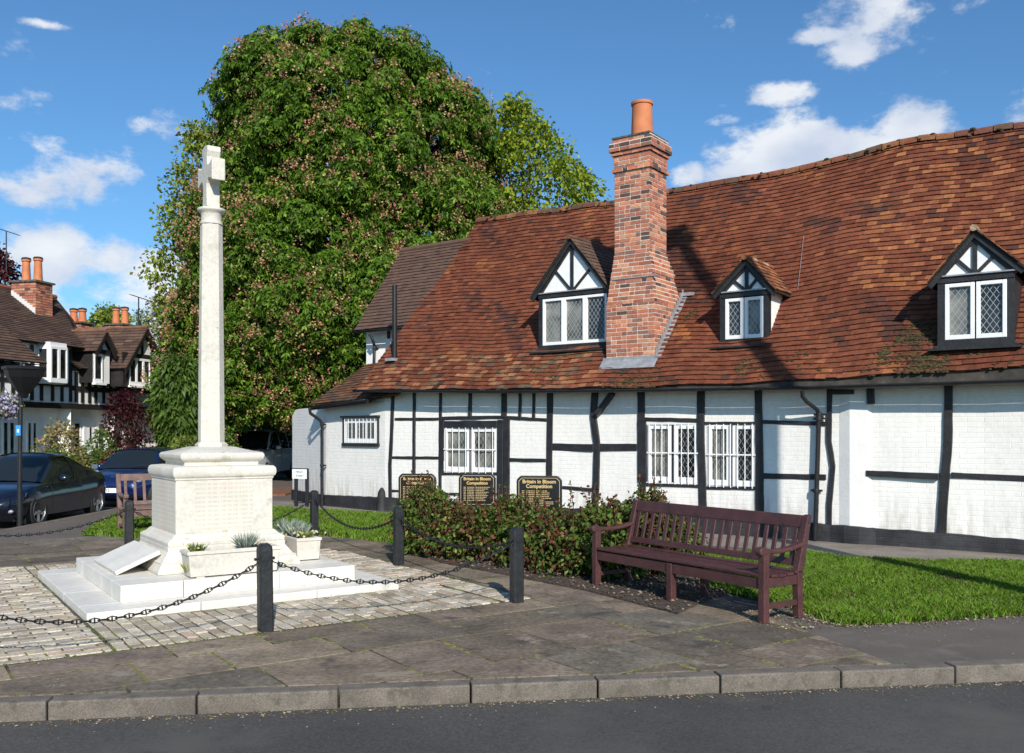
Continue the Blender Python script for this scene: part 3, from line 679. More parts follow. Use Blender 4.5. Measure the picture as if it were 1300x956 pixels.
for a, b in zip(xs_, xs_[1:]):
    a2, b2 = a + .035, b - .035; g.face([(a2, y + .008, zb + .1), (b2, y + .008, zb + .1), (b2, y + .008, zt - .1), (a2, y + .008, zt - .1)]); lattice(l, a2, zb + .1, b2, zt - .1, y + .006, .07, .006)
g.build('window_glass', glassd, lwin); l.build('lead_lattice', leadc, lwin)
for i in range(9): x = x0 + (x1 - x0) * (i + .5) / 9; m.tube([(x, y - .03, zb + .0), (x, y - .03, zt - .0)], .008, 6)
m.build('window_bars', whitep, lwin)

# ---------------- roof tiles as real geometry
TP = [(.165, .052, .028), (.185, .06, .031), (.145, .046, .027), (.195, .066, .035), (.17, .054, .029), (.24, .082, .036), (.28, .105, .042), (.105, .04, .028), (.085, .038, .028)]
def tcol(x, y, z, mode=0):
    n = math.sin(x * 1.9 + 2.1 * math.sin(z * 2.7 + x * .8)) + math.sin(z * 3.3 + x * 1.1 + 1.3) * .8 + .7 * math.sin(x * 6.1 + z * 5.0) + random.gauss(0, .42)
    if mode == 1:  c = random.choice([(.10, .052, .036), (.12, .062, .042), (.088, .048, .036), (.105, .06, .045)])    # newer brown tile
    elif n > 2.1: c = random.choice(TP[5:7])
    elif n < -1.55: c = random.choice(TP[7:9])
    else: c = random.choice(TP[:5])
    if mode == 2 and random.random() < .25: c = random.choice([(.28, .12, .05), (.33, .14, .06)])
    k = random.uniform(.82, 1.12) * (.94 + .12 * math.sin(x * .9 + z * 1.1) * math.sin(z * .8 - x * .35)); return (c[0] * k, c[1] * k, c[2] * k)
def tiles(P, nrow, gauge, ur, mode=0, tw=.165, lift=.033, th=.02, colf=None):
    """P(u,v) -> local point; ur(v) -> (u0,u1)"""
    mb = MB(); e = .02
    for j in range(nrow):
        v0 = j * gauge; v1 = v0 + gauge * 1.25; u0, u1 = ur(v0); u = u0 - (tw * .5 if j % 2 else 0) + random.uniform(-.02, .02)
        rl = random.uniform(-.002, .002)
        while u < u1:
            a, b = max(u, u0), min(u + tw, u1); u += tw
            if b - a < .02: continue
            a += .0015; b -= .0015
            p00, p10, p11, p01 = Vector(P(a, v0)), Vector(P(b, v0)), Vector(P(b, v1)), Vector(P(a, v1))
            nn = (p10 - p00).cross(p01 - p00); nn.normalize()
            if nn.z < 0: nn = -nn
            la = lift + random.uniform(-.005, .006) + rl; lb = lift + random.uniform(-.005, .006) + rl; sl = random.uniform(-.007, .007)
            dv = (p01 - p00).normalized()
            q0, q1 = p00 + nn * la - dv * (sl), p10 + nn * lb - dv * (sl + random.uniform(-.003, .003)); q2, q3 = p11 + nn * .006, p01 + nn * .006
            c = colf((q0 + q1) / 2)
            k = len(mb.v); mb.v += [tuple(q) for q in (q0, q1, q2, q3, q0 - nn * th, q1 - nn * th)]
            mb.f += [(k, k + 1, k + 2, k + 3), (k + 4, k + 5, k + 1, k), (k + 4, k, k + 3), (k + 1, k + 5, k + 2)]; mb.c += [c] * 4
    return mb
def deck(mb, P, ur, vmax, nu=40, nv=14, col=(.03, .02, .018), off=-.004):
    for j in range(nv):
        va, vb = vmax * j / nv, vmax * (j + 1) / nv; a0, a1 = ur(va); b0, b1 = ur(vb)
        for i in range(nu):
            f, g = i / nu, (i + 1) / nu
            q = [Vector(P(a0 + (a1 - a0) * f, va)), Vector(P(a0 + (a1 - a0) * g, va)), Vector(P(b0 + (b1 - b0) * g, vb)), Vector(P(b0 + (b1 - b0) * f, vb))]
            mb.face([p + Vector((0, .0, off)) for p in q], col)
tile = pm('clay_tile', attr=True, spec=.2, rough=.82, noise=(7, .22), noise2=(40, .25), bump=(70, .5, .006),
          blotch=[((.27, .22, .16), 11, .69, .05, 2), ((.07, .04, .028), 1.1, .6, .16, 4), ((.07, .07, .02), 3.2, .69, .06, 8), ((.04, .03, .025), 5, .68, .06, 12)])
tileb = pm('brown_tile', attr=True, rough=.85, noise=(5, .12), noise2=(50, .15), bump=(70, .4, .005))
ED, RD = -.33, 3.5
def interp(tab, x):
    if x <= tab[0][0]: return tab[0][1]
    for (a, ya), (b, yb) in zip(tab, tab[1:]):
        if x <= b: t = (x - a) / (b - a); return ya + (yb - ya) * t
    return tab[-1][1]
eave = [W(x, y, ED) for x, y in ((452, 496), (500, 495.5), (560, 495), (640, 494.5), (720, 493.5), (800, 492), (880, 489.5), (950, 487), (1020, 483), (1100, 478), (1180, 473.5), (1240, 469.5), (1300, 466.5))]
ridge = [W(x, y, RD) for x, y in ((608, 280), (660, 272.5), (720, 265), (780, 257.5), (850, 243), (900, 234), (950, 227), (1000, 218), (1050, 208), (1085, 197), (1110, 189.5), (1145, 181), (1185, 174.5), (1210, 171.5), (1250, 166), (1300, 160))]
SMX = 14.0
eave.append((SMX, eave[-1][1])); ridge.append((SMX, ridge[-1][1]))
def smoothtab(t, x, w_=.35): return sum(interp(t, x + k * w_) for k in (-1, -.5, 0, .5, 1)) / 5
se0, sr0 = W(452, 496, ED)[0], W(608, 280, RD)[0]
slen = math.hypot(RD - ED, 4.4)
def RP(u, v):
    t = v / slen; he, hr = smoothtab(eave, u), smoothtab(ridge, u)
    kick = -.16 * math.sin(math.pi * min(1, t / .55)) if t < .55 else 0
    und = .025 * math.sin(u * 1.3 + t * 4) * math.sin(math.pi * t) + .012 * math.sin(u * 3.7 + t * 9)
    bell = -.1 * math.sin(math.pi * t)
    return (u, ED + (RD - ED) * t, he + (hr - he) * t + bell + und)
def roof_z(u, d): t = (d - ED) / (RD - ED); return RP(u, t * slen)[2]
GAU = .118; NR = int(slen / GAU)
ur = lambda v: (se0 + (sr0 - se0) * (v / slen) + .0, SMX)
def rcol(q):
    c = tcol(q.x, q.y, q.z, 0); px = CX + F * ((CB + cu * q.x + cn * q.y).x / (CB + cu * q.x + cn * q.y).y)
    if q.z < 3.3 and q.x < 5.5 and random.random() < .4: c = random.choice([(.26, .12, .06), (.2, .09, .05), (.3, .13, .06), (.12, .08, .05)])
    if q.x > 8.5 and q.z > 4 and q.x > 9.5 and random.random() < .3: c = random.choice([(.27, .1, .045), (.23, .085, .04), (.3, .12, .05)])
    return c
rf = part('roof', cot)
rt = tiles(RP, NR, GAU, ur, colf=rcol); deck(rt, RP, ur, slen)
rt.build('roof_tiles', tile, rf)
# back slope and verge
rb = MB()
for i in range(40):
    f, g = i / 40, (i + 1) / 40; a, b = sr0 + (SMX - sr0) * f, sr0 + (SMX - sr0) * g; za, zb_ = RP(a, slen)[2], RP(b, slen)[2]
    rb.face([(a, RD, za), (b, RD, zb_), (b, RD + 4, zb_ - 4.5), (a, RD + 4, za - 4.5)])
rb.build('roof_rear_slope', pm('rear_tile', (.15, .06, .035), .85, noise=(8, .3)), rf)
# ridge tiles
rg = MB(); u = sr0 - .02
while u < SMX - .1:
    p, q = Vector(RP(u + .006, slen)), Vector(RP(u + .3, slen)); c = random.choice([(.2, .075, .04), (.15, .06, .04), (.23, .1, .05), (.12, .07, .045)]); V = []
    dz = random.uniform(-.008, .01)
    for P_ in (p, q):
        for k in range(7):
            a = math.pi * (k / 6 * 1.1 - .05); V.append((P_.x, P_.y - math.cos(a) * .13, P_.z - .035 + math.sin(a) * .1 + dz))
    V += [(v_[0], v_[1], v_[2] - .02) for v_ in V]
    rg.add(V, [(k, k + 1, 8 + k, 7 + k) for k in range(6)] + [tuple(range(7))[::-1] + ()] + [(0, 7, 21, 14), (20, 27, 13, 6)] + [tuple([0, 1, 2, 3, 4, 5, 6])] + [(13, 12, 11, 10, 9, 8, 7)], c); u += .31
rg.build('ridge_tiles', tile, rf, smooth=False)
# moss cushions on the tiles
ms = MB()
def moss(px, py, rad, n):
    # find roof point
    lo, hi = ED, RD
    for _ in range(40):
        d = (lo + hi) / 2; s, h = W(px, py, d)
        if h > roof_z(s, d): lo = d
        else: hi = d
    s, h = W(px, py, d)
    for _ in range(n):
        a = random.random() * 6.28; r_ = rad * random.random() ** .7; u = s + math.cos(a) * r_ * 1.3; dd = max(ED - .02, d + math.sin(a) * r_ * .7); 
        for _q in range(5): k = random.uniform(.008, .026); uu_ = u + random.gauss(0, .04); dq = max(ED - .02, dd + random.gauss(0, .03)); ms.sphere((uu_, dq, roof_z(uu_, dq) + .025), (k * 1.4, k * 1.2, k * .7), 6, 4, random.choice([(.035, .038, .01), (.055, .05, .014), (.025, .022, .01), (.07, .06, .02)]))
for a in [(1168, 428, .28, 70), (1172, 463, .3, 90), (1125, 450, .12, 14), (940, 470, .2, 18), (800, 487, .5, 50), (870, 405, .25, 12), (700, 470, .5, 22), (1120, 462, .3, 20), (1000, 472, .4, 14), (640, 480, .6, 14), (1250, 455, .5, 16)]: moss(*a)
for _ in range(150):
    u = random.uniform(sr0, SMX); p = RP(u, slen); k = random.uniform(.012, .035); ms.sphere((u, p[1] - random.uniform(.05, .2), p[2] + random.uniform(-.12, .05)), (k * 1.5, k, k * .7), 6, 4, random.choice([(.07, .06, .02), (.13, .1, .05), (.05, .045, .015)]))
o = ms.build('roof_moss', pm('moss', attr=True, rough=1, bump=(90, .8, .01)), rf); o['kind'] = 'stuff'
# eaves boards and gutter
def offs(tab, ds, dy): return tab
fb = MB(); n_ = 70
fasc = [(x, RP(x, 0)[2]) for x in np.linspace(se0 + .02, SMX, n_ + 1)]
gut = [W(x, y, -.38) for x, y in ((452, 496.5), (560, 497.5), (640, 498), (720, 497.5), (800, 496.5), (900, 495), (1020, 493.2), (1100, 491), (1200, 488), (1300, 484.5))]
gut.append((SMX, gut[-1][1]))
for (a, za), (b, zb_) in zip(fasc, fasc[1:]):
    ga, gb = interp(gut, a), interp(gut, b)
    fb.hexa([(a, -.31, ga + .01), (b, -.31, gb + .01), (b, -.28, gb + .01), (a, -.28, ga + .01), (a, -.31, za - .0), (b, -.31, zb_ - .0), (b, -.28, zb_), (a, -.28, za)])
    fb.face([(a, -.3, ga + .02), (a, .02, 2.6), (b, .02, 2.6), (b, -.3, gb + .02)])
fb.build('fascia', pm('weathered_fascia', (.05, .043, .036), .85, noise=(5, .5), blotch=[((.12, .1, .07), 7, .6, .1, 1), ((.02, .018, .016), 3, .5, .2, 4)]), cot)
def gutter(name, pts, par, r=.055):
    g_ = MB(); V = []; n = len(pts)
    for p in pts:
        for k in range(7): a = math.pi + math.pi * k / 6; V.append((p[0], p[1] + r * math.cos(a), p[2] + r * math.sin(a)))
    g_.add(V, [(i * 7 + k, (i + 1) * 7 + k, (i + 1) * 7 + k + 1, i * 7 + k + 1) for i in range(n - 1) for k in range(6)])
    for i in (0, n - 1): g_.add([V[i * 7 + k] for k in range(7)], [tuple(range(7))])
    o = g_.build(name, iron, par, smooth=True); s_ = o.modifiers.new('s', 'SOLIDIFY'); s_.thickness = .006; return o
gutter('gutter', [(x, -.395, interp(gut, x) + .035) for x in np.linspace(se0, SMX, 60)], cot, .05)
def pipe(name, pts, par, r=.035, brk=()):
    p_ = MB(); p_.tube(pts, r, 10)
    for b in brk: p_.lathe([(r + .012, b[2] - .03), (r + .014, b[2]), (r + .012, b[2] + .03)], (b[0], b[1], 0), 10); p_.box(b[0] - .09, b[0] + .09, b[1] + .02, b[1] + .05, b[2] - .015, b[2] + .015)
    return p_.build(name, iron, par, smooth=True)
ds, dh = W(1035, 560, -.08)
pipe('downpipe', [(ds - .1, -.395, 2.36), (ds - .1, -.39, 2.27), (ds - .06, -.32, 2.19), (ds + .04, -.17, 2.08), (ds + .06, -.1, 2.02), (ds + .06, -.09, 1.94)], cot, .032)
pipe('downpipe', [(ds + .06, -.09, 2.0), (ds + .03, -.09, 1.0), (ds + .0, -.09, .02)], cot, .038, [(ds + .055, -.09, 1.93), (ds + .06, -.09, 1.99), (ds + .015, -.09, .8)])
f_, z_ = onLean(411, 560); q = LP(f_, 0, .1)
pipe('downpipe', [(q[0] - .12, q[1] - .28, 2.3), (q[0] - .11, q[1] - .26, 2.16), (q[0] - .04, q[1] - .06, 2.02), (q[0], q[1], 1.93), (q[0], q[1], 1.0), (q[0], q[1], .02)], cot, .036, [(q[0], q[1], 1.9), (q[0], q[1], .95)])
# flue on the left slope
fx, fh = W(501, 457, .35)
for d in np.arange(-.4, 3, .02):
    s, h = W(501, 457, d)
    if roof_z(s, d) >= h: break
fl = MB(); fl.tube([(s, d, h - .1), (s, d, W(501, 362, d)[1])], .055, 12); fl.build('flue_pipe', iron, cot, smooth=True)
fl = MB(); fl.box(s - .12, s + .12, d - .18, d + .1, h - .03, h + .03); fl.build('flue_flashing', leadm, cot)

# ---------------- lean-to roof and rear wing
E1 = Vector(LP(-.1, 0, .28)); E2 = Vector(LP(1.06, 0, .28))
z1 = W(402, 514, E1.y)[1]
E1 = Vector((E1.x, E1.y, z1)); E2 = Vector((E2.x + .05, E2.y, z1 + .12))
WD = 1.45
t1 = W(466, 463, WD); T1 = Vector((t1[0], WD, t1[1])); T2 = Vector((1.0, WD, t1[1] + .18)); E2b = Vector((.6, E2.y, E2.z))
vl = (T1 - E1).length
def LR(u, v):
    t = v / vl; a = E1.lerp(T1, t); b = E2b.lerp(T2, t); L_ = (b - a).length; return a.lerp(b, u / L_)
lrr = lambda v: (0, (E2b.lerp(T2, min(1, v / vl)) - E1.lerp(T1, min(1, v / vl))).length)
def lcol(q):
    c = random.choice([(.12, .06, .04), (.15, .07, .04), (.09, .055, .04), (.2, .08, .04), (.1, .07, .05)]); k = random.uniform(.8, 1.15); return tuple(v * k for v in c)
lr = tiles(LR, int(vl / GAU) + 1, GAU, lrr, colf=lcol); deck(lr, LR, lrr, vl, 12, 6); 
lr.build('roof_tiles', tile, lt)
lf = MB(); a, b = E1 + Vector((0, .02, -.02)), E2 + Vector((-.4, .03, -.03))
lf.hexa([a + Vector((0, 0, -.1)), b + Vector((0, 0, -.1)), b + Vector((0, .03, -.1)), a + Vector((0, .03, -.1)), a, b, b + Vector((0, .03, 0)), a + Vector((0, .03, 0))])
lf.face([a + Vector((0, 0, -.09)), b + Vector((0, 0, -.09)), Vector(LP(1, b.z - .05, -.02)), Vector(LP(0, a.z - .05, -.02))]); 
lf.build('fascia', blacktim, lt)
gutter('gutter', [tuple(E1 + Vector((0, -.05, -.03))), tuple(E1.lerp(E2, .5) + Vector((0, -.05, -.02))), tuple(E1.lerp(E2, .83) + Vector((0, -.05, -.02)))], lt, .045)
wg = part('rear_wing', cot)
we = [W(450, 420, 1.12), W(508, 411.5, 1.12)]; wr = [W(510, 319, 3.0), W(594, 306, 3.0)]
ws0, wh0 = we[0]; ws1 = 1.2; rs0, rh0 = wr[0]
wl = math.hypot(3.0 - 1.12, rh0 - wh0)
def WP(u, v): t = v / wl; return (u, 1.12 + 1.88 * t, wh0 + (rh0 - wh0) * t)
wur = lambda v: (ws0 + (rs0 - ws0) * v / wl, se0 + (sr0 - se0) * ((1.12 + 1.88 * v / wl) - ED) / (RD - ED) + .06)
def wcol(q):
    c = random.choice([(.105, .058, .04), (.12, .064, .044), (.092, .052, .038), (.11, .065, .047)]); k = random.uniform(.88, 1.1); return tuple(v * k for v in c)
wt = tiles(WP, int(wl / .115) + 1, .115, wur, colf=wcol); deck(wt, WP, wur, wl, 6, 4)
wt.face([(rs0, 3.0, rh0), (.2, 3.0, rh0), (.2, 4.9, wh0), (ws0, 4.9, wh0)], (.1, .055, .04))
u = rs0
while u < -.3:
    wt.tube([(u + .005, 3.0, rh0 - .0), (u + .44, 3.0, rh0 - .0)], .085, 8, (.11, .06, .042)); u += .45
wt.build('roof_tiles', tileb, wg)
ww = MB(); sA = W(465, 440, WD)[0]
ww.face([(sA, WD, 0), (3, WD, 0), (3, WD, wh0 + .3), (sA, WD, wh0 + .3)]); ww.face([(sA, WD, 0), (sA, WD, wh0 + .25), (sA - .05, 3.0, rh0 - .1), (sA, 4.6, wh0 + .1), (sA, 4.6, 0)])
ww.build('wall', whiteplain, wg)
gutter('gutter', [(ws0, 1.07, wh0 - .02), (.3, 1.07, wh0 - .02)], wg, .045)
p0 = W(470, 424, 1.1); p1 = W(475.5, 440, 1.4); p2 = W(474.5, 462, 1.4)
pipe('downpipe', [(p0[0], 1.08, p0[1]), (p0[0] + .05, 1.12, p0[1] - .12), (p1[0], 1.38, p1[1] + .05), (p1[0], 1.4, p1[1]), (p2[0], 1.4, p2[1] - .2)], wg, .035, [(p1[0], 1.4, p1[1] - .05)])
s, h = W(494, 427, WD); mm = MB(); mm.box(s - .04, s + .04, WD - .03, WD + .02, h - .05, h + .3); mm.build('timber_post', blacktim, wg)

# ---------------- dormers
def dormer(name, ax, ay, lx, ly, rx_, ry, wl_, wt_, wr_, wb_, lights, sill, cheek='white', tmode=0, par=cot, fasciac=None, kleft=0, boards=True, over=.0, wht=False):
    # face plane where the sill meets the slope
    xm = (wl_ + wr_) / 2; D = None
    for d in np.arange(-.3, 3, .01):
        s, h = W(xm, sill, d)
        if roof_z(s, d) >= h: D = d; break
    dm = part('dormer', par); y = D
    A = W(ax, ay, D - .12); L_ = W(lx, ly, D - .12); Rr = W(rx_, ry, D - .12)
    w0 = W(wl_, (wt_ + wb_) / 2, D)[0]; w1 = W(wr_, (wt_ + wb_) / 2, D)[0]; zt = W(xm, wt_, D)[1]; zb = W(xm, wb_, D)[1]
    zs = zb - .04 - .07
    fl, fr_ = w0 - .1, w1 + .1
    apz = A[1] - .1; le = min(L_[1], Rr[1]); tie = zt + .02
    # front wall (black frame), cheeks
    bk = 2.0
    fw = MB(); fw.box(fl, w0, y - .02, y + .08, zs, tie + .02); fw.box(w1, fr_, y - .02, y + .08, zs, tie + .02); fw.box(fl, fr_, y - .03, y + .08, zs - .0, zb); fw.box(fl - .03, fr_ + .03, y - .06, y + .02, zs - .03, zs + .03)
    fw.box(fl, fr_, y - .035, y + .05, tie, tie + .1)
    # gable framing
    ps = Vector((A[0], apz)); kl = Vector((fl, tie + .05)); kr = Vector((fr_, tie + .05))
    def bar(p, q, wd, pr):
        d_ = (q - p).normalized(); m_ = Vector((-d_.y, d_.x)) * wd / 2; pts = [p + m_, q + m_, q - m_, p - m_]
        fw.prism([(t_.x, t_.y) for t_ in pts], (0, y + .04, 0), (1, 0, 0), (0, 0, 1), (0, -(pr + .04), 0))
    lg = (A[0] - fl); bar(Vector((A[0], apz)), Vector((A[0], tie + .05)), .06, .028)
    inl = Vector((A[0] + .0, tie + .08)); midL = ps.lerp(kl, .52); midR = ps.lerp(kr, .52)
    bar(inl, midL + Vector((.02, -.0)), .05, .025); bar(inl, midR + Vector((-.02, 0)), .05, .0245)
    bar(ps + Vector((-.02, -.04)), kl + Vector((.0, -.0)), .07, .031); bar(ps + Vector((.02, -.04)), kr + Vector((0, 0)), .07, .0315)
    fw.build('timber_frame', blacktim, dm)
    gw = MB(); gw.face([(fl, y, tie), (fr_, y, tie), (A[0], y, apz)]); gw.build('gable_panel', whitep, dm)
    ck = MB(); ck.face([(fr_ - .004, y + .01, zs - .1), (fr_ - .004, y + bk, zs - .1), (fr_ - .004, y + bk, tie + .06), (fr_ - .004, y + .01, tie + .06)]); ck.face([(fl + .004, y + .01, zs - .1), (fl + .004, y + .01, tie + .06), (fl + .004, y + bk, tie + .06), (fl + .004, y + bk, zs - .1)])
    ck.build('dormer_cheek', whiteplain if cheek == 'white' else blacktim, dm)
    # window
    wn_ = part('window', dm); n = len(lights); gap = 0.02 if not wht else 0
    wv = (w1 - w0 - gap * (n - 1)) / n
    for i, li in enumerate(lights):
        x0 = w0 + i * (wv + gap); fo, rr_ = casement(wn_, x0, zb, x0 + wv, zt, y - .01, .055 if n < 3 else .05); pane(wn_, rr_, y + .012, li, .085)
    bx = MB(); bx.box(w0 - .001, w1 + .001, y + .03, y + .06, zb - .001, zt + .001); bx.build('window_backing', blacktim, wn_)
    # roof
    zr = A[1]; dl = (zr - 2.5) / 1.13 - .4 - D + .6
    ws_ = {}
    for side, E in (('l', L_), ('r', Rr)):
        ev = Vector((E[0], 0, E[1])); ap = Vector((A[0], 0, zr)); ln = (ap - ev).length; y0 = D - .12 - over
        def DP(u, v, ev=ev, ap=ap, ln=ln, y0=y0, side=side): q_ = ev.lerp(ap, min(1.02, v / ln)); return (q_.x, y0 + u, q_.z + .02 * math.sin(u * 2))
        uu = lambda v, dl=dl: (0, dl)
        def dcol(q_):
            if tmode == 1: c = random.choice([(.11, .065, .045), (.13, .075, .05), (.09, .055, .04)])
            else: c = random.choice([(.2, .075, .04), (.28, .11, .05), (.15, .06, .035), (.33, .13, .055), (.11, .06, .04)])
            k_ = random.uniform(.85, 1.15); return tuple(v_ * k_ for v_ in c)
        g_ = .105; tm = tiles(DP, int(ln / g_) + 1, g_, uu, colf=dcol, lift=.024)
        # under-boarding
        a_, b_, c_, d_ = Vector(DP(0.02, 0)), Vector(DP(dl, 0)), Vector(DP(dl, ln)), Vector(DP(0.02, ln)); nn = Vector((0, 0, -.03))
        tm.hexa([a_ + nn, b_ + nn, c_ + nn, d_ + nn, a_, b_, c_, d_], (.03, .025, .02))
        tm.build('dormer_roof', tile if tmode == 0 else tileb, dm)
        # barge board
        bg_ = MB(); p_ = Vector((E[0], E[1] - .0)); q_ = Vector((A[0], A[1])); dd = (q_ - p_).normalized(); 
        bg_.prism([(p_.x, p_.y - .035), (q_.x, q_.y - .035), (q_.x, q_.y - .12), (p_.x + (.05 if side == 'l' else -.05), p_.y - .09)], (0, D - .075 - over, 0), (1, 0, 0), (0, 0, 1), (0, .025, 0))
        bg_.build('barge_board', blacktim, dm)
    rgd = MB(); y_ = D - .14 - over
    while y_ < D - .12 + dl - .3: rgd.tube([(A[0], y_, zr + .01), (A[0], y_ + .26, zr + .01)], .05, 7, random.choice([(.16, .08, .05), (.12, .07, .05)] if tmode else [(.24, .1, .05), (.18, .08, .05), (.35, .25, .16)])); y_ += .27
    rgd.build('ridge_tiles', tile, dm)
    fl_ = MB(); fl_.box(fl - .1, fr_ + .1, D - .2, D + .05, zs - .05, zs - .02); fl_.build('apron', blacktim, dm); fl_ = MB(); fl_.box(fl - .05, fr_ + .05, D - .065, D - .036, tie + .085, tie + .105); fl_.build('lead_strip', leadm, dm)
    return dm, D
d1, D1 = dormer('dormer', 722.5, 301, 672, 378, 778, 372, 690, 376.5, 771.5, 436.5, [1, 1, 0], 441, tmode=1, cheek='black', wht=True)
d2, D2 = dormer('dormer', 945, 327, 903, 373, 984, 368, 921.5, 378, 969.5, 430, [0, 1], 433, cheek='white')
d3, D3 = dormer('dormer', 1236, 290, 1177, 359, 1301, 338, 1200, 358, 1278.5, 430, [1, 0], 441, cheek='black')

# ---------------- chimney
ch = part('chimney', cot)
brick = pm('red_brick', attr=True, rough=.85, noise=(30, .25), bump=(80, .5, .006), blotch=[((.4, .36, .3), 16, .66, .05, 2)])
mort = pm('lime_mortar', (.66, .59, .5), .95, noise=(20, .2), bump=(60, .5, .006))
BC = [(.44, .15, .09), (.5, .2, .11), (.38, .13, .08), (.55, .27, .16), (.34, .13, .09), (.47, .17, .1), (.24, .12, .095), (.53, .23, .13)]
cd0 = .12
cl_ = W(779.5, 300, cd0)[0]; 
SHW, SHD = .70, .70                  # shaft
cbl = W(770, 430, cd0)[0]; cbw = .98; cbd = 1.15
def courses(mb, x0, x1, y0, y1, z0, z1, ch_=.075, dark=0, zmin=None):
    z = z0; r = 0
    while z < z1 - .01:
        zz = min(z + ch_ - .016, z1)
        for side in range(4):
            if side == 0: a, b, fx = x0, x1, lambda t, o_: (t, y0 - o_)
            elif side == 1: a, b, fx = y0, y1, lambda t, o_: (x1 + o_, t)
            elif side == 2: a, b, fx = x0, x1, lambda t, o_: (t, y1 + o_)
            else: a, b, fx = y0, y1, lambda t, o_: (x0 - o_, t)
            t = a; first = True; hd = (r + side) % 2
            while t < b - .02:
                wd = .105 if (hd and first) or random.random() < .35 else .215; e = min(t + wd, b)
                if b - e < .05: e = b
                c = random.choice(BC); k = random.uniform(.8, 1.15)
                if random.random() < .06 + dark: c = (.09, .06, .055)
                c = tuple(v * k for v in c); o_ = random.uniform(.004, .011)
                p, q = fx(t + (.007 if t > a else 0), o_), fx(e - (.007 if e < b else 0), o_); pi, qi = fx(t + (.005 if t > a else 0), -.05), fx(e - (.005 if e < b else 0), -.05)
                mb.hexa([(*p, z), (*q, z), (*qi, z), (*pi, z), (*p, zz), (*q, zz), (*qi, zz), (*pi, zz)], c); t = e; first = False
        z += ch_; r += 1
bk_ = MB(); mt = MB()
def stage(x0, x1, y0, y1, z0, z1, dark=0): courses(bk_, x0, x1, y0, y1, z0, z1, dark=dark); mt.box(x0, x1, y0, y1, z0, z1)
zt_ = W(800, 172, cd0)[1]; zsh = W(800, 350, cd0)[1]; zb_ = 2.5
x0, x1 = cbl, cbl + cbw
sx0, sx1 = cl_, cl_ + SHW
zlo = zsh - .5; NT = 13
stage(x0, x1, cd0, cd0 + cbd, zb_, zlo)
for i in range(NT):
    f = (i + 1) / NT; f2 = f if f < .6 else min(1, .45 + (f - .6) * 1.4) 
    stage(x0 + (sx0 - x0) * f, x1 + (sx1 - x1) * f2, cd0 + .03 * f, cd0 + cbd + (SHD - cbd) * f2, zlo + .075 * i, zlo + .075 * (i + 1))
stage(sx0, sx1, cd0 + .03, cd0 + SHD, zlo + .075 * NT, zt_ - .62)
stage(sx0 - .035, sx1 + .035, cd0 - .005, cd0 + SHD + .035, zt_ - .62, zt_ - .56, .1)
stage(sx0 - .01, sx1 + .01, cd0 + .02, cd0 + SHD + .01, zt_ - .56, zt_ - .32)
stage(sx0 - .04, sx1 + .04, cd0 - .01, cd0 + SHD + .04, zt_ - .32, zt_ - .25, .15)
stage(sx0 - .075, sx1 + .075, cd0 - .045, cd0 + SHD + .075, zt_ - .25, zt_ - .1, .15)
stage(sx0 - .03, sx1 + .03, cd0 - .0, cd0 + SHD + .03, zt_ - .1, zt_ - .02, .4)
bk_.build('chimney_bricks', brick, ch); mt.build('chimney_core', mort, ch)
cp = MB(); cx_ = (sx0 + sx1) / 2 + .04; cy_ = cd0 + SHD / 2
cp.prism([(sx0 - .03, 0 - .03 + cd0), (sx1 + .03, cd0 - .03), (sx1 + .03, cd0 + SHD + .03), (sx0 - .03, cd0 + SHD + .03)], (0, 0, zt_ - .02), (1, 0, 0), (0, 1, 0), (0, 0, .03)); cp.build('flaunching', pm('dark_mortar', (.1, .09, .075), .95, noise=(14, .5), bump=(50, .9, .02), blotch=[((.2, .2, .1), 12, .6, .06, 2)]), ch)
terra = pm('terracotta', (.5, .17, .07), .75, noise=(5, .15), blotch=[((.2, .1, .06), 4, .6, .2, 3)])
cpo = MB(); zp = W(813, 131, cy_)[1]; cpo.lathe([(.2, zt_ - .02), (.195, zt_ + .2), (.18, zp - .06), (.2, zp - .05), (.2, zp), (.165, zp), (.155, zt_ + .1)], (cx_, cy_, 0), 24); cpo.build('chimney_pot', terra, ch, smooth=True)
fls = MB()   # stepped lead flashing down the side and across the front
n_ = 16; 
for i in range(n_):
    ya, yb = cd0 + cbd * i / n_, cd0 + cbd * (i + 1) / n_; za, zc = roof_z(x1, ya) + .03, roof_z(x1, yb) + .03
    fls.face([(x1 + .014, ya, za - .05), (x1 + .014, yb, zc - .05), (x1 + .014, yb, zc + .12), (x1 + .014, ya, zc + .12)]); fls.face([(x1 + .012, ya, za + .0), (x1 + .1, ya, za + .004), (x1 + .1, yb, zc + .004), (x1 + .012, yb, zc + .0)])
zf = roof_z((x0 + x1) / 2, cd0)
fls.box(x0 - .06, x1 + .06, cd0 - .03, cd0 - .015, zf - .04, zf + .09); fls.face([(x0 - .07, cd0 - .03, zf + .045), (x0 - .07, cd0 - .17, zf - .12), (x1 + .07, cd0 - .17, zf - .12), (x1 + .07, cd0 - .03, zf + .045)])
fls.box(sx0 - .025, sx1 + .17, cd0 - .012, cd0 + .05, zsh - .05, zsh - .03)
fls.box(x1 - .05, x1 + .22, cd0 + cbd - .05, cd0 + cbd + .12, roof_z(x1, cd0 + cbd) + .02, roof_z(x1, cd0 + cbd) + .08)
fls.build('lead_flashing', leadm, ch)
# lightning rod style wire on the slope
aw = MB(); pts = []
for (px, py) in ((1021, 303), (1017, 340), (1013.5, 372)):
    for d in np.arange(-.4, 3.4, .01):
        s, h = W(px, py, d)
        if roof_z(s, d) >= h: break
    pts.append((s, d - .03, h + .05))
aw.tube(pts, .0035, 5); aw.build('roof_cable', leadm, cot)
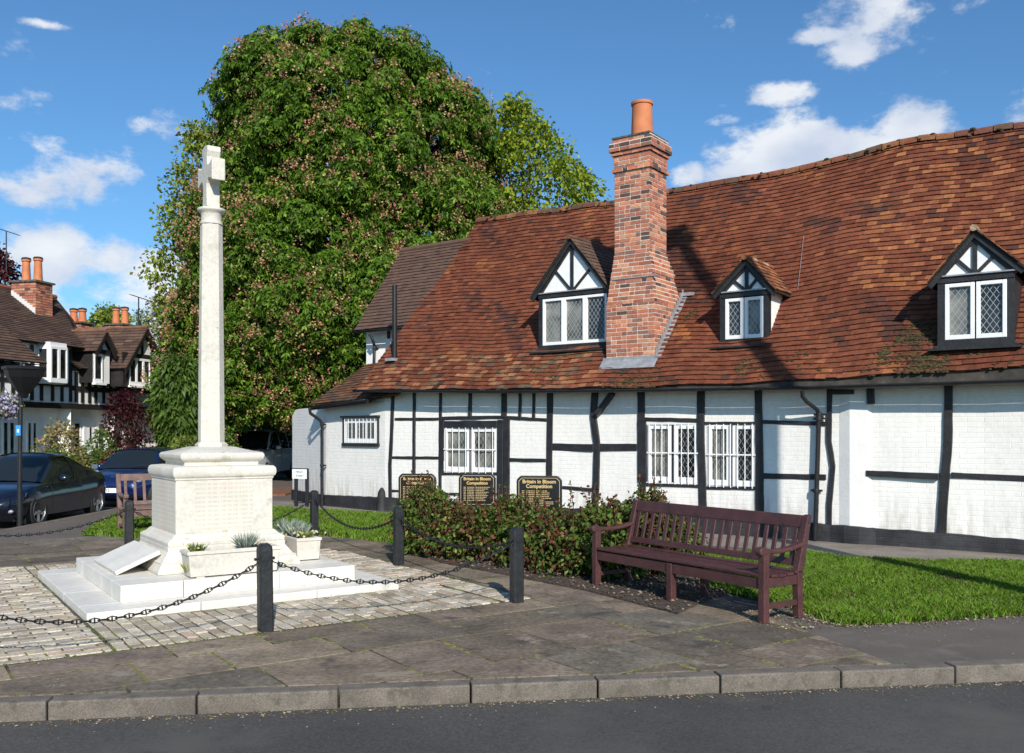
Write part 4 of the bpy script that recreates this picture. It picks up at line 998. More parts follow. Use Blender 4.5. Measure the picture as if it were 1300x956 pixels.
# ================================================================== MEMORIAL
stone = pm('portland_stone', (.59, .56, .495), .78, noise=(2.5, .1), noise2=(30, .1), bump=(50, .45, .008), blotch=[((.36, .34, .28), 3.6, .58, .16, 2), ((.56, .48, .41), 1.3, .55, .25, 6), ((.25, .25, .22), 9, .68, .08, 11)])
stonei = pm('inscribed_stone', (.6, .565, .49), .78, noise=(2.5, .07), bump=(50, .3, .005), blotch=[((.62, .5, .43), 1.3, .5, .25, 6)], stripes=(21, .6))
marble = pm('white_marble', (.66, .635, .58), .55, noise=(2, .07), noise2=(16, .06), bump=(35, .25, .004), blotch=[((.4, .39, .36), 2.4, .6, .2, 3), ((.5, .46, .36), 7, .66, .08, 8)])
mem = thing('war_memorial', 'pale stone memorial cross on a tall octagonal shaft above a square stepped pedestal', 'memorial', (MC.x, MC.y, 0), MROT)
def blocks(name, r, z0, z1, mat, joints=(), g=.003, bev=.008):
    """a square course of a step made of a few stones (joints along the faces)"""
    m = MB(); e = [-r] + list(joints) + [r]
    for a, b in zip(e, e[1:]): m.box(a + (g if a > -r else 0), b - (g if b < r else 0), -r, -r + .4, z0, z1)
    for a, b in zip(e, e[1:]): m.box(a + (g if a > -r else 0), b - (g if b < r else 0), r - .4, r, z0, z1)
    for sx in (-1, 1):
        x0, x1 = (-r, -r + .4) if sx < 0 else (r - .4, r)
        m.box(x0, x1, -r + .4 + g, -.3, z0, z1); m.box(x0, x1, -.3 + g, r - .4 - g, z0, z1)
    m.box(-r + .4 + g, r - .4 - g, -r + .4 + g, r - .4 - g, z0, z1 - .002)
    return m.build(name, mat, mem, bevel=bev)
blocks('lower_step', 1.555, -.02, .094, marble, (-.55, .62)); blocks('upper_step', 1.2, .094, .258, marble, (-.62, .35))
m = MB(); m.sqlathe([(.755, .258), (.755, .285), (.715, .36), (.725, .37), (.69, .385), (.65, .44), (.625, .475), (.625, .52)]); m.build('plinth', stone, mem, bevel=.006)
m = MB(); m.sqlathe([(.62, .521), (.625, .56), (.6, .585), (.57, .60), (.55, .625), (.53, .64)]); m.build('base_moulding', stone, mem, bevel=.004)
m = MB(); m.sqlathe([(.52, .64), (.52, 1.2)]); m.build('die', stone, mem, bevel=.004)
m = MB(); 
for s_ in (-1, 1):
    for q in (-.0,):
        m.box(-.32, .3, s_ * .521 - .0015, s_ * .521 + .0015, .66, 1.18); m.box(s_ * .521 - .0015, s_ * .521 + .0015, -.5, .5, .66, 1.18)
m.build('inscribed_panel', stonei, mem)
m = MB(); m.sqlathe([(.52, 1.2), (.53, 1.205), (.53, 1.225), (.54, 1.232), (.549, 1.245), (.555, 1.27), (.555, 1.3), (.548, 1.325), (.53, 1.342), (.43, 1.352)]); m.build('cornice', stone, mem, smooth=True, angle=40, bevel=.004)
m = MB(); m.sqlathe([(.4, 1.345), (.4, 1.385), (.42, 1.40), (.445, 1.42), (.455, 1.44), (.455, 1.465), (.44, 1.485), (.3, 1.52), (.2, 1.55), (.1, 1.555)]); m.build('upper_cap', stone, mem, smooth=True, angle=30, bevel=.004)
def octa(prof, name, n=8, smooth=False):
    m = MB(); m.lathe(prof, (0, 0, 0), n, a0=math.pi / 8); return m.build(name, stone, mem, smooth=smooth, bevel=.003, seg=1, angle=40)
k = 1 / math.cos(math.pi / 8)
octa([(.165 * k, 1.535), (.165 * k, 1.575), (.135 * k, 1.6), (.13 * k, 1.61)], 'shaft_base')
octa([(.133 * k, 1.61), (.128 * k, 2.4), (.12 * k, 3.3), (.112 * k, 4.04)], 'shaft')
m = MB(); m.lathe([(.11, 4.04), (.125, 4.045), (.125, 4.065), (.112, 4.075), (.112, 4.15), (.125, 4.175), (.148, 4.19), (.155, 4.205), (.148, 4.22), (.12, 4.23), (.1, 4.235)], n=24); m.build('collar', stone, mem, smooth=True, angle=50)
# flared (pattee) cross; its face looks along local x, its arms run along local y
def wheelpoly():
    P = [(-.085, 4.235), (.085, 4.235), (.07, 4.45)]
    P += [(.075, 4.49), (.1, 4.525), (.14, 4.535), (.195, 4.52), (.272, 4.49), (.272, 4.735), (.195, 4.7), (.13, 4.69), (.095, 4.7), (.085, 4.74), (.082, 4.79), (.11, 4.85), (.11, 4.905), (.0, 4.925)]
    L = P + [(-x, z) for x, z in reversed(P[2:-1])]
    return L
m = MB(); m.prism(wheelpoly(), (-.074, 0, 0), (0, 1, 0), (0, 0, 1), (.148, 0, 0)); m.build('cross', stone, mem, bevel=.01)
# pedestal extras: all rest on the steps, so top level
def onmem(name, label, cat, a, b, z, rz=0, group=None):
    x, y = M2(a, b); return thing(name, label, cat, (x, y, z), MROT + rz, group)
def trough(t, L, D_, H, taper=.03):
    m = MB(); w_ = .035
    o = [(-L / 2 + taper, -D_ / 2 + taper), (L / 2 - taper, -D_ / 2 + taper), (L / 2 - taper, D_ / 2 - taper), (-L / 2 + taper, D_ / 2 - taper)]; u = [(-L / 2, -D_ / 2), (L / 2, -D_ / 2), (L / 2, D_ / 2), (-L / 2, D_ / 2)]
    i_ = [(-L / 2 + w_, -D_ / 2 + w_), (L / 2 - w_, -D_ / 2 + w_), (L / 2 - w_, D_ / 2 - w_), (-L / 2 + w_, D_ / 2 - w_)]
    m.add([(*p, .012) for p in o] + [(*p, H) for p in u] + [(*p, H) for p in i_] + [(*p, H - .05) for p in i_],
          [(3, 2, 1, 0)] + [(k, (k + 1) % 4, 4 + (k + 1) % 4, 4 + k) for k in range(4)] + [(4 + k, 4 + (k + 1) % 4, 8 + (k + 1) % 4, 8 + k) for k in range(4)] + [(8 + k, 8 + (k + 1) % 4, 12 + (k + 1) % 4, 12 + k) for k in range(4)])
    m.build('trough', stone, t, bevel=.008)
    m = MB(); m.box(-L / 2 - .008, L / 2 + .008, -D_ / 2 - .008, -D_ / 2 + .0, H - .035, H - .003); m.box(-L / 2 - .008, -L / 2, -D_ / 2, D_ / 2, H - .035, H - .003); m.box(L / 2, L / 2 + .008, -D_ / 2, D_ / 2, H - .035, H - .003); m.build('rim', stone, t, bevel=.003, seg=1)
    m = MB(); m.box(-L / 2 + w_, L / 2 - w_, -D_ / 2 + w_, D_ / 2 - w_, H - .08, H - .03); m.build('soil', earth, t)
    for sx in (-1, 1): m = MB(); m.box(sx * L * .36 - .04, sx * L * .36 + .04, -D_ / 2 + .04, D_ / 2 - .04, 0, .013); m.build('foot', stone, t)
t1 = onmem('stone_planter', 'low white stone trough with one grey green tuft, on the front of the memorial steps', 'planter', -.1, -1.03, .258, 0, 'stone troughs on the memorial steps'); trough(t1, .94, .3, .27)
t2 = onmem('stone_planter', 'white stone trough of silvery foliage and cream flowers on the right of the steps', 'planter', .92, -.2, .258, R(90), 'stone troughs on the memorial steps'); trough(t2, .78, .29, .26, .015)
ts = onmem('tablet', 'pale marble tablet leaning tilted against the left side of the memorial plinth', 'stone tablet', -1.1, .05, .259, 0)
m = MB(); Mt = Matrix.Rotation(-R(23), 4, 'Y'); m.box(0, .47, -.56, .56, 0, .045, M=Mt); m.build('slab', marble, ts, bevel=.006)

# ================================================================== BOLLARDS AND CHAINS
bollm = pm('black_bollard_paint', (.016, .017, .019), .5, noise=(14, .5), bump=(40, .5, .006), blotch=[((.05, .05, .055), 12, .62, .08, 1)])
def make_bollard(label):
    t = thing('bollard', label, 'bollard', group='black timber bollards round the memorial')
    m = MB(); w_ = .058; c = .016
    P = [(-w_ + c, -w_), (w_ - c, -w_), (w_, -w_ + c), (w_, w_ - c), (w_ - c, w_), (-w_ + c, w_), (-w_, w_ - c), (-w_, -w_ + c)]
    def ring(s_, z): return [(x * s_, y * s_, z) for x, y in P]
    V = ring(1, -.1) + ring(1, .69) + ring(.93, .725) + ring(.55, .75); m.add(V, [tuple(range(7, -1, -1))] + [(i * 8 + k, i * 8 + (k + 1) % 8, (i + 1) * 8 + (k + 1) % 8, (i + 1) * 8 + k) for i in range(3) for k in range(8)] + [tuple(range(24, 32))]); m.build('post', bollm, t)
    m = MB(); m.tube([(-.075, 0, .62), (.075, 0, .62)], .008, 6); m.sphere((.078, 0, .62), .014, 8, 5); m.sphere((-.078, 0, .62), .014, 8, 5); m.build('eye_bolt', iron, t); return t
BP = [('black bollard in the middle foreground, nearest to the camera', (337, 803), -.02), ('black bollard at the right corner of the setts beside the rose bushes', (656, 766), 0), ('black bollard standing in front of the left award board', (506, 719), 0),
      ('black bollard behind the right stone trough, near the cottage downpipe', (399, 681), 0), ('black bollard in front of the weathered bench on the left', (164, 703.5), 0)]
b0 = None; BL = []
for lab, (px, py), lean in BP:
    o = make_bollard(lab) if b0 is None else copy_tree(b0)
    if b0 is None: b0 = o
    o['label'] = lab; x, y = G(px, py); o.location = (x, y, .01); o.rotation_euler = (lean * .3, lean * .5, MROT + random.uniform(-.1, .1)); BL.append(Vector((x, y, .63)))
extra = [Vector((*M2(-2.95, -2.88), .62)), Vector((*M2(-2.95, 3.8), .62))]
for q, lab in zip(extra, ('black bollard at the left front corner of the setts', 'black bollard at the far left of the setts')):
    o = copy_tree(b0); o['label'] = lab; o.location = (q.x, q.y, .01)
def chain(p, q, sag, label, spikes=True):
    L = (q - p).length; pts = []; n = 200
    for i in range(n + 1): t = i / n; P = p.lerp(q, t); P.z -= sag * 4 * t * (1 - t); pts.append(P)
    cum = [0]
    for a, b in zip(pts, pts[1:]): cum.append(cum[-1] + (b - a).length)
    T_ = cum[-1]; pitch = .062; nl = int(T_ / pitch); m = MB(); j = 0
    for i in range(nl):
        s_ = (i + .5) * T_ / nl
        while cum[j + 1] < s_: j += 1
        P = pts[j].lerp(pts[j + 1], (s_ - cum[j]) / (cum[j + 1] - cum[j])); t = (pts[j + 1] - pts[j]).normalized()
        up = Vector((0, 0, 1)); x = t.cross(up).normalized(); y = x.cross(t)
        u = (x if i % 2 else y); hl, hw = .043, .0165; ring = []
        for k in range(10):
            a = 2 * math.pi * k / 10; ring.append(P + t * hl * math.cos(a) + u * hw * math.sin(a))
        m.tube(ring, .0048, 4, closed=True)
        if spikes and i % 2 == 0:
            for d in (x, y): m.tube([P - d * .032, P - d * .008, P, P + d * .008, P + d * .032], [.0008, .006, .007, .006, .0008], 4)
    o = m.build('chain', iron); return tag(o, label, 'chain', 'spiked iron chains between the bollards')
chain(extra[0], BL[0], .36, 'spiked chain hanging across the left front of the memorial steps'); chain(BL[0], BL[1], .3, 'spiked chain hanging from the nearest bollard towards the rose bushes')
chain(BL[1], BL[2], .2, 'chain in front of the rose bed soil between two right hand bollards'); chain(BL[2], BL[3], .3, 'chain hanging across the lawn in front of the cottage'); chain(BL[3], BL[4], .42, 'chain behind the memorial pedestal crossing the lawn'); chain(BL[4], extra[1], .3, 'chain at the far left running out of view beside the pavement')

# ================================================================== BENCHES
maroon = pm('maroon_painted_wood', (.07, .027, .027), .5, noise=(7, .25), noise2=(60, .18), bump=(45, .6, .004), blotch=[((.13, .085, .07), 12, .66, .06, 2), ((.035, .015, .015), 4, .6, .1, 5)])
greyw = pm('weathered_wood', (.16, .1, .085), .75, noise=(9, .3), bump=(35, .5, .004))
def bench(label, L, mat, legs, loc, rz, H=.93, sl=20):
    """local x along the seat, front at -y"""
    t = thing('park_bench', label, 'bench', (*loc, .008), rz); D_ = .54; SH = .43
    tilt = .12                                 # back leans
    xs = [(-L / 2 + .035) + (L - .07) * k / (legs - 1) for k in range(legs)]
    for k, x in enumerate(xs):
        endp = k in (0, legs - 1); m = MB(); hb = .62 if endp else SH - .03
        m.box(x - .035, x + .035, 0, .075, 0, hb); m.build('leg', mat, t, bevel=.006)
        m = MB(); hh = H if endp else SH
        prof = [(D_ - .07, 0), (D_, 0), (D_ - .01, SH - .05), (D_ + tilt * .95, hh - .02), (D_ + tilt * .9, hh + .0), (D_ + tilt * .9 - .05, hh - .01), (D_ + tilt - .075, hh - .06), (D_ - .085, SH)] if endp else [(D_ - .07, 0), (D_, 0), (D_, hh), (D_ - .07, hh)]
        m.prism(prof, (x - .035, 0, 0), (0, 1, 0), (0, 0, 1), (.07, 0, 0)); m.build('leg', mat, t, bevel=.008)
        m = MB(); m.box(x - .022, x + .022, .075, D_ - .06, SH - .12, SH - .03); m.build('seat_bearer', mat, t, bevel=.004, seg=1)
        if endp:
            m = MB(); m.box(x - .02, x + .02, .075, D_ - .07, .12, .17); m.build('side_stretcher', mat, t, bevel=.004, seg=1)
            m = MB(); ar = [(-.045, .625), (-.05, .655), (-.03, .675), (.02, .68), (.1, .655), (.25, .65), (.4, .665), (D_ + .02, .695), (D_ + .02, .655), (.4, .625), (.25, .61), (.1, .615), (.02, .61), (-.03, .605)]
            m.prism(ar, (x - .038, 0, 0), (0, 1, 0), (0, 0, 1), (.076, 0, 0)); m.build('armrest', mat, t, bevel=.012)
    for k in range(5):                          # seat slats, dished
        y0 = .0 + k * .106; z = SH - .03 + (.012 if k in (0, 4) else 0) - (.004 if k == 2 else 0); m = MB(); e = 0 if 0 < k < 4 else 0
        m.box(-L / 2 + (.0 if k else .07), L / 2 - (.0 if k else .07), y0, y0 + .09, z, z + .027); m.build('seat_slat', mat, t, bevel=.006)
    m = MB(); m.box(-L / 2 + .07, L / 2 - .07, .015, .045, SH - .13, SH - .031); m.build('front_apron', mat, t, bevel=.004)
    m = MB(); m.box(-L / 2 + .07, L / 2 - .07, D_ - .05, D_ - .02, SH - .12, SH - .031); m.build('rear_apron', mat, t, bevel=.004)
    def bk(z): return D_ - .085 + .03 + (z - SH) / (H - SH) * tilt
    m = MB(); m.hexa([(-L / 2 + .07, bk(H - .12), H - .125), (L / 2 - .07, bk(H - .12), H - .125), (L / 2 - .07, bk(H - .12) + .035, H - .125), (-L / 2 + .07, bk(H - .12) + .035, H - .125), (-L / 2 + .07, bk(H) - .004, H - .01), (L / 2 - .07, bk(H) - .004, H - .01), (L / 2 - .07, bk(H) + .031, H - .01), (-L / 2 + .07, bk(H) + .031, H - .01)]); m.build('top_rail', mat, t, bevel=.008)
    z = SH + .07; m = MB(); m.hexa([(-L / 2 + .07, bk(z - .03), z - .03), (L / 2 - .07, bk(z - .03), z - .03), (L / 2 - .07, bk(z - .03) + .035, z - .03), (-L / 2 + .07, bk(z - .03) + .035, z - .03), (-L / 2 + .07, bk(z + .03), z + .03), (L / 2 - .07, bk(z + .03), z + .03), (L / 2 - .07, bk(z + .03) + .035, z + .03), (-L / 2 + .07, bk(z + .03) + .035, z + .03)]); m.build('lower_rail', mat, t, bevel=.005)
    n = sl
    for k in range(n):
        x = -L / 2 + .07 + (L - .14) * (k + .5) / n; wd = .024; m = MB(); z0, z1 = SH + .09, H - .12
        m.hexa([(x - wd, bk(z0) + .006, z0), (x + wd, bk(z0) + .006, z0), (x + wd, bk(z0) + .024, z0), (x - wd, bk(z0) + .024, z0), (x - wd, bk(z1) + .006, z1), (x + wd, bk(z1) + .006, z1), (x + wd, bk(z1) + .024, z1), (x - wd, bk(z1) + .024, z1)]); m.build('back_slat', mat, t, bevel=.003, seg=1)
    return t
pr, pl = Vector(G(966, 793)), Vector(G(754, 746)); bd = (pr - pl); ang = math.atan2(bd.y, bd.x); mid = (pr + pl) / 2
bench('maroon slatted bench with curved armrests on the paving in front of the rose bushes', bd.length + .07, maroon, 3, (mid.x, mid.y), ang, .94)
pl = Vector(G(149, 677)); bdd = A1; ang = math.atan2(bdd.y, bdd.x); n_ = Vector((-bdd.y, bdd.x)); mid = pl - n_ * .5 + bdd * .9
bench('weathered brown grey slatted bench on the grass left of the memorial pedestal', 1.8, greyw, 2, (mid.x, mid.y), ang, 1.0, 11)

# ================================================================== SIGNS
gold = pm('gold_leaf_lettering', (.75, .52, .22), .4, metal=.35); blk = pm('gloss_black_board', (.01, .01, .011), .3, noise=(5, .3)); goldd = pm('dull_gold_lettering', (.4, .3, .15), .5)
def textmesh(txt, size, name, mat, parent, loc, ext=.0015, ax='CENTER', bold=.0):
    cu_ = bpy.data.curves.new(name, 'FONT'); cu_.body = txt; cu_.size = size; cu_.extrude = ext; cu_.align_x = ax; cu_.align_y = 'CENTER'; cu_.offset = bold; cu_.resolution_u = 3
    o = bpy.data.objects.new(name, cu_); COL.objects.link(o); dg = bpy.context.evaluated_depsgraph_get(); me = bpy.data.meshes.new_from_object(o.evaluated_get(dg)); bpy.data.objects.remove(o)
    M_ = Matrix.Translation(loc) @ Matrix.Rotation(R(90), 4, 'X'); me.transform(M_); me.materials.clear(); me.materials.append(mat); o = bpy.data.objects.new(name, me); COL.objects.link(o); o.parent = parent; return o
def board(label, px0, px1, pyt, Z, rz, hgt_=.46, full=True, seed=1):
    c = AT((px0 + px1) / 2, pyt, Z); w_ = (px1 - px0) / F * Z / math.cos(rz + math.atan((px0 + px1 - 1300) / 2 / F)); t = thing('award_board', label, 'sign board', (c.x, c.y, 0), rz, 'award boards above the rose bushes')
    zt = c.z; zb = zt - hgt_; k = .045; P = [(-w_ / 2 + k, zt), (-w_ / 2, zt - k), (-w_ / 2, zb + k), (-w_ / 2 + k, zb), (w_ / 2 - k, zb), (w_ / 2, zb + k), (w_ / 2, zt - k), (w_ / 2 - k, zt)]
    m = MB(); m.prism(P, (0, 0, 0), (1, 0, 0), (0, 0, 1), (0, .03, 0)); m.build('panel', blk, t)
    m = MB(); n = 8
    for i in range(n):
        a, b = Vector(P[i]), Vector(P[(i + 1) % n]); c_ = Vector((0, (zt + zb) / 2)); 
        def ins(p, q): return p + (c_ - p).normalized() * q
        a2, b2, a3, b3 = ins(a, .018), ins(b, .018), ins(a, .026), ins(b, .026)
        for (u, v, wv, x_) in ((a, b, .006, 0), ): m.tube([(a.x, .015, a.y), (b.x, .015, b.y)], .017, 6, (.02, .018, .016))
        m.face([(a2.x, -.002, a2.y), (b2.x, -.002, b2.y), (b3.x, -.002, b3.y), (a3.x, -.002, a3.y)], (.5, .4, .25))
    m.build('frame', pm('board_frame', attr=True, rough=.4), t)
    textmesh('Britain in Bloom', w_ * .118, 'heading', gold, t, (0, -.003, zt - .065), bold=.0016); textmesh('Competition', w_ * .118, 'heading', gold, t, (0, -.003, zt - .128), bold=.0016)
    m = MB(); rs = random.Random(seed); z = zt - .19
    while z > zb + .05:
        x = -w_ / 2 + .06
        for wd in (.035, w_ * .2, w_ * rs.uniform(.2, .42)):
            xe = x + wd
            while x < xe: l = rs.uniform(.012, .035); m.box(x, min(x + l, xe), -.0035, -.001, z - .006, z + .006); x += l + .006
            x = xe + .02
        z -= .0245
    m.build('small_lettering', goldd, t)
    for sx in (-1, 1): m = MB(); m.box(sx * (w_ / 2 - .1) - .025, sx * (w_ / 2 - .1) + .025, .031, .08, -.05, zt - .1); m.build('post', bollm, t)
board('left black award board with gold lettering, partly covered by rose shoots', 507, 552, 602.5, 14.2, R(-6), .46, seed=1)
board('middle black award board with gold lettering below the barred cottage window', 583.5, 628, 602.5, 13.7, R(-6), .46, seed=2)
board('right black award board with gold lettering, its lower half hidden by roses', 657, 712, 605.5, 12.4, R(-8), .5, seed=3)
sg = thing('street_sign', 'small white street name plate on two black posts by the whitewashed end wall', 'street sign', (*G(379, 652)[:2], 0)); c = Vector((-5.0, 21.2)); sg.location = (c.x + .02, c.y + .0, 0)
Zs = 21.2; a = AT(371, 594.5, Zs); sg.location = (AT(381, 600, Zs).x, Zs, 0); sg.rotation_euler = (0, 0, R(-22)); zt = a.z
m = MB(); m.box(-.21, .19, -.01, .01, zt - .24, zt - .02); m.build('name_plate', whitep, sg); m = MB(); m.box(-.21, .225, -.012, .02, zt - .02, zt + .0); m.box(.19, .225, -.012, .02, zt - .27, zt - .02); m.build('plate_frame', bollm, sg)
for x in (-.13, .17): m = MB(); m.box(x - .035, x + .035, .0, .06, -.05, zt - .05 if x > 0 else zt - .2); m.build('post', bollm, sg, bevel=.004)
textmesh('HIGH', .078, 'lettering', pm('black_lettering', (.03, .03, .03), .5), sg, (-.02, -.0115, zt - .085)); textmesh('STREET', .068, 'lettering', MATS['black_lettering'], sg, (.0, -.0115, zt - .175))

# ================================================================== LAMP POST WITH HANGING BASKET
lp_ = thing('lamp_post', 'slim black post with dark flared lantern and small blue plate beside the coupe', 'lamp post', (AT(25, 660, 16.9).x, 16.9, 0))
m = MB(); m.tube([(0, 0, -.05), (0, 0, .9), (.015, 0, 2.3), (.03, 0, 3.0)], [.05, .042, .036, .03], 12); m.build('pole', iron, lp_, smooth=True)
cz = AT(34, 500, 16.9).z; tz = AT(34, 466, 16.9).z
m = MB(); m.lathe([(.05, cz - .08), (.09, cz), (.2, cz + .14), (.3, cz + .3), (.345, tz - .06), (.37, tz - .05), (.375, tz), (.34, tz + .01), (.06, tz + .02)], (.08, 0, 0), 8, a0=R(22)); m.build('lantern', pm('black_enamel', (.006, .006, .007), .5), lp_)
m = MB(); m.sphere((.08, 0, tz + .03), .035, 8, 6); m.box(-.1, .2, -.01, .01, cz - .14, cz - .12); m.tube([(.02, 0, cz - .13), (-.2, 0, cz + .0), (-.42, 0, cz - .02)], .012, 6); m.build('bracket', iron, lp_)
m = MB(); m.box(-.045, .045, -.055, -.045, AT(26, 553, 16.9).z, AT(26, 540, 16.9).z); m.build('blue_plate', pm('blue_plate', (.03, .25, .7), .4), lp_)
m = MB(); m.box(-.018, .018, -.058, -.056, AT(26, 549, 16.9).z, AT(26, 545, 16.9).z); m.build('plate_mark', whitep, lp_)
# telegraph pole out of view to the right: it throws the long shadow up wall and roof
tp = thing('telegraph_pole', 'tall brown telegraph pole beside the kerb', 'telegraph pole', (6.02, 6.75, 0))
m = MB(); m.tube([(0, 0, -.1), (0, 0, 6), (0, 0, 13.1)], [.15, .14, .12], 14); m.build('pole', pm('creosoted_wood', (.06, .045, .035), .9, bump=(30, .5, .01)), tp, smooth=True)
m = MB(); m.box(-.3, .22, -.12, .12, 12.6, 13.3); m.build('pole_box', iron, tp)
# ================================================================== VEGETATION
leafm = pm('leaf', attr=True, rough=.5, trans=.3, spec=.18); blosm = pm('blossom', attr=True, rough=.7, trans=.35)
barkm = pm('bark', (.09, .07, .055), .95, noise=(6, .35), bump=(18, .9, .04)); twigm = pm('twig', (.07, .05, .035), .9)
def leaf_quads(C, D_, size, rs, ratio=.5, fold=.18, droop=0.0):
    """rhombic leaves: centres C, axis directions D_, lengths size"""
    n = len(C); up = rs.normal(size=(n, 3)); S_ = np.cross(D_, up); S_ /= np.linalg.norm(S_, axis=1)[:, None] + 1e-9; N_ = np.cross(S_, D_)
    size = size[:, None]; a = C; b = C + D_ * size * .5 + S_ * size * ratio * .5 + N_ * size * fold; c = C + D_ * size - np.array([0, 0, 1]) * size * droop; d = C + D_ * size * .5 - S_ * size * ratio * .5 + N_ * size * fold
    V = np.stack([a, b, c, d], 1).reshape(-1, 3); return V, np.arange(n * 4).reshape(n, 4)
def unit(v): return v / (np.linalg.norm(v, axis=1)[:, None] + 1e-9)
def pick(pal, n, rs, var=.25, w_=None):
    pal = np.array(pal); i = rs.choice(len(pal), n, p=w_); return pal[i] * (1 - var + 2 * var * rs.rand(n))[:, None]
def clump_leaves(centers, rad, per, size, pal, rs, wts=None, out=1.0, squash=.8, leaflets=1, ratio=.5, droop=.2, crown_c=None):
    """leaves on little clumps; returns V,F,col"""
    K = len(centers); C0 = np.repeat(centers, per, 0); Rr = np.repeat(rad, per); n = len(C0)
    d = unit(rs.normal(size=(n, 3))); 
    if crown_c is not None:
        o = unit(C0 - crown_c); d = unit(d + o * .55 + np.array([0, 0, .25]))
    p = C0 + d * (Rr * (.55 + .5 * rs.rand(n)))[:, None] * np.array([1, 1, squash])
    ax = unit(d * .6 + rs.normal(size=(n, 3)) * .6 + np.array([0, 0, -.15]))
    col = pick(pal, n, rs, .25, wts) * np.repeat(.85 + .3 * rs.rand(K), per)[:, None]
    if leaflets > 1:
        p = np.repeat(p, leaflets, 0); ax0 = np.repeat(d, leaflets, 0); col = np.repeat(col, leaflets, 0) * (.9 + .2 * rs.rand(n * leaflets))[:, None]; nn = n * leaflets
        t = unit(np.cross(ax0, np.array([0, 0, 1.0]) + rs.normal(size=(nn, 3)) * .05)); b = np.cross(ax0, t); ang = np.tile(np.arange(leaflets), n) * (2 * np.pi / leaflets) + np.repeat(rs.rand(n) * 6.28, leaflets)
        ax = unit(t * np.cos(ang)[:, None] + b * np.sin(ang)[:, None] + ax0 * .25 + np.array([0, 0, -.45])); n = nn
    V, Fq = leaf_quads(p, ax, size * (.7 + .6 * rs.rand(n)), rs, ratio, .12, droop); return V, Fq, col
def limbs(mb, base, h, r, tips, rs_):
    base = Vector(base); top = base + Vector((0, 0, h)); mb.tube([base - Vector((0, 0, .2)), base.lerp(top, .1), base.lerp(top, .5), top], [r * 1.45, r * 1.05, r * .85, r * .6], 10)
    for tp_ in tips:
        tp_ = Vector(tp_); s = base.lerp(top, rs_.uniform(.5, 1)); m_ = s.lerp(tp_, .5) + Vector((rs_.uniform(-.3, .3), rs_.uniform(-.3, .3), rs_.uniform(0, .5))); mb.tube([s, m_, tp_], [r * .4, r * .22, r * .06], 6)
def big_tree(name, label, Zc, prof, clumps, per, size, pal, wts, seed, dep=.8, crad=.75, leaflets=1, ratio=.5, trunk=None, squash=.8, fill=.25, droop=.2, cat='tree', group=None, jit=.35, tr=.35):
    """prof: (py, px left, px right) silhouette rows on the plane Zc; built as a solid of revolution-like crown with real depth"""
    rs = np.random.RandomState(seed); prof = sorted(prof)
    ys = np.array([p[0] for p in prof], float); xl = np.array([p[1] for p in prof], float); xr = np.array([p[2] for p in prof], float)
    wgt = (xr - xl); yy = rs.choice(np.linspace(ys[0], ys[-1], 400), clumps, p=(lambda q: q / q.sum())(np.interp(np.linspace(ys[0], ys[-1], 400), ys, wgt) ** .8 + 30))
    l_ = np.interp(yy, ys, xl); r_ = np.interp(yy, ys, xr); k = Zc / F
    cx_ = ((l_ + r_) / 2 - CX) * k; hw = (r_ - l_) / 2 * k - crad * .75; hw = np.maximum(hw, .1); z = EYE - (yy - HZ) * k
    a = rs.rand(clumps) * 2 * np.pi; rr = np.where(rs.rand(clumps) < fill, rs.rand(clumps) ** .5 * .9, 1 - np.abs(rs.normal(size=clumps)) * .07)
    lump = 1 + .08 * np.sin(a * 3 + z * 1.1) + .07 * np.sin(a * 5 - z * 1.7)
    C = np.c_[cx_ + np.cos(a) * hw * rr * np.minimum(lump, 1.03), Zc + np.sin(a) * hw * dep * rr * lump, z]
    C[:, 2] = C[:, 2] + rs.normal(size=clumps) * .12
    rad = crad * (.6 + .75 * rs.rand(clumps)); cc = np.array([np.mean(cx_), Zc, np.mean(z)])
    V, Fq, col = clump_leaves(C, rad, per, size, pal, rs, wts, squash=squash, leaflets=leaflets, ratio=ratio, droop=droop, crown_c=cc)
    bx, bh = ((prof[-1][1] + prof[-1][2]) / 2 - CX) * k, 0
    if trunk: bx = (trunk[0] - CX) * k
    t = thing(name, label, cat, (bx, Zc, 0), 0, group); off = np.array([bx, Zc, 0])
    npmesh('crown', V - off, Fq, leafm, t, np.clip(col, .003, 1))
    if trunk:
        m = MB(); idx = rs.choice(clumps, 46 if trunk[1] > .25 else 20); limbs(m, (0, 0, 0), trunk[2], trunk[1], [C[i] - off for i in idx], random.Random(seed)); m.build('trunk', barkm, t, smooth=True)
    return t, C, rad, off, rs, cc
CH = [(.088, .175, .016), (.068, .14, .013), (.12, .215, .02), (.165, .26, .03), (.045, .09, .01)]
t, C, rad, off, rs, cc = big_tree('horse_chestnut_tree', 'huge domed dark green horse chestnut covered in fading pink blossom behind the memorial', 33,
    [(62, 400, 470), (67, 368, 510), (76, 335, 540), (92, 306, 562), (112, 288, 590), (140, 272, 616), (175, 270, 634), (220, 268, 644), (280, 254, 648), (340, 236, 650), (400, 220, 645), (450, 214, 635), (495, 212, 610), (515, 222, 590), (526, 255, 560)],
    1900, 62, .155, CH, [.28, .26, .22, .14, .1], 5, dep=.85, crad=.66, leaflets=5, ratio=.42, trunk=(410, .5, 5), fill=.3)
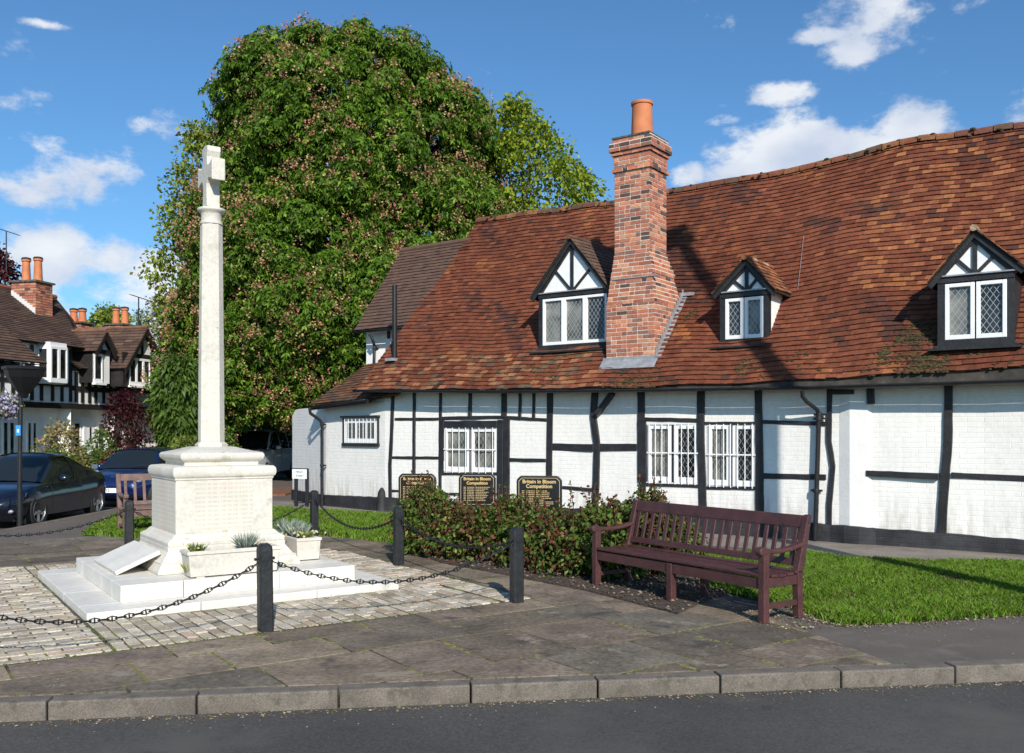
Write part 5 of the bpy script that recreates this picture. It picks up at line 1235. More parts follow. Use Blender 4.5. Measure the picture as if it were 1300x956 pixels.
# blossom candles
n = 7800; d = unit(rs.normal(size=(n, 3)) * .7 + np.array([0, -.35, .1])); i = rs.choice(len(C), n, p=(lambda q: q / q.sum())((1.3 - .8 * (C[:, 2] - C[:, 2].min()) / np.ptp(C[:, 2])) * rs.rand(len(C)) ** 1.6))
P = C[i] + unit(d + unit(C[i] - cc) * .8) * (rad[i] * (1.12 - .32 * np.clip((C[i, 2] - 11) / 4, 0, 1)))[:, None]; per = 13
Pp = np.repeat(P, per, 0); hgt_ = rs.rand(n * per) * .27; ang = rs.rand(n * per) * 6.28; rr = (.09 * (1 - hgt_ / .34))
Pq = Pp + np.c_[np.cos(ang) * rr, np.sin(ang) * rr, hgt_]; ax = unit(np.c_[np.cos(ang), np.sin(ang), np.full(n * per, .4)])
V, Fq = leaf_quads(Pq, ax, .068 * (.7 + .6 * rs.rand(n * per)), rs, .8, .1)
col = np.repeat(pick([(.6, .3, .18), (.64, .36, .23), (.52, .3, .15), (.55, .42, .18), (.62, .25, .19)], n, rs, .2), per, 0) * (.85 + .3 * rs.rand(n * per))[:, None]
o = npmesh('blossom', V - off, Fq, blosm, t, np.clip(col, 0, 1)); o['kind'] = 'stuff'
YG = [(.2, .27, .03), (.15, .22, .025), (.25, .3, .05), (.11, .17, .025), (.3, .3, .07)]
big_tree('maple_tree', 'light yellow green tree showing open branches left of the memorial cross', 37, [(172, 240, 262), (200, 225, 285), (235, 205, 300), (270, 200, 300), (310, 195, 300), (335, 178, 290), (375, 190, 290), (430, 200, 290)], 210, 34, .17, YG, None, 8, crad=.6, trunk=(265, .2, 7), fill=.3, ratio=.7)
big_tree('ash_tree', 'yellow green tree rising behind the left end of the cottage roof', 34, [(138, 640, 668), (165, 625, 700), (190, 620, 722), (215, 610, 742), (232, 600, 772), (260, 600, 768), (300, 600, 750), (340, 600, 740)], 300, 42, .17, [(.22, .3, .02), (.17, .25, .018), (.27, .33, .03), (.12, .19, .015), (.3, .32, .04)], None, 9, crad=.62, trunk=(680, .22, 7), fill=.3, ratio=.6)
big_tree('willow_tree', 'small round yellow green tree top between the far chimneys', 62, [(398, 128, 150), (406, 118, 164), (420, 112, 170), (445, 112, 170)], 60, 45, .3, YG, None, 10, crad=.9, trunk=(140, .2, 5), fill=.5, squash=.7)
big_tree('cherry_tree', 'white blossoming tree between the far gable and the chestnut', 48, [(388, 196, 212), (400, 186, 232), (430, 186, 240), (470, 190, 240), (510, 190, 240)], 110, 40, .16, [(.55, .55, .5), (.45, .47, .4), (.3, .34, .2), (.65, .64, .62)], None, 12, crad=.6, trunk=(210, .15, 4), fill=.4, ratio=.9)
big_tree('hazel_tree', 'pale olive tree behind the far gabled house', 56, [(408, 170, 196), (420, 165, 215), (450, 165, 225), (500, 165, 230)], 90, 40, .25, [(.2, .22, .07), (.16, .17, .06), (.22, .24, .1)], None, 13, crad=.8, trunk=(195, .15, 4), fill=.4)
big_tree('copper_beech_tree', 'dark purple leaved tree behind the roof at the left edge', 44, [(322, -30, 6), (332, -50, 14), (350, -60, 23), (372, -60, 28), (400, -60, 28)], 90, 45, .22, [(.06, .012, .016), (.04, .01, .012), (.09, .02, .02)], None, 14, crad=.7, trunk=(-15, .2, 6), fill=.4)
big_tree('red_maple_tree', 'dark red Japanese maple in front of the far gabled house', 25.5, [(506, 146, 168), (514, 138, 180), (528, 134, 184), (545, 138, 190), (565, 148, 195), (580, 155, 195)], 80, 38, .09, [(.06, .01, .014), (.04, .008, .012), (.09, .018, .018), (.03, .01, .01)], None, 15, crad=.38, trunk=(170, .07, 1.6), fill=.4, ratio=.6, tr=.3)
big_tree('laurel_tree', 'bright green leafy tree with long leaves under the left side of the chestnut', 27, [(470, 214, 236), (485, 204, 250), (505, 196, 252), (530, 192, 252), (548, 200, 252), (572, 212, 250)], 170, 60, .2, [(.085, .15, .025), (.11, .18, .035), (.06, .11, .02)], None, 16, crad=.4, trunk=(225, .08, 2), fill=.35, ratio=.38, droop=.5)
def shrub(name, label, x, y, rx, ry, h, n, size, pal, seed, stems=14, cat='shrub', group=None, z0=0, ratio=.55, wts=None, up=.3, spread=1.0, crad=.16):
    rs = np.random.RandomState(seed); K = max(6, n // 26); a = rs.rand(K) * 6.28; rr = np.sqrt(rs.rand(K)); zz = rs.rand(K) ** .75
    C = np.c_[np.cos(a) * rr * rx * (.55 + .45 * np.sin(np.pi * np.clip(zz * .8 + .18, 0, 1))), np.sin(a) * rr * ry * (.55 + .45 * np.sin(np.pi * np.clip(zz * .8 + .18, 0, 1))), z0 + h * (.12 + .86 * zz) * (1 - .25 * rr)]
    rad = crad * (.6 + .8 * rs.rand(K)) * spread
    V, Fq, col = clump_leaves(C, rad, 26, size, pal, rs, wts, crown_c=np.array([0, 0, h * .4]), ratio=ratio, squash=1)
    V[:, 2] = np.maximum(V[:, 2], .02)
    t = thing(name, label, cat, (x, y, 0), 0, group); npmesh('foliage', V, Fq, leafm, t, np.clip(col, .003, 1))
    m = MB(); r_ = random.Random(seed)
    for k in range(stems):
        c = C[r_.randrange(K)]; b = Vector((c[0] * .25 + r_.uniform(-.05, .05), c[1] * .25 + r_.uniform(-.05, .05), -.02)); m.tube([b, b.lerp(Vector(c), .5) + Vector((r_.uniform(-.05, .05), 0, .05)), Vector(c)], [.012, .009, .004], 5)
    m.build('stems', twigm, t); return t
# rose bushes on the bed
RP_ = [(.075, .125, .024), (.11, .175, .032), (.055, .09, .018), (.15, .045, .035), (.1, .035, .03), (.2, .24, .06), (.22, .1, .05)]
RW = [.27, .22, .14, .13, .1, .08, .06]; RW = [v / sum(RW) for v in RW]
RWg = [.34, .3, .12, .05, .04, .1, .05]; RWr = [.24, .2, .12, .16, .12, .1, .06]
rb_ = [('rose bush with tall shoots in front of the left award board', 538, 704, 1.0, .4, RWg), ('reddish rose bush between the left and middle award boards', 575, 708, 7.1e-1, .42, RWr), ('rose bush with dark red leaves under the middle award board', 612, 713, 7.0e-1, .42, RWr), ('rose bush with a pale green top shoot right of the middle award board', 648, 714, 8.4e-1, .38, RWg),
       ('rose bush under the right award board', 686, 723, 7.7e-1, .44, RW), ('rose bush with bronze tips between the right award board and the bench', 728, 731, 7.0e-1, .44, RWr), ('glossy dark green rose bush touching the left armrest of the maroon bench', 768, 735, .93, .46, RWg), ('rose bush with thin red shoots behind the left end of the maroon bench', 822, 730, .98, .4, RW), ('low rose bush behind the left half of the bench back', 850, 728, .66, .4, RWg)]
for k, (lab, px, py, h, r_, ww_) in enumerate(rb_):
    x, y = G(px, py); shrub('rose_bush', lab, x, y, r_, r_ * .85, h, 3500, .062, RP_, 40 + k, 30, 'rose bush', 'rose bushes in the bed', ratio=.62, wts=ww_, crad=.13)
    # a few thin shoots rising over the bush, with sparse leaves
    rs = np.random.RandomState(90 + k); T_ = bpy.data.objects[-1] if False else None
    m = MB(); P_ = []; D2 = []
    for s_ in range(9):
        a = rs.rand() * 6.28; q = rs.rand() * r_ * .9; b = Vector((math.cos(a) * q, math.sin(a) * q, h * .6)); e = b + Vector((rs.normal() * .06, rs.normal() * .06, h * (.36 + .22 * rs.rand()))); m.tube([b, b.lerp(e, .5) + Vector((.02, 0, 0)), e], [.006, .005, .0025], 4, (.12, .05, .03))
        for u in np.linspace(.35, 1, 9): P_.append(b.lerp(e, u)); D2.append((rs.normal(), rs.normal(), .3))
    V, Fq = leaf_quads(np.repeat(np.array(P_), 3, 0), unit(np.repeat(np.array(D2), 3, 0) + rs.normal(size=(len(P_) * 3, 3)) * .7), np.full(len(P_) * 3, .05), rs, .6); par_ = [o for o in COL.objects if o.name.startswith('rose_bush')][-1]
for o_ in [o for o in COL.objects if o.name.startswith('rose_bush')]:
    k = int(o_.name.split('.')[-1]) if '.' in o_.name else 0; rs = np.random.RandomState(190 + k); m = MB(); P_ = []; D2 = []; h = rb_[k][3]; r_ = rb_[k][4]
    for s_ in range(10):
        a = rs.rand() * 6.28; q = rs.rand() * r_ * .9; b = Vector((math.cos(a) * q, math.sin(a) * q, h * .55)); e = b + Vector((rs.normal() * .07, rs.normal() * .07, h * (.4 + .25 * rs.rand()))); m.tube([b, b.lerp(e, .5) + Vector((.02, 0, 0)), e], [.006, .005, .0025], 4)
        for u in np.linspace(.3, 1, 9): P_.append(b.lerp(e, u)); D2.append((rs.normal(), rs.normal(), .3))
    m.build('shoots', pm('rose_stem', (.12, .06, .03), .6), o_)
    nn = len(P_) * 3; V, Fq = leaf_quads(np.repeat(np.array(P_), 3, 0), unit(np.repeat(np.array(D2), 3, 0) + rs.normal(size=(nn, 3)) * .7), .05 * (.7 + .5 * rs.rand(nn)), rs, .62)
    npmesh('shoot_leaves', V, Fq, leafm, o_, pick([(.13, .03, .025), (.1, .12, .03), (.16, .07, .03), (.07, .1, .025)], nn, rs, .2))
# garden plants in front of the far houses
for lab, name, px, Z, r_, h, pal, sz, seed in [
    ('tall straw coloured shrub with pale tips before the far house windows', 'tamarisk_shrub', 76, 25.2, .62, 2.15, [(.33, .26, .12), (.28, .22, .08), (.2, .2, .06), (.4, .3, .17)], .1, 61), ('dense green bush below the straw coloured shrub', 'garden_shrub', 74, 24.4, .42, 1.35, [(.09, .17, .03), (.07, .12, .025), (.14, .2, .04)], .09, 62),
    ('low bright green shrub right of the lamp post', 'garden_shrub', 42, 24.2, .55, 1.15, [(.1, .19, .03), (.15, .24, .05), (.08, .14, .025)], .09, 63), ('yellow green shrub left of the front door', 'garden_shrub', 98, 24.6, .45, 1.05, [(.2, .2, .06), (.15, .17, .05), (.28, .22, .09)], .09, 64),
    ('green climbing shrub between the front door and the red maple', 'garden_shrub', 132, 25.2, .45, 1.9, [(.1, .17, .03), (.08, .13, .03), (.14, .2, .05)], .1, 65), ('pale shrub at the left edge behind the coupe', 'garden_shrub', 6, 23.8, .6, .95, [(.14, .18, .05), (.1, .14, .04), (.2, .22, .09)], .09, 66),
    ('low dark red shrub behind the blue car', 'barberry_shrub', 160, 25.2, .8, 1.35, [(.13, .02, .022), (.2, .04, .03), (.09, .015, .018)], .09, 67), ('dark red shrub left of the memorial shaft', 'barberry_shrub', 215, 28, .8, 1.5, [(.13, .03, .025), (.09, .02, .02)], .1, 68),
    ('yellow green shrub with white flowers behind the pedestal', 'garden_shrub', 236, 26, .45, 1.75, [(.2, .25, .05), (.28, .3, .08), (.12, .18, .03)], .09, 69), ('shrub in the shade beside the parked off roader', 'garden_shrub', 285, 29, .5, 1.7, [(.09, .15, .03), (.14, .2, .04)], .1, 70)]:
    q = AT(px, 600, Z); shrub(name, lab, q.x, Z, r_, r_, h, 2400, sz, pal, seed, 12, 'shrub', 'garden shrubs at the far side of the street', crad=.2, ratio=.5)
# dark hedge closing the view under the trees
rs = np.random.RandomState(77); n = 26000; P = np.c_[rs.uniform(-22, 2, n), rs.uniform(43, 45.5, n), rs.rand(n) ** .8 * 4.6]; V, Fq = leaf_quads(P, unit(rs.normal(size=(n, 3))), .3 * (.6 + .7 * rs.rand(n)), rs, .6)
hd = npmesh('hedge', V, Fq, leafm, None, pick([(.05, .09, .02), (.03, .06, .015), (.07, .11, .025)], n, rs)); tag(hd, kind='stuff')
# plants in the troughs
def tuft(parent_name, label, cat, x, y, z, r_, h, n, pal, seed, w_=.012, flowers=0):
    rs = np.random.RandomState(seed); a = rs.rand(n) * 6.28; q = np.sqrt(rs.rand(n)) * r_ * .5; B_ = np.c_[np.cos(a) * q, np.sin(a) * q, np.zeros(n)]; d = unit(np.c_[np.cos(a) * .5, np.sin(a) * .5, np.ones(n)] + rs.normal(size=(n, 3)) * .25)
    V, Fq = leaf_quads(B_, d, h * (.5 + .6 * rs.rand(n)), rs, w_ / h, .02); t = thing(parent_name, label, cat, (x, y, z)); npmesh('leaves', V, Fq, leafm, t, pick(pal, n, rs))
    if flowers:
        P = np.c_[rs.normal(size=flowers) * r_ * .6, rs.normal(size=flowers) * r_ * .6, .03 + rs.rand(flowers) * h * .5]; V, Fq = leaf_quads(P, unit(rs.normal(size=(flowers, 3)) + [0, 0, .6]), np.full(flowers, .035), rs, .9); npmesh('petals', V, Fq, blosm, t, pick([(.7, .68, .5), (.75, .72, .62), (.6, .55, .2)], flowers, rs, .1))
    return t
SG = [(.32, .38, .33), (.25, .32, .26), (.4, .45, .38)]; GG = [(.12, .2, .04), (.2, .26, .07), (.3, .3, .1), (.08, .12, .03)]
x, y = M2(.05, -1.03); tuft('lavender_plant', 'upright grey green tuft in the front trough', 'plant', x, y, .5, .09, .2, 260, SG, 1, .008)
x, y = M2(.22, -1.02); tuft('bedding_plant', 'small dark flower clump right of the grey green tuft', 'plant', x, y, .5, .08, .06, 90, [(.1, .08, .03), (.2, .18, .05), (.16, .2, .05)], 2, .02, 8)
x, y = M2(-.44, -1.0); tuft('bedding_plant', 'yellow green sprig trailing at the left end of the front trough', 'plant', x, y, .5, .1, .1, 110, GG, 3, .02, 10)
x, y = M2(-.52, -1.03); tuft('bedding_plant', 'pale trailing sprig beside the left corner of the front trough', 'plant', x, y, .3, .07, .14, 80, [(.3, .32, .12), (.4, .42, .2)], 31, .02, 6)
x, y = M2(.92, .02); tuft('dusty_miller_plant', 'silver foliage at the back of the right trough', 'plant', x, y, .49, .15, .22, 320, SG, 4, .014, 6)
x, y = M2(.94, -.2); tuft('dusty_miller_plant', 'silver foliage in the middle of the right trough', 'plant', x, y, .49, .14, .18, 300, SG, 5, .014, 26)
x, y = M2(.93, -.42); tuft('bedding_plant', 'yellow and cream flowers at the near end of the right trough', 'plant', x, y, .49, .14, .1, 220, GG, 6, .02, 50)
# hanging basket of lilac flowers
hb = AT(8, 520, 16.9); t = thing('hanging_basket', 'hanging basket of lilac and cream flowers at the left edge, under the lamp bracket', 'flower basket', (hb.x, 16.9, 0))
cz_ = hb.z; m = MB(); m.lathe([(.02, cz_ - .16), (.14, cz_ - .1), (.2, cz_ + .04), (.2, cz_ + .06), (.1, cz_ + .05)], n=14); m.build('basket', pm('coir', (.12, .09, .05), .95, bump=(40, .8, .02)), t, smooth=True)
m = MB()
for a in (0, 2.1, 4.2): m.tube([(.2 * math.cos(a), .2 * math.sin(a), cz_ + .05), (-.04, 0, cz_ + .42)], .004, 4)
m.build('basket_chain', iron, t)
rs = np.random.RandomState(5); n = 900; d = unit(rs.normal(size=(n, 3))); P = d * [.27, .27, .24] * (.6 + .45 * rs.rand(n))[:, None] + [0, 0, cz_ + .07]; V, Fq = leaf_quads(P, unit(rs.normal(size=(n, 3))), .06 * (.7 + .6 * rs.rand(n)), rs, .85)
npmesh('flowers', V, Fq, blosm, t, pick([(.4, .33, .6), (.5, .45, .7), (.62, .55, .5), (.12, .2, .05), (.6, .58, .7)], n, rs))
# ================================================================== HALF TIMBERED ROW ON THE FAR SIDE OF THE STREET
# local frame: x along the street front (away from the camera), y out of the facade towards the street, z up
FD = Vector((math.sin(R(14.4)), math.cos(R(14.4)))); FN = Vector((FD.y, -FD.x)); FP = Vector((-14.4, 30.5))
FROT = math.atan2(FD.y, FD.x)
def H(px, py, d=0.0):        # survey pixel on the facade plane moved d towards the street -> (x, z)
    rx = (px - CX) / F; o = FP + FN * d       # o + t FD = (rx*Z, Z)
    # o.x + t FD.x = rx (o.y + t FD.y)
    t = (rx * o.y - o.x) / (FD.x - rx * FD.y); Z = o.y + t * FD.y
    return (t, EYE - (py - HZ) / F * Z)
# Empty frame: x axis = FD, y axis = rot90(FD) = -FN ; depth towards the street is -y
def house(label): return thing('half_timbered_house', label, 'house', (FP.x, FP.y, 0), FROT, 'houses along the far side of the street')
dtile = pm('dark_far_tile', attr=True, rough=.85, noise=(3, .25), noise2=(14, .2), bump=(30, .5, .02))
plast = pm('white_plaster', (.8, .79, .76), .8, noise=(3, .08)); bwood = pm('dark_far_timber', (.016, .014, .013), .6, noise=(5, .4))
def ftimber(par, x0, x1, z0, z1, y=0, pr=.04): m = MB(); m.box(x0, x1, y - pr, y + .02, z0, z1); return m.build('timber', bwood, par)
def fwin(par, x0, x1, z0, z1, y, n, fr=.07, door=False, parts=True):
    w_ = part('window', par); m = MB(); m.box(x0, x1, y - .05, y + .02, z0 - .05, z0 + fr); m.box(x0, x1, y - .05, y + .02, z1 - fr, z1)
    for i in range(n + 1): xc = x0 + (x1 - x0) * i / n; m.box(max(x0, xc - fr / 2) if i else x0, min(x1, xc + fr / 2) if i < n else x1, y - .055, y + .02, z0 + fr - .002, z1 - fr + .002)
    m.build('window_frame', whitep, w_); m = MB(); m.face([(x0, y - .02, z0), (x1, y - .02, z0), (x1, y - .02, z1), (x0, y - .02, z1)]); m.build('window_glass', glassd, w_)
def slope(mb, A_, B_, C_, D_, gauge=.13, tw=.3, cols=((.075, .042, .03), (.09, .05, .036), (.062, .036, .028), (.1, .058, .04))):
    """A-B eave, D-C upper edge: tiled quad (4 corner points)"""
    A_, B_, C_, D_ = map(Vector, (A_, B_, C_, D_)); ln = ((D_ - A_).length + (C_ - B_).length) / 2; n = max(2, int(ln / gauge)); nn = (B_ - A_).cross(D_ - A_).normalized(); nn = nn if nn.z > 0 else -nn
    for j in range(n):
        t0, t1 = j / n, (j + 1.05) / n; p, q = A_.lerp(D_, t0), B_.lerp(C_, t0); r_, s_ = B_.lerp(C_, min(1, t1)), A_.lerp(D_, min(1, t1)); m_ = max(1, int((q - p).length / tw))
        for i in range(m_):
            f, g = i / m_, (i + 1) / m_; c = random.choice(cols); k = random.uniform(.8, 1.2); c = tuple(v * k for v in c)
            a, b, c2, d = p.lerp(q, f) + nn * .035, p.lerp(q, g) + nn * .035, s_.lerp(r_, g) + nn * .01, s_.lerp(r_, f) + nn * .01
            mb.face([a, b, c2, d], c); mb.face([a - nn * .03, b - nn * .03, b, a], c)
    mb.face([A_ - nn * .02, B_ - nn * .02, C_ - nn * .02, D_ - nn * .02], (.03, .02, .015))
def chim(par, x, y, z0, z1, w_, d_, pots=2, ph=.5, two=.14):
    c = part('chimney', par); m = MB(); k = MB(); courses(m, x, x + w_, y, y + d_, z0, z1 - .1, .085); k.box(x, x + w_, y, y + d_, z0, z1 - .1); k.box(x - .07, x + w_ + .07, y - .07, y + d_ + .07, z1 - .1, z1 - .04, ); m.build('chimney_bricks', brick, c); k.build('chimney_cap', pm('dark_mortar'), c)
    for i in range(pots):
        q = MB(); yy = y + d_ * (i + .5) / pots; r_ = .14; q.lathe([(r_ * 1.1, z1 - .05), (r_, z1 + .1), (r_ * .85, z1 + ph - .08), (r_ * 1.08, z1 + ph - .06), (r_ * 1.08, z1 + ph), (r_ * .8, z1 + ph)], (x + w_ / 2, yy, 0), 14, (1, 1, 1)); q.build('chimney_pot', terra, c, smooth=True)
        q = MB(); q.lathe([(r_ * 1.15, z1 + ph + .01), (r_ * 1.0, z1 + ph + .06), (.02, z1 + ph + .09)], (x + w_ / 2, yy, 0), 12); q.build('pot_cowl', iron, c)
jz = H(60, 517)[1]                      # jetty height
def facade(par, x0, x1, y, zt, studs, z_mid, panels_only=True):
    m = MB(); m.face([(x0, y, jz), (x1, y, jz), (x1, y, zt), (x0, y, zt)]); m.face([(x0, y + .45, -.1), (x1, y + .45, -.1), (x1, y + .45, jz), (x0, y + .45, jz)]); m.face([(x0, y, jz), (x0, y + .45, jz), (x1, y + .45, jz), (x1, y, jz)])
    m.face([(x0, y, jz), (x0, y, zt), (x0, y + 6, zt), (x0, y + 6, jz)]); m.face([(x0, y + .45, -.1), (x0, y + .45, jz), (x0, y + 6, jz), (x0, y + 6, -.1)]); m.face([(x1, y, -.1), (x1, y + 6, -.1), (x1, y + 6, zt), (x1, y, zt)]); m.build('wall', plast, par)
    ftimber(par, x0, x1, jz - .03, jz + .15, y, .07); ftimber(par, x0, x1, z_mid - .08, z_mid + .08, y, .045); ftimber(par, x0, x1, zt - .16, zt, y, .045)
    for s_ in studs: ftimber(par, s_ - .06, s_ + .06, jz + .2, zt - .2, y, .04)
zmid = H(80, 488)[1]; hx = lambda px, d=0: H(px, 500, d)[0]
# --- near house (left of the picture)
hA = house('nearest half timbered house with white oriel window and tall brick chimney at the left')
xa0, xa1 = hx(-190), hx(90)
zeA = H(60, 434)[1] + .05
facade(hA, xa0, xa1, 0, zeA, [hx(p) for p in (-160, -120, -80, -50, -25, 2, 14, 40, 52, 66, 78, 89)], zmid)
ra = part('roof', hA); m = MB()
RW_ = 2.6; zrA = H(32, 371, -RW_)[1]
xe = hx(112, -.2) ; xr1 = H(44, 380, -RW_)[0]
slope(m, (xa0 - .2, -.35, zeA - .15), (hx(96), -.35, zeA - .15), (xr1 + 1.0, RW_, zrA), (xa0 - .2, RW_, zrA))
slope(m, (hx(96), -.35, zeA - .15), (hx(112) + .3, 1.0, zeA + .6), (xr1 + 2.2, RW_, zrA - .9), (xr1 + 1.0, RW_, zrA))
m.face([(xa0, RW_, zrA), (xr1 + 1, RW_, zrA), (xr1 + 2, 5.5, zeA), (xa0, 5.5, zeA)], (.06, .035, .025)); m.build('roof_tiles', dtile, ra)
m = MB(); m.tube([(xa0, RW_, zrA + .03), (xr1 + 1.0, RW_, zrA + .03)], .09, 8); m.build('ridge_tiles', pm('red_ridge', (.22, .08, .05), .8), ra)
# lower roof over the projecting bay at the far left with its eave at survey (50,460)
m = MB(); b0_, b1_ = hx(-60, 1.0), hx(28, 1.0); zb_ = H(30, 460, 1.0)[1]; slope(m, (b0_, -1.25, zb_), (b1_ + .7, -1.25, zb_), (b1_ - .2, .9, zb_ + 2.0), (b0_, .9, zb_ + 2.0)); m.face([(b0_, -1.2, zb_ - .03), (b1_ + .7, -1.2, zb_ - .03), (b1_ + .6, 0, zb_ - .03), (b0_, 0, zb_ - .03)], (.02, .015, .01)); m.build('bay_roof', dtile, ra)
bay = part('bay', hA); m = MB(); m.box(b0_ + .1, b1_ + .35, -.95, .05, jz + .3, zb_ - .05); m.build('bay_wall', plast, bay)
for p in (-30, -15, 2, 16, 30): x_ = hx(p, .95); ftimber(bay, x_ - .06, x_ + .06, jz + .3, zb_ - .05, -.95, .03)
ftimber(bay, b0_ + .1, b1_ + .36, zb_ - .3, zb_ - .06, -.95, .035); ftimber(bay, b0_ + .1, b1_ + .36, H(10, 482, .95)[1] - .06, H(10, 482, .95)[1] + .06, -.95, .035)
# oriel: front lights facing the street, one side light facing the camera
ori = part('oriel', hA); o0, o1 = H(63, 460, .5)[0], H(84, 460, .5)[0]; oz0, oz1 = H(74, 484, .5)[1], H(74, 440, .5)[1]
fwin(ori, o0, o1, oz0, oz1, -.5, 2, .09)
m = MB(); m.box(o0, o1, -.5, .0, oz0 - .08, oz0 - .01); m.box(o0, o1, -.52, .0, oz1, oz1 + .12); m.box(o0 - .01, o0 + .06, -.5, -.4, oz0, oz1); m.box(o0 - .01, o0 + .06, -.1, 0, oz0, oz1); m.box(o0 - .01, o0 + .06, -.4, -.1, oz0, oz0 + .1); m.box(o0 - .01, o0 + .06, -.4, -.1, oz1 - .1, oz1); m.box(o1 - .05, o1, -.5, 0, oz0, oz1); m.build('oriel_frame', whitep, ori)
m = MB(); m.face([(o0 + .02, -.4, oz0), (o0 + .02, -.1, oz0), (o0 + .02, -.1, oz1), (o0 + .02, -.4, oz1)]); m.build('side_glass', glassd, ori)
fwin(hA, H(47, 460)[0], H(56, 460)[0], oz0, oz1 - .05, -.02, 1, .08)
cx0 = H(34, 380, -1.6)[0]; chim(hA, cx0, 1.25, zeA, H(45, 356.5, -1.6)[1], .75, .95, 2, .72)
m = MB(); 
for i in range(9): f = i / 9; m.box(cx0 - .03, cx0 - .005, 1.25 + .95 * f, 1.25 + .95 * (f + .11), zeA - .15 + (1.6 + .95 * f) * (zrA - zeA + .15) / 2.95 + .0, zeA - .15 + (1.6 + .95 * f) * (zrA - zeA + .15) / 2.95 + .24)
m.build('lead_flashing', pm('pale_lead', (.6, .6, .6), .6), hA)
# ground floor windows
for a, b in ((-18, -2), (2, 18), (33, 46), (56, 62)): fwin(hA, hx(a, -.45), hx(b, -.45), .35, 2.1, .45, 2, .08)
fwin(hA, hx(66, -.45), hx(80, -.45), .7, 2.1, .45, 2, .08)
# --- middle house with the small gabled dormer
hB = house('middle half timbered house with small gabled dormer, second in the row of far houses')
xb0, xb1 = hx(90), hx(146); zeB = H(130, 468)[1]
facade(hB, xb0 + .01, xb1, 0, zeB, [hx(p) for p in (96, 104, 113, 121, 131, 140)], H(110, 494)[1])
rb2 = part('roof', hB); m = MB(); zrB = H(100, 414, -2.6)[1]
slope(m, (xb0, -.35, zeB - .1), (xb1 + .3, -.35, zeB - .1), (xb1 + .3, 2.6, zrB), (xb0, 2.6, zrB)); m.face([(xb0, 2.6, zrB), (xb1, 2.6, zrB), (xb1, 5.5, zeB), (xb0, 5.5, zeB)], (.06, .035, .025)); m.build('roof_tiles', dtile, rb2)
def gable(par, pa, pl, pr_, d, back, win, z0, wz, studs=True, kind='gabled_dormer'):
    """pa apex, pl left eave, pr_ right eave (survey pixels) on the plane d metres in front of the facade"""
    g = part(kind, par); a, l, r_ = H(*pa, d), H(*pl, d), H(*pr_, d); y = -d
    m = MB(); i_ = .12; m.face([(l[0] + i_, y, z0), (r_[0] - i_, y, z0), (r_[0] - i_, y, r_[1]), (a[0], y, a[1] - .08), (l[0] + i_, y, l[1])]); m.face([(r_[0] - i_, y, z0), (r_[0] - i_, y + d + .3, z0), (r_[0] - i_, y + d + .3, r_[1]), (r_[0] - i_, y, r_[1])]); m.build('gable_wall', plast, g); m = MB(); m.face([(l[0] + i_, y, z0), (l[0] + i_, y, l[1]), (l[0] + i_, y + d + .3, l[1]), (l[0] + i_, y + d + .3, z0)]); m.build('cheek', bwood, g)
    m = MB(); o_ = .25
    slope(m, (l[0], y - o_, l[1]), (l[0], y + back, l[1]), (a[0], y + back, a[1]), (a[0], y - o_, a[1])); slope(m, (r_[0], y - o_, r_[1]), (r_[0], y + back, r_[1]), (a[0], y + back, a[1]), (a[0], y - o_, a[1])); m.tube([(a[0], y - o_, a[1] + .03), (a[0], y + back, a[1] + .03)], .075, 6, (.16, .08, .05)); m.build('roof_tiles', dtile, g)
    m = MB()
    for q in (l, r_):
        s_ = 1 if q is r_ else -1; m.prism([(q[0], q[1] - .02), (a[0], a[1] - .02), (a[0], a[1] - .24), (q[0] - s_ * .05, q[1] - .2)], (0, y - o_ + .03, 0), (1, 0, 0), (0, 0, 1), (0, .04, 0))
    m.build('barge_board', bwood, g)
    x0, x1 = H(win[0], 470, d)[0], H(win[1], 470, d)[0]; fwin(g, x0, x1, wz[0], wz[1], y - .01, win[2], .08)
    ftimber(g, l[0] + i_, r_[0] - i_, wz[1] + .0, wz[1] + .16, y, .04); ftimber(g, a[0] - .05, a[0] + .05, wz[1] + .1, a[1] - .15, y, .035); ftimber(g, l[0] + i_, x0, z0, wz[1], y, .03)
    m = MB(); m.box(x0 - .05, x1 + .1, y - .14, y, wz[0] - .12, wz[0] - .05); m.build('sill', whitep, g); return g
gable(hB, (128, 421), (115, 446), (142, 449), .55, 2.6, (118, 128.5, 1), H(122, 486, .55)[1], (H(122, 484, .55)[1], H(122, 449, .55)[1]))
m = MB(); m.face([(hx(100, -.45), .43, 0), (hx(104, -.45), .43, 0), (hx(104, -.45), .43, 2.2), (hx(100, -.45), .43, 2.2)])
m.build('door_jamb', whitep, hB); dr = part('door', hB); x0, x1 = hx(106, -.45), hx(119, -.45); m = MB(); m.box(x0, x1, .38, .46, 0, 2.1); m.box(x0 - .1, x0, .36, .46, 0, 2.25); m.box(x1, x1 + .1, .36, .46, 0, 2.25); m.box(x0, x1, .36, .46, 2.1, 2.25); m.build('door_leaf', whitep, dr); m = MB(); m.box(x0 + .22, x1 - .22, .365, .39, 1.35, 1.9); m.build('door_glass', glassd, dr); fwin(hB, x1 + .15, x1 + .5, .3, 2.1, .44, 1, .07)
fwin(hB, hx(92, -.45), hx(101, -.45), .5, 2.1, .44, 1, .07)
chim(hB, H(97, 400, -2.3)[0], 2.1, zrB - .6, H(104, 408, -2.3)[1], .6, .75, 2, .42)
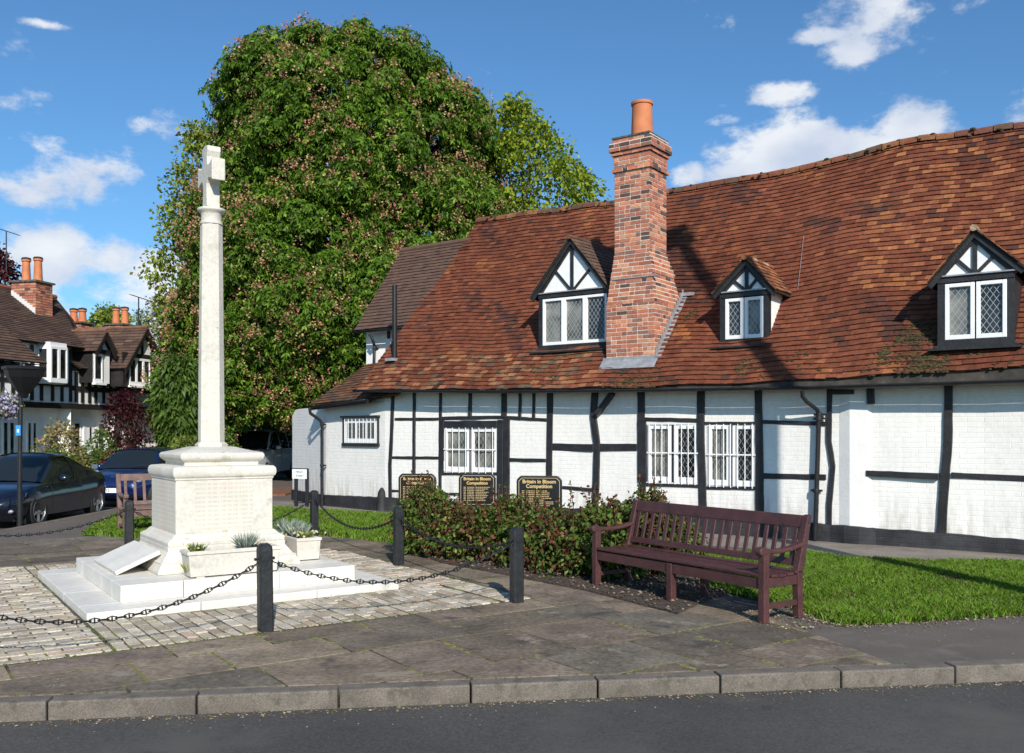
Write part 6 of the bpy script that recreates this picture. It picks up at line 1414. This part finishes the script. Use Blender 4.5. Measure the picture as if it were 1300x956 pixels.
# --- far house with the large gable
hC = house('farthest half timbered house with large white windowed gable beside the chestnut')
xc0, xc1 = hx(147), hx(215); zeC = H(150, 468, .3)[1]
facade(hC, xc0, xc1, 0, zeC, [hx(p) for p in (152, 158, 196, 205)], H(150, 494)[1])
m = MB(); zrC = H(150, 424, -2.6)[1]; rc = part('roof', hC); slope(m, (xc0, -.35, zeC - .1), (xc1 + .2, -.35, zeC - .1), (xc1 + .2, 2.6, zrC), (xc0 - .5, 2.6, zrC)); m.face([(xc0, 2.6, zrC), (xc1, 2.6, zrC), (xc1, 5.5, zeC), (xc0, 5.5, zeC)], (.06, .035, .025)); m.build('roof_tiles', dtile, rc)
gable(hC, (180, 417), (152, 468), (195, 447), .9, 4.2, (163, 189, 3), H(175, 492, .9)[1], (H(175, 488, .9)[1], H(175, 455, .9)[1]), kind='gable')
chim(hC, H(150, 400, -2.2)[0], 2.0, zrC - .5, H(160, 411, -2.2)[1], .8, .8, 2, .58)
# television aerials
for (lab, px, py, pz, Z) in (('rooftop aerial above the dark red tree at the left edge', 8, 294, 345, 40), ('thin rooftop aerial on the far chimney', 176, 378, 412, 37)):
    p = AT(px, py, Z); b = AT(px, pz, Z); t = thing('aerial', lab, 'aerial', (b.x, b.y, b.z)); m = MB(); m.tube([(0, 0, 0), (0, 0, p.z - b.z)], .025, 6); m.build('mast', iron, t); m = MB(); h = p.z - b.z
    m.tube([(-.3, 0, h + .12), (.55, .0, h - .16)], .018, 5)
    for i in range(7): x_ = -.25 + .12 * i; m.tube([(x_ - .03, -.25, h + .1 - .33 * (i * .12)), (x_ + .03, .25, h + .1 - .33 * (i * .12))], .01, 4)
    m.build('antenna', iron, t)
# picket fence and low wall in front of the gardens
fc = thing('picket_fence', 'brown wooden picket fence before the far front gardens', 'fence', (-12.6, 24.4, 0), R(75)); m = MB(); x_ = -5
while x_ < 7: m.box(x_, x_ + .1, 0, .02, .02, 1.02 + random.uniform(-.03, .03)); x_ += .135
m.build('pickets', pm('fence_wood', (.25, .13, .06), .8, noise=(4, .3)), fc); m = MB(); m.box(-5, 7, .021, .06, .25, .33); m.box(-5, 7, .021, .06, .75, .83); m.build('rail', MATS['fence_wood'], fc)
for x_ in (2.1, 2.5): m = MB(); m.box(x_, x_ + .13, -.06, .0, 0, 1.15); m.build('post', greyw, fc)
flat('garden_ground', [(-30, 10), (-13.2, 18), (-10.4, 31), (-8.9, 45), (-30, 60)], -.05, pm('garden_soil', (.06, .06, .03), .95, noise=(2, .4)), th=.08)
# ================================================================== PARKED VEHICLES
def carpaint(name, c, metal=.3): return pm(name, c, .22, metal=metal, coat=1, spec=.5)
tyrem = pm('tyre_rubber', (.015, .015, .016), .8); alloy = pm('alloy_wheel', (.5, .51, .53), .3, metal=.85); carglass = pm('car_glass', (.012, .016, .018), .03, spec=.8); lampg = pm('headlamp_glass', (.35, .37, .4), .08, spec=.9, coat=1, metal=.3)
blackpt = pm('black_plastic', (.014, .014, .015), .5); yellowpl = pm('number_plate', (.8, .8, .78), .4); redl = pm('red_lamp', (.3, .01, .01), .15, coat=1)
def smooth_interp(tab, x):
    if x <= tab[0][0]: return np.array(tab[0][1:])
    for a, b in zip(tab, tab[1:]):
        if x <= b[0]: t = (x - a[0]) / (b[0] - a[0]); return np.array(a[1:]) * (1 - t) + np.array(b[1:]) * t
    return np.array(tab[-1][1:])
def make_car(name, label, loc, rz, L, Wd, prof, green, paint, wheels, wr, rim_n=5, group=None, cat='car', z0=-.12):
    """front at +x (x from -L/2 to L/2). prof: (x, zlow, zbelt, halfwidth belt, halfwidth sill); green: (x, ztop, halfwidth top) cabin outline"""
    t = thing(name, label, cat, (*loc, z0), rz, group)
    xs = np.linspace(-L / 2, L / 2, 57); rings = []
    for x in xs:
        zl, zb, hb, hs = smooth_interp(prof, x)
        # body section from sill up to the belt and across the top
        sec = [(hs - .07, zl), (hs, zl + .04), (hb - .015, zl + (zb - zl) * .3), (hb, zl + (zb - zl) * .55), (hb - .01, zl + (zb - zl) * .78), (hb - .05, zb - .04), (hb - .1, zb), (hb * .6, zb + .028), (hb * .25, zb + .04), (0, zb + .042)]
        rings.append([(x, y, z) for y, z in sec] + [(x, -y, z) for y, z in reversed(sec[:-1])])
    k = len(rings[0]); m = MB(); m.add([p for r_ in rings for p in r_], [(i * k + j, i * k + j + 1, (i + 1) * k + j + 1, (i + 1) * k + j) for i in range(len(xs) - 1) for j in range(k - 1)] + [(i * k + k - 1, i * k, (i + 1) * k, (i + 1) * k + k - 1) for i in range(len(xs) - 1)] + [tuple(range(k)), tuple(range((len(xs) - 1) * k, len(xs) * k))[::-1]])
    bo = m.build('body', paint, t, smooth=True, angle=40)
    bm = bmesh.new(); bm.from_mesh(bo.data); bmesh.ops.recalc_face_normals(bm, faces=bm.faces); bm.to_mesh(bo.data); bm.free()
    # wheel openings cut by a boolean that is applied and its cutter removed
    cm = MB()
    for wx in wheels:
        for s_ in (-1, 1):
            M_ = Matrix.Translation((wx, s_ * (Wd / 2 - .12), wr)) @ Matrix.Rotation(R(90), 4, 'X'); cm.lathe([(wr + .055, -.22), (wr + .055, .22)], (0, 0, 0), 28, M=M_)
    co_ = cm.build('cutter', blackpt)
    bm = bmesh.new(); bm.from_mesh(co_.data); bmesh.ops.recalc_face_normals(bm, faces=bm.faces); bm.to_mesh(co_.data); bm.free()
    md = bo.modifiers.new('b', 'BOOLEAN'); md.operation = 'DIFFERENCE'; md.object = co_; md.solver = 'EXACT'
    bpy.context.view_layer.update(); dg = bpy.context.evaluated_depsgraph_get(); me = bpy.data.meshes.new_from_object(bo.evaluated_get(dg)); bo.modifiers.clear(); bo.data = me; bpy.data.objects.remove(co_)
    bo.data.materials.clear(); bo.data.materials.append(paint)
    for p_ in bo.data.polygons: p_.material_index = 0; 
    me.shade_smooth()
    try: me.set_sharp_from_angle(angle=R(35))
    except Exception: pass
    m = MB(); m.box(-L / 2 + .35, L / 2 - .35, -Wd / 2 + .25, Wd / 2 - .25, .16, .6); m.build('underbody', blackpt, t)
    # cabin: glass core with roof and pillars in body colour
    gx = np.linspace(green[0][0], green[-1][0], 33); R2 = []
    for x in gx:
        zt, ht = smooth_interp(green, x); zl, zb, hb, hs = smooth_interp(prof, x); zt = max(zt, zb + .035); f = min(1, (zt - zb) / .12)
        sec = [(hb - .09, zb - .03), (hb - .12 - .0 * f, zb + (zt - zb) * .25), ((hb - .12) * .45 + ht * .55 + .02, zb + (zt - zb) * .62), (ht + .015, zt - (zt - zb) * .12), (ht - .05, zt - .012 * f), (ht * .55, zt + .016), (0, zt + .025)]
        R2.append([Vector((x, y, z)) for y, z in sec] + [Vector((x, -y, z)) for y, z in reversed(sec[:-1])])
    k = len(R2[0]); m = MB(); m.add([p for r_ in R2 for p in r_], [(i * k + j, i * k + j + 1, (i + 1) * k + j + 1, (i + 1) * k + j) for i in range(len(gx) - 1) for j in range(k - 1)]); go = m.build('windows', carglass, t, smooth=True, angle=60)
    # painted roof, pillars
    zmax = max(g[1] for g in green); rx0 = min(g[0] for g in green if g[1] > zmax - .09); rx1 = max(g[0] for g in green if g[1] > zmax - .05); m = MB()
    def off(p, c, d=.012): v = (p - c); v.x *= .15; return p + v.normalized() * d
    for i in range(len(gx) - 1):
        for j in range(k - 1):
            xm_ = (gx[i] + gx[i + 1]) / 2; jj = min(j, k - 2 - j)
            pillar = any(abs(xm_ - q) < .035 for q in PILL.get(name, ())) and jj <= 3
            roofp = (jj >= 3 and rx0 - .02 < xm_ < rx1 + .0)
            rail_ = jj == 3
            apil = rail_ 
            rear = xm_ < rx0 and (jj in (2, 3) or (name == 'off_roader' and jj < 3 and False))
            if pillar or roofp or apil or rear:
                c = Vector((xm_, 0, .9)); q = [off(R2[i][j], c), off(R2[i][j + 1], c), off(R2[i + 1][j + 1], c), off(R2[i + 1][j], c)]; m.face(q)
    ro = m.build('roof_panel', paint, t, smooth=True, angle=50)
    bm = bmesh.new(); bm.from_mesh(ro.data); bmesh.ops.remove_doubles(bm, verts=bm.verts, dist=.0005); bm.to_mesh(ro.data); bm.free(); ro.data.shade_smooth()
    for wx in wheels:
        for s_ in (-1, 1):
            wh = part('wheel', t); wh.location = (wx, s_ * (Wd / 2 - .02), wr); wh.rotation_euler = (R(90) if s_ < 0 else R(-90), 0, 0)     # local z outward
            m = MB(); m.lathe([(wr * .66, -.2), (wr * .95, -.2), (wr, -.17), (wr, -.03), (wr * .96, 0), (wr * .68, .0)], n=32, caps=False); m.build('tyre', tyrem, wh, smooth=True)
            m = MB(); m.lathe([(wr * .7, -.19), (wr * .7, .0), (wr * .665, .004), (wr * .64, -.03), (wr * .6, -.15), (.02, -.15)], n=32, col=(1, 1, 1), caps=False)
            m.build('rim', pm('dark_rim', (.05, .05, .055), .5, metal=.5), wh, smooth=True)
            m = MB()
            for q in range(rim_n):
                a = 2 * math.pi * q / rim_n + .3; c_, s2 = math.cos(a), math.sin(a); u = Vector((c_, s2, 0)); v_ = Vector((-s2, c_, 0)); w0, w1 = wr * .12, wr * .085
                p = [u * wr * .1 - v_ * w0, u * wr * .68 - v_ * w1, u * wr * .68 + v_ * w1, u * wr * .1 + v_ * w0]; m.hexa([p_ + Vector((0, 0, -.05)) for p_ in p] + [p[0] + Vector((0, 0, -.018)), p[1] + Vector((0, 0, -.006)), p[2] + Vector((0, 0, -.006)), p[3] + Vector((0, 0, -.018))])
            m.lathe([(wr * .2, -.05), (wr * .2, -.012), (wr * .1, -.004), (.005, -.004)], n=16); m.lathe([(wr * .69, -.03), (wr * .705, .002), (wr * .66, .003), (wr * .64, -.03)], n=32, caps=False); m.build('spokes', alloy, wh, bevel=.004, seg=1)
            # dark wheel-arch liner
    for s_ in (-1, 1):
        m = MB(); mx_ = [g for g in green if g[1] > smooth_interp(prof, g[0])[1] + .1][-1][0] - .12; zb = smooth_interp(prof, mx_)[1]; m.sphere((mx_, s_ * (Wd / 2 + .07), zb + .06), (.07, .11, .075), 12, 8); m.build('wing_mirror', paint, t, smooth=True)
        m = MB(); m.box(-.28, -.12, s_ * (Wd / 2 - .012) - .012, s_ * (Wd / 2 - .012) + .012, .76, .785); m.build('door_handle', paint, t)
        # shut lines
        m = MB()
        for q in SHUT.get(name, ()):
            zl, zb, hb, hs = smooth_interp(prof, q); m.tube([(q, s_ * (hs + .001), zl + .07), (q, s_ * (hb - .012), zl + (zb - zl) * .3), (q + .01, s_ * (hb + .001), zl + (zb - zl) * .55), (q + .01, s_ * (hb - .008), zl + (zb - zl) * .78), (q + .01, s_ * (hb - .05), zb - .04)], .0045, 4)
        m.build('shut_line', blackpt, t)
    return t
PILL = {'coupe': (-.38, -.98), 'hatchback': (-.15, -.9), 'off_roader': (-.1, -1.05, -1.9)}; SHUT = {'coupe': (.72, -.5), 'hatchback': (.75, -.25), 'off_roader': (.95, .0, -.95)}
def xyz_part(t, name, mat, fn, **k): m = MB(); fn(m); return m.build(name, mat, t, **k)
# black coupe: front wheel at survey (52,666), rear wheel at (127,650)
cpnt = carpaint('black_blue_paint', (.006, .009, .02), .2)
L = 4.04; Wd = 1.84
prof = [(-2.02, .38, .78, .62, .58), (-1.96, .28, .86, .74, .7), (-1.7, .22, .93, .86, .82), (-1.2, .2, .93, .92, .88), (-.5, .18, .88, .9, .88), (.4, .18, .86, .9, .88), (.85, .19, .84, .91, .88), (1.25, .2, .80, .92, .88), (1.6, .22, .73, .87, .82), (1.85, .25, .64, .74, .7), (2.0, .33, .55, .58, .52), (2.02, .36, .5, .54, .5)]
green = [(-1.75, .94, .45), (-1.3, 1.13, .5), (-.8, 1.3, .54), (-.35, 1.39, .57), (.0, 1.39, .57), (.25, 1.32, .58), (.6, 1.1, .64), (.92, .86, .72)]
fw_ = Vector(G(52, 662, -.12)); rw_ = Vector(G(126, 646, -.12)); 
cd_ = Vector((-.01, -1)).normalized()
c0 = Vector((-10.0, 18.95))
cp_ = make_car('coupe', 'black coupe with silver alloy wheels and a windscreen sticker, parked at the left edge', (c0.x, c0.y), math.atan2(cd_.y, cd_.x), L, Wd, prof, green, cpnt, (1.22, -1.24), .325, group='cars parked along the kerb')
xyz_part(cp_, 'windscreen_sticker', whitep, lambda m: m.face([(.74, .42, .985), (.68, .5, 1.03), (.63, .4, 1.085), (.69, .31, 1.04)]))
for s_ in (-1, 1):
    xyz_part(cp_, 'headlight', lampg, lambda m: m.add([(1.86, s_ * .38, .64), (1.74, s_ * .70, .66), (1.56, s_ * .84, .70), (1.62, s_ * .845, .62), (1.8, s_ * .76, .55), (1.93, s_ * .45, .55)], [(0, 1, 4, 5), (1, 2, 3, 4)]))
    xyz_part(cp_, 'fog_lamp', lampg, lambda m: m.sphere((1.86, s_ * .68, .36), (.04, .07, .04), 10, 6), smooth=True)
xyz_part(cp_, 'grille', blackpt, lambda m: m.box(1.98, 2.035, -.36, .36, .3, .55)); xyz_part(cp_, 'front_plate', yellowpl, lambda m: m.box(2.036, 2.045, -.26, .26, .36, .47))
# blue hatchback behind
L = 3.75; Wd = 1.7
prof = [(-1.87, .4, .85, .7, .66), (-1.8, .3, .93, .8, .76), (-1.4, .22, .95, .84, .81), (0, .2, .92, .845, .82), (1.0, .2, .9, .845, .82), (1.4, .22, .84, .82, .79), (1.68, .26, .76, .74, .7), (1.83, .3, .66, .62, .6), (1.875, .36, .56, .56, .52)]
green = [(-1.8, .95, .62), (-1.62, 1.28, .56), (-1.3, 1.39, .56), (-.6, 1.42, .57), (.1, 1.41, .57), (.35, 1.37, .58), (.62, 1.16, .62), (.92, .92, .7)]
hp = carpaint('deep_blue_paint', (.006, .016, .085), .3)
q = AT(141, 620, 21.9); hc = make_car('hatchback', 'dark blue hatchback with white number plate parked behind the black coupe', (q.x, 21.9 + 1.88), R(-91), L, Wd, prof, green, hp, (1.2, -1.25), .31, group='cars parked along the kerb')
for s_ in (-1, 1):
    xyz_part(hc, 'headlight', lampg, lambda m: m.sphere((1.62, s_ * .6, .68), (.16, .11, .1), 14, 9), smooth=True)
xyz_part(hc, 'grille', pm('chrome', (.7, .7, .72), .12, metal=1), lambda m: m.lathe([(.3, 0), (.31, .015), (.26, .02), (.25, .0)], (0, 0, 0), 24, M=Matrix.Translation((1.82, 0, .53)) @ Matrix.Rotation(R(75), 4, 'Y') @ Matrix.Diagonal((.32, 1, 1, 1))), smooth=True)
xyz_part(hc, 'front_plate', yellowpl, lambda m: m.box(1.885, 1.9, -.26, .26, .4, .51)); tm_ = textmesh('X10', .1, 'plate_lettering', MATS['black_lettering'], hc, (0, 0, 0)); tm_.rotation_euler = (0, 0, R(90)); tm_.location = (1.903, -.08, .455)
xyz_part(hc, 'badge', MATS['chrome'], lambda m: m.sphere((1.72, 0, .77), (.03, .05, .025), 8, 5)); xyz_part(hc, 'tax_disc', whitep, lambda m: m.add([(.74, .5, 1.06), (.72, .62, 1.06), (.62, .62, 1.14), (.64, .5, 1.14)], [(0, 1, 2, 3)])); xyz_part(hc, 'mirror_glass', pm('sky_mirror', (.5, .6, .75), .05, metal=.9), lambda m: m.box(.69, .7, -1.0, -.85, .93, 1.04))
xyz_part(hc, 'wiper', blackpt, lambda m: m.tube([(.9, .1, .99), (.86, .55, 1.02)], .01, 5))
# pale grey off roader in the shade of the tree
L = 4.75; Wd = 1.92
prof = [(-2.37, .45, 1.05, .8, .78), (-2.3, .34, 1.12, .9, .88), (-1.8, .3, 1.16, .95, .92), (0, .28, 1.14, .955, .92), (1.0, .28, 1.12, .955, .92), (1.7, .3, 1.08, .94, .9), (2.2, .33, 1.0, .86, .84), (2.35, .4, .92, .8, .78), (2.375, .45, .85, .78, .75)]
green = [(-2.3, 1.18, .75), (-2.15, 1.72, .68), (-1.8, 1.79, .68), (.2, 1.8, .68), (.45, 1.76, .69), (.75, 1.5, .74), (1.12, 1.14, .82)]
op = carpaint('silver_paint', (.6, .62, .65), .1); q = AT(322, 600, 31)
oc = make_car('off_roader', 'silver off road car parked in the deep shade beneath the chestnut tree', (q.x - .55, 33.3), R(-94), L, Wd, prof, green, op, (1.45, -1.4), .38, group=None, cat='car', z0=.01)
for s_ in (-1, 1): xyz_part(oc, 'headlight', lampg, lambda m: m.box(2.2, 2.36, s_ * .72 - .16, s_ * .72 + .16, .78, .95), bevel=.03); xyz_part(oc, 'roof_rail', blackpt, lambda m: m.tube([(-1.9, s_ * .64, 1.83), (.2, s_ * .64, 1.86)], .02, 6))
xyz_part(oc, 'grille', blackpt, lambda m: m.box(2.3, 2.39, -.5, .5, .72, .96)); xyz_part(oc, 'bonnet_air_intake', blackpt, lambda m: m.box(2.3, 2.4, -.7, .7, .42, .6)); xyz_part(oc, 'front_plate', yellowpl, lambda m: m.box(2.39, 2.41, -.26, .26, .5, .61))
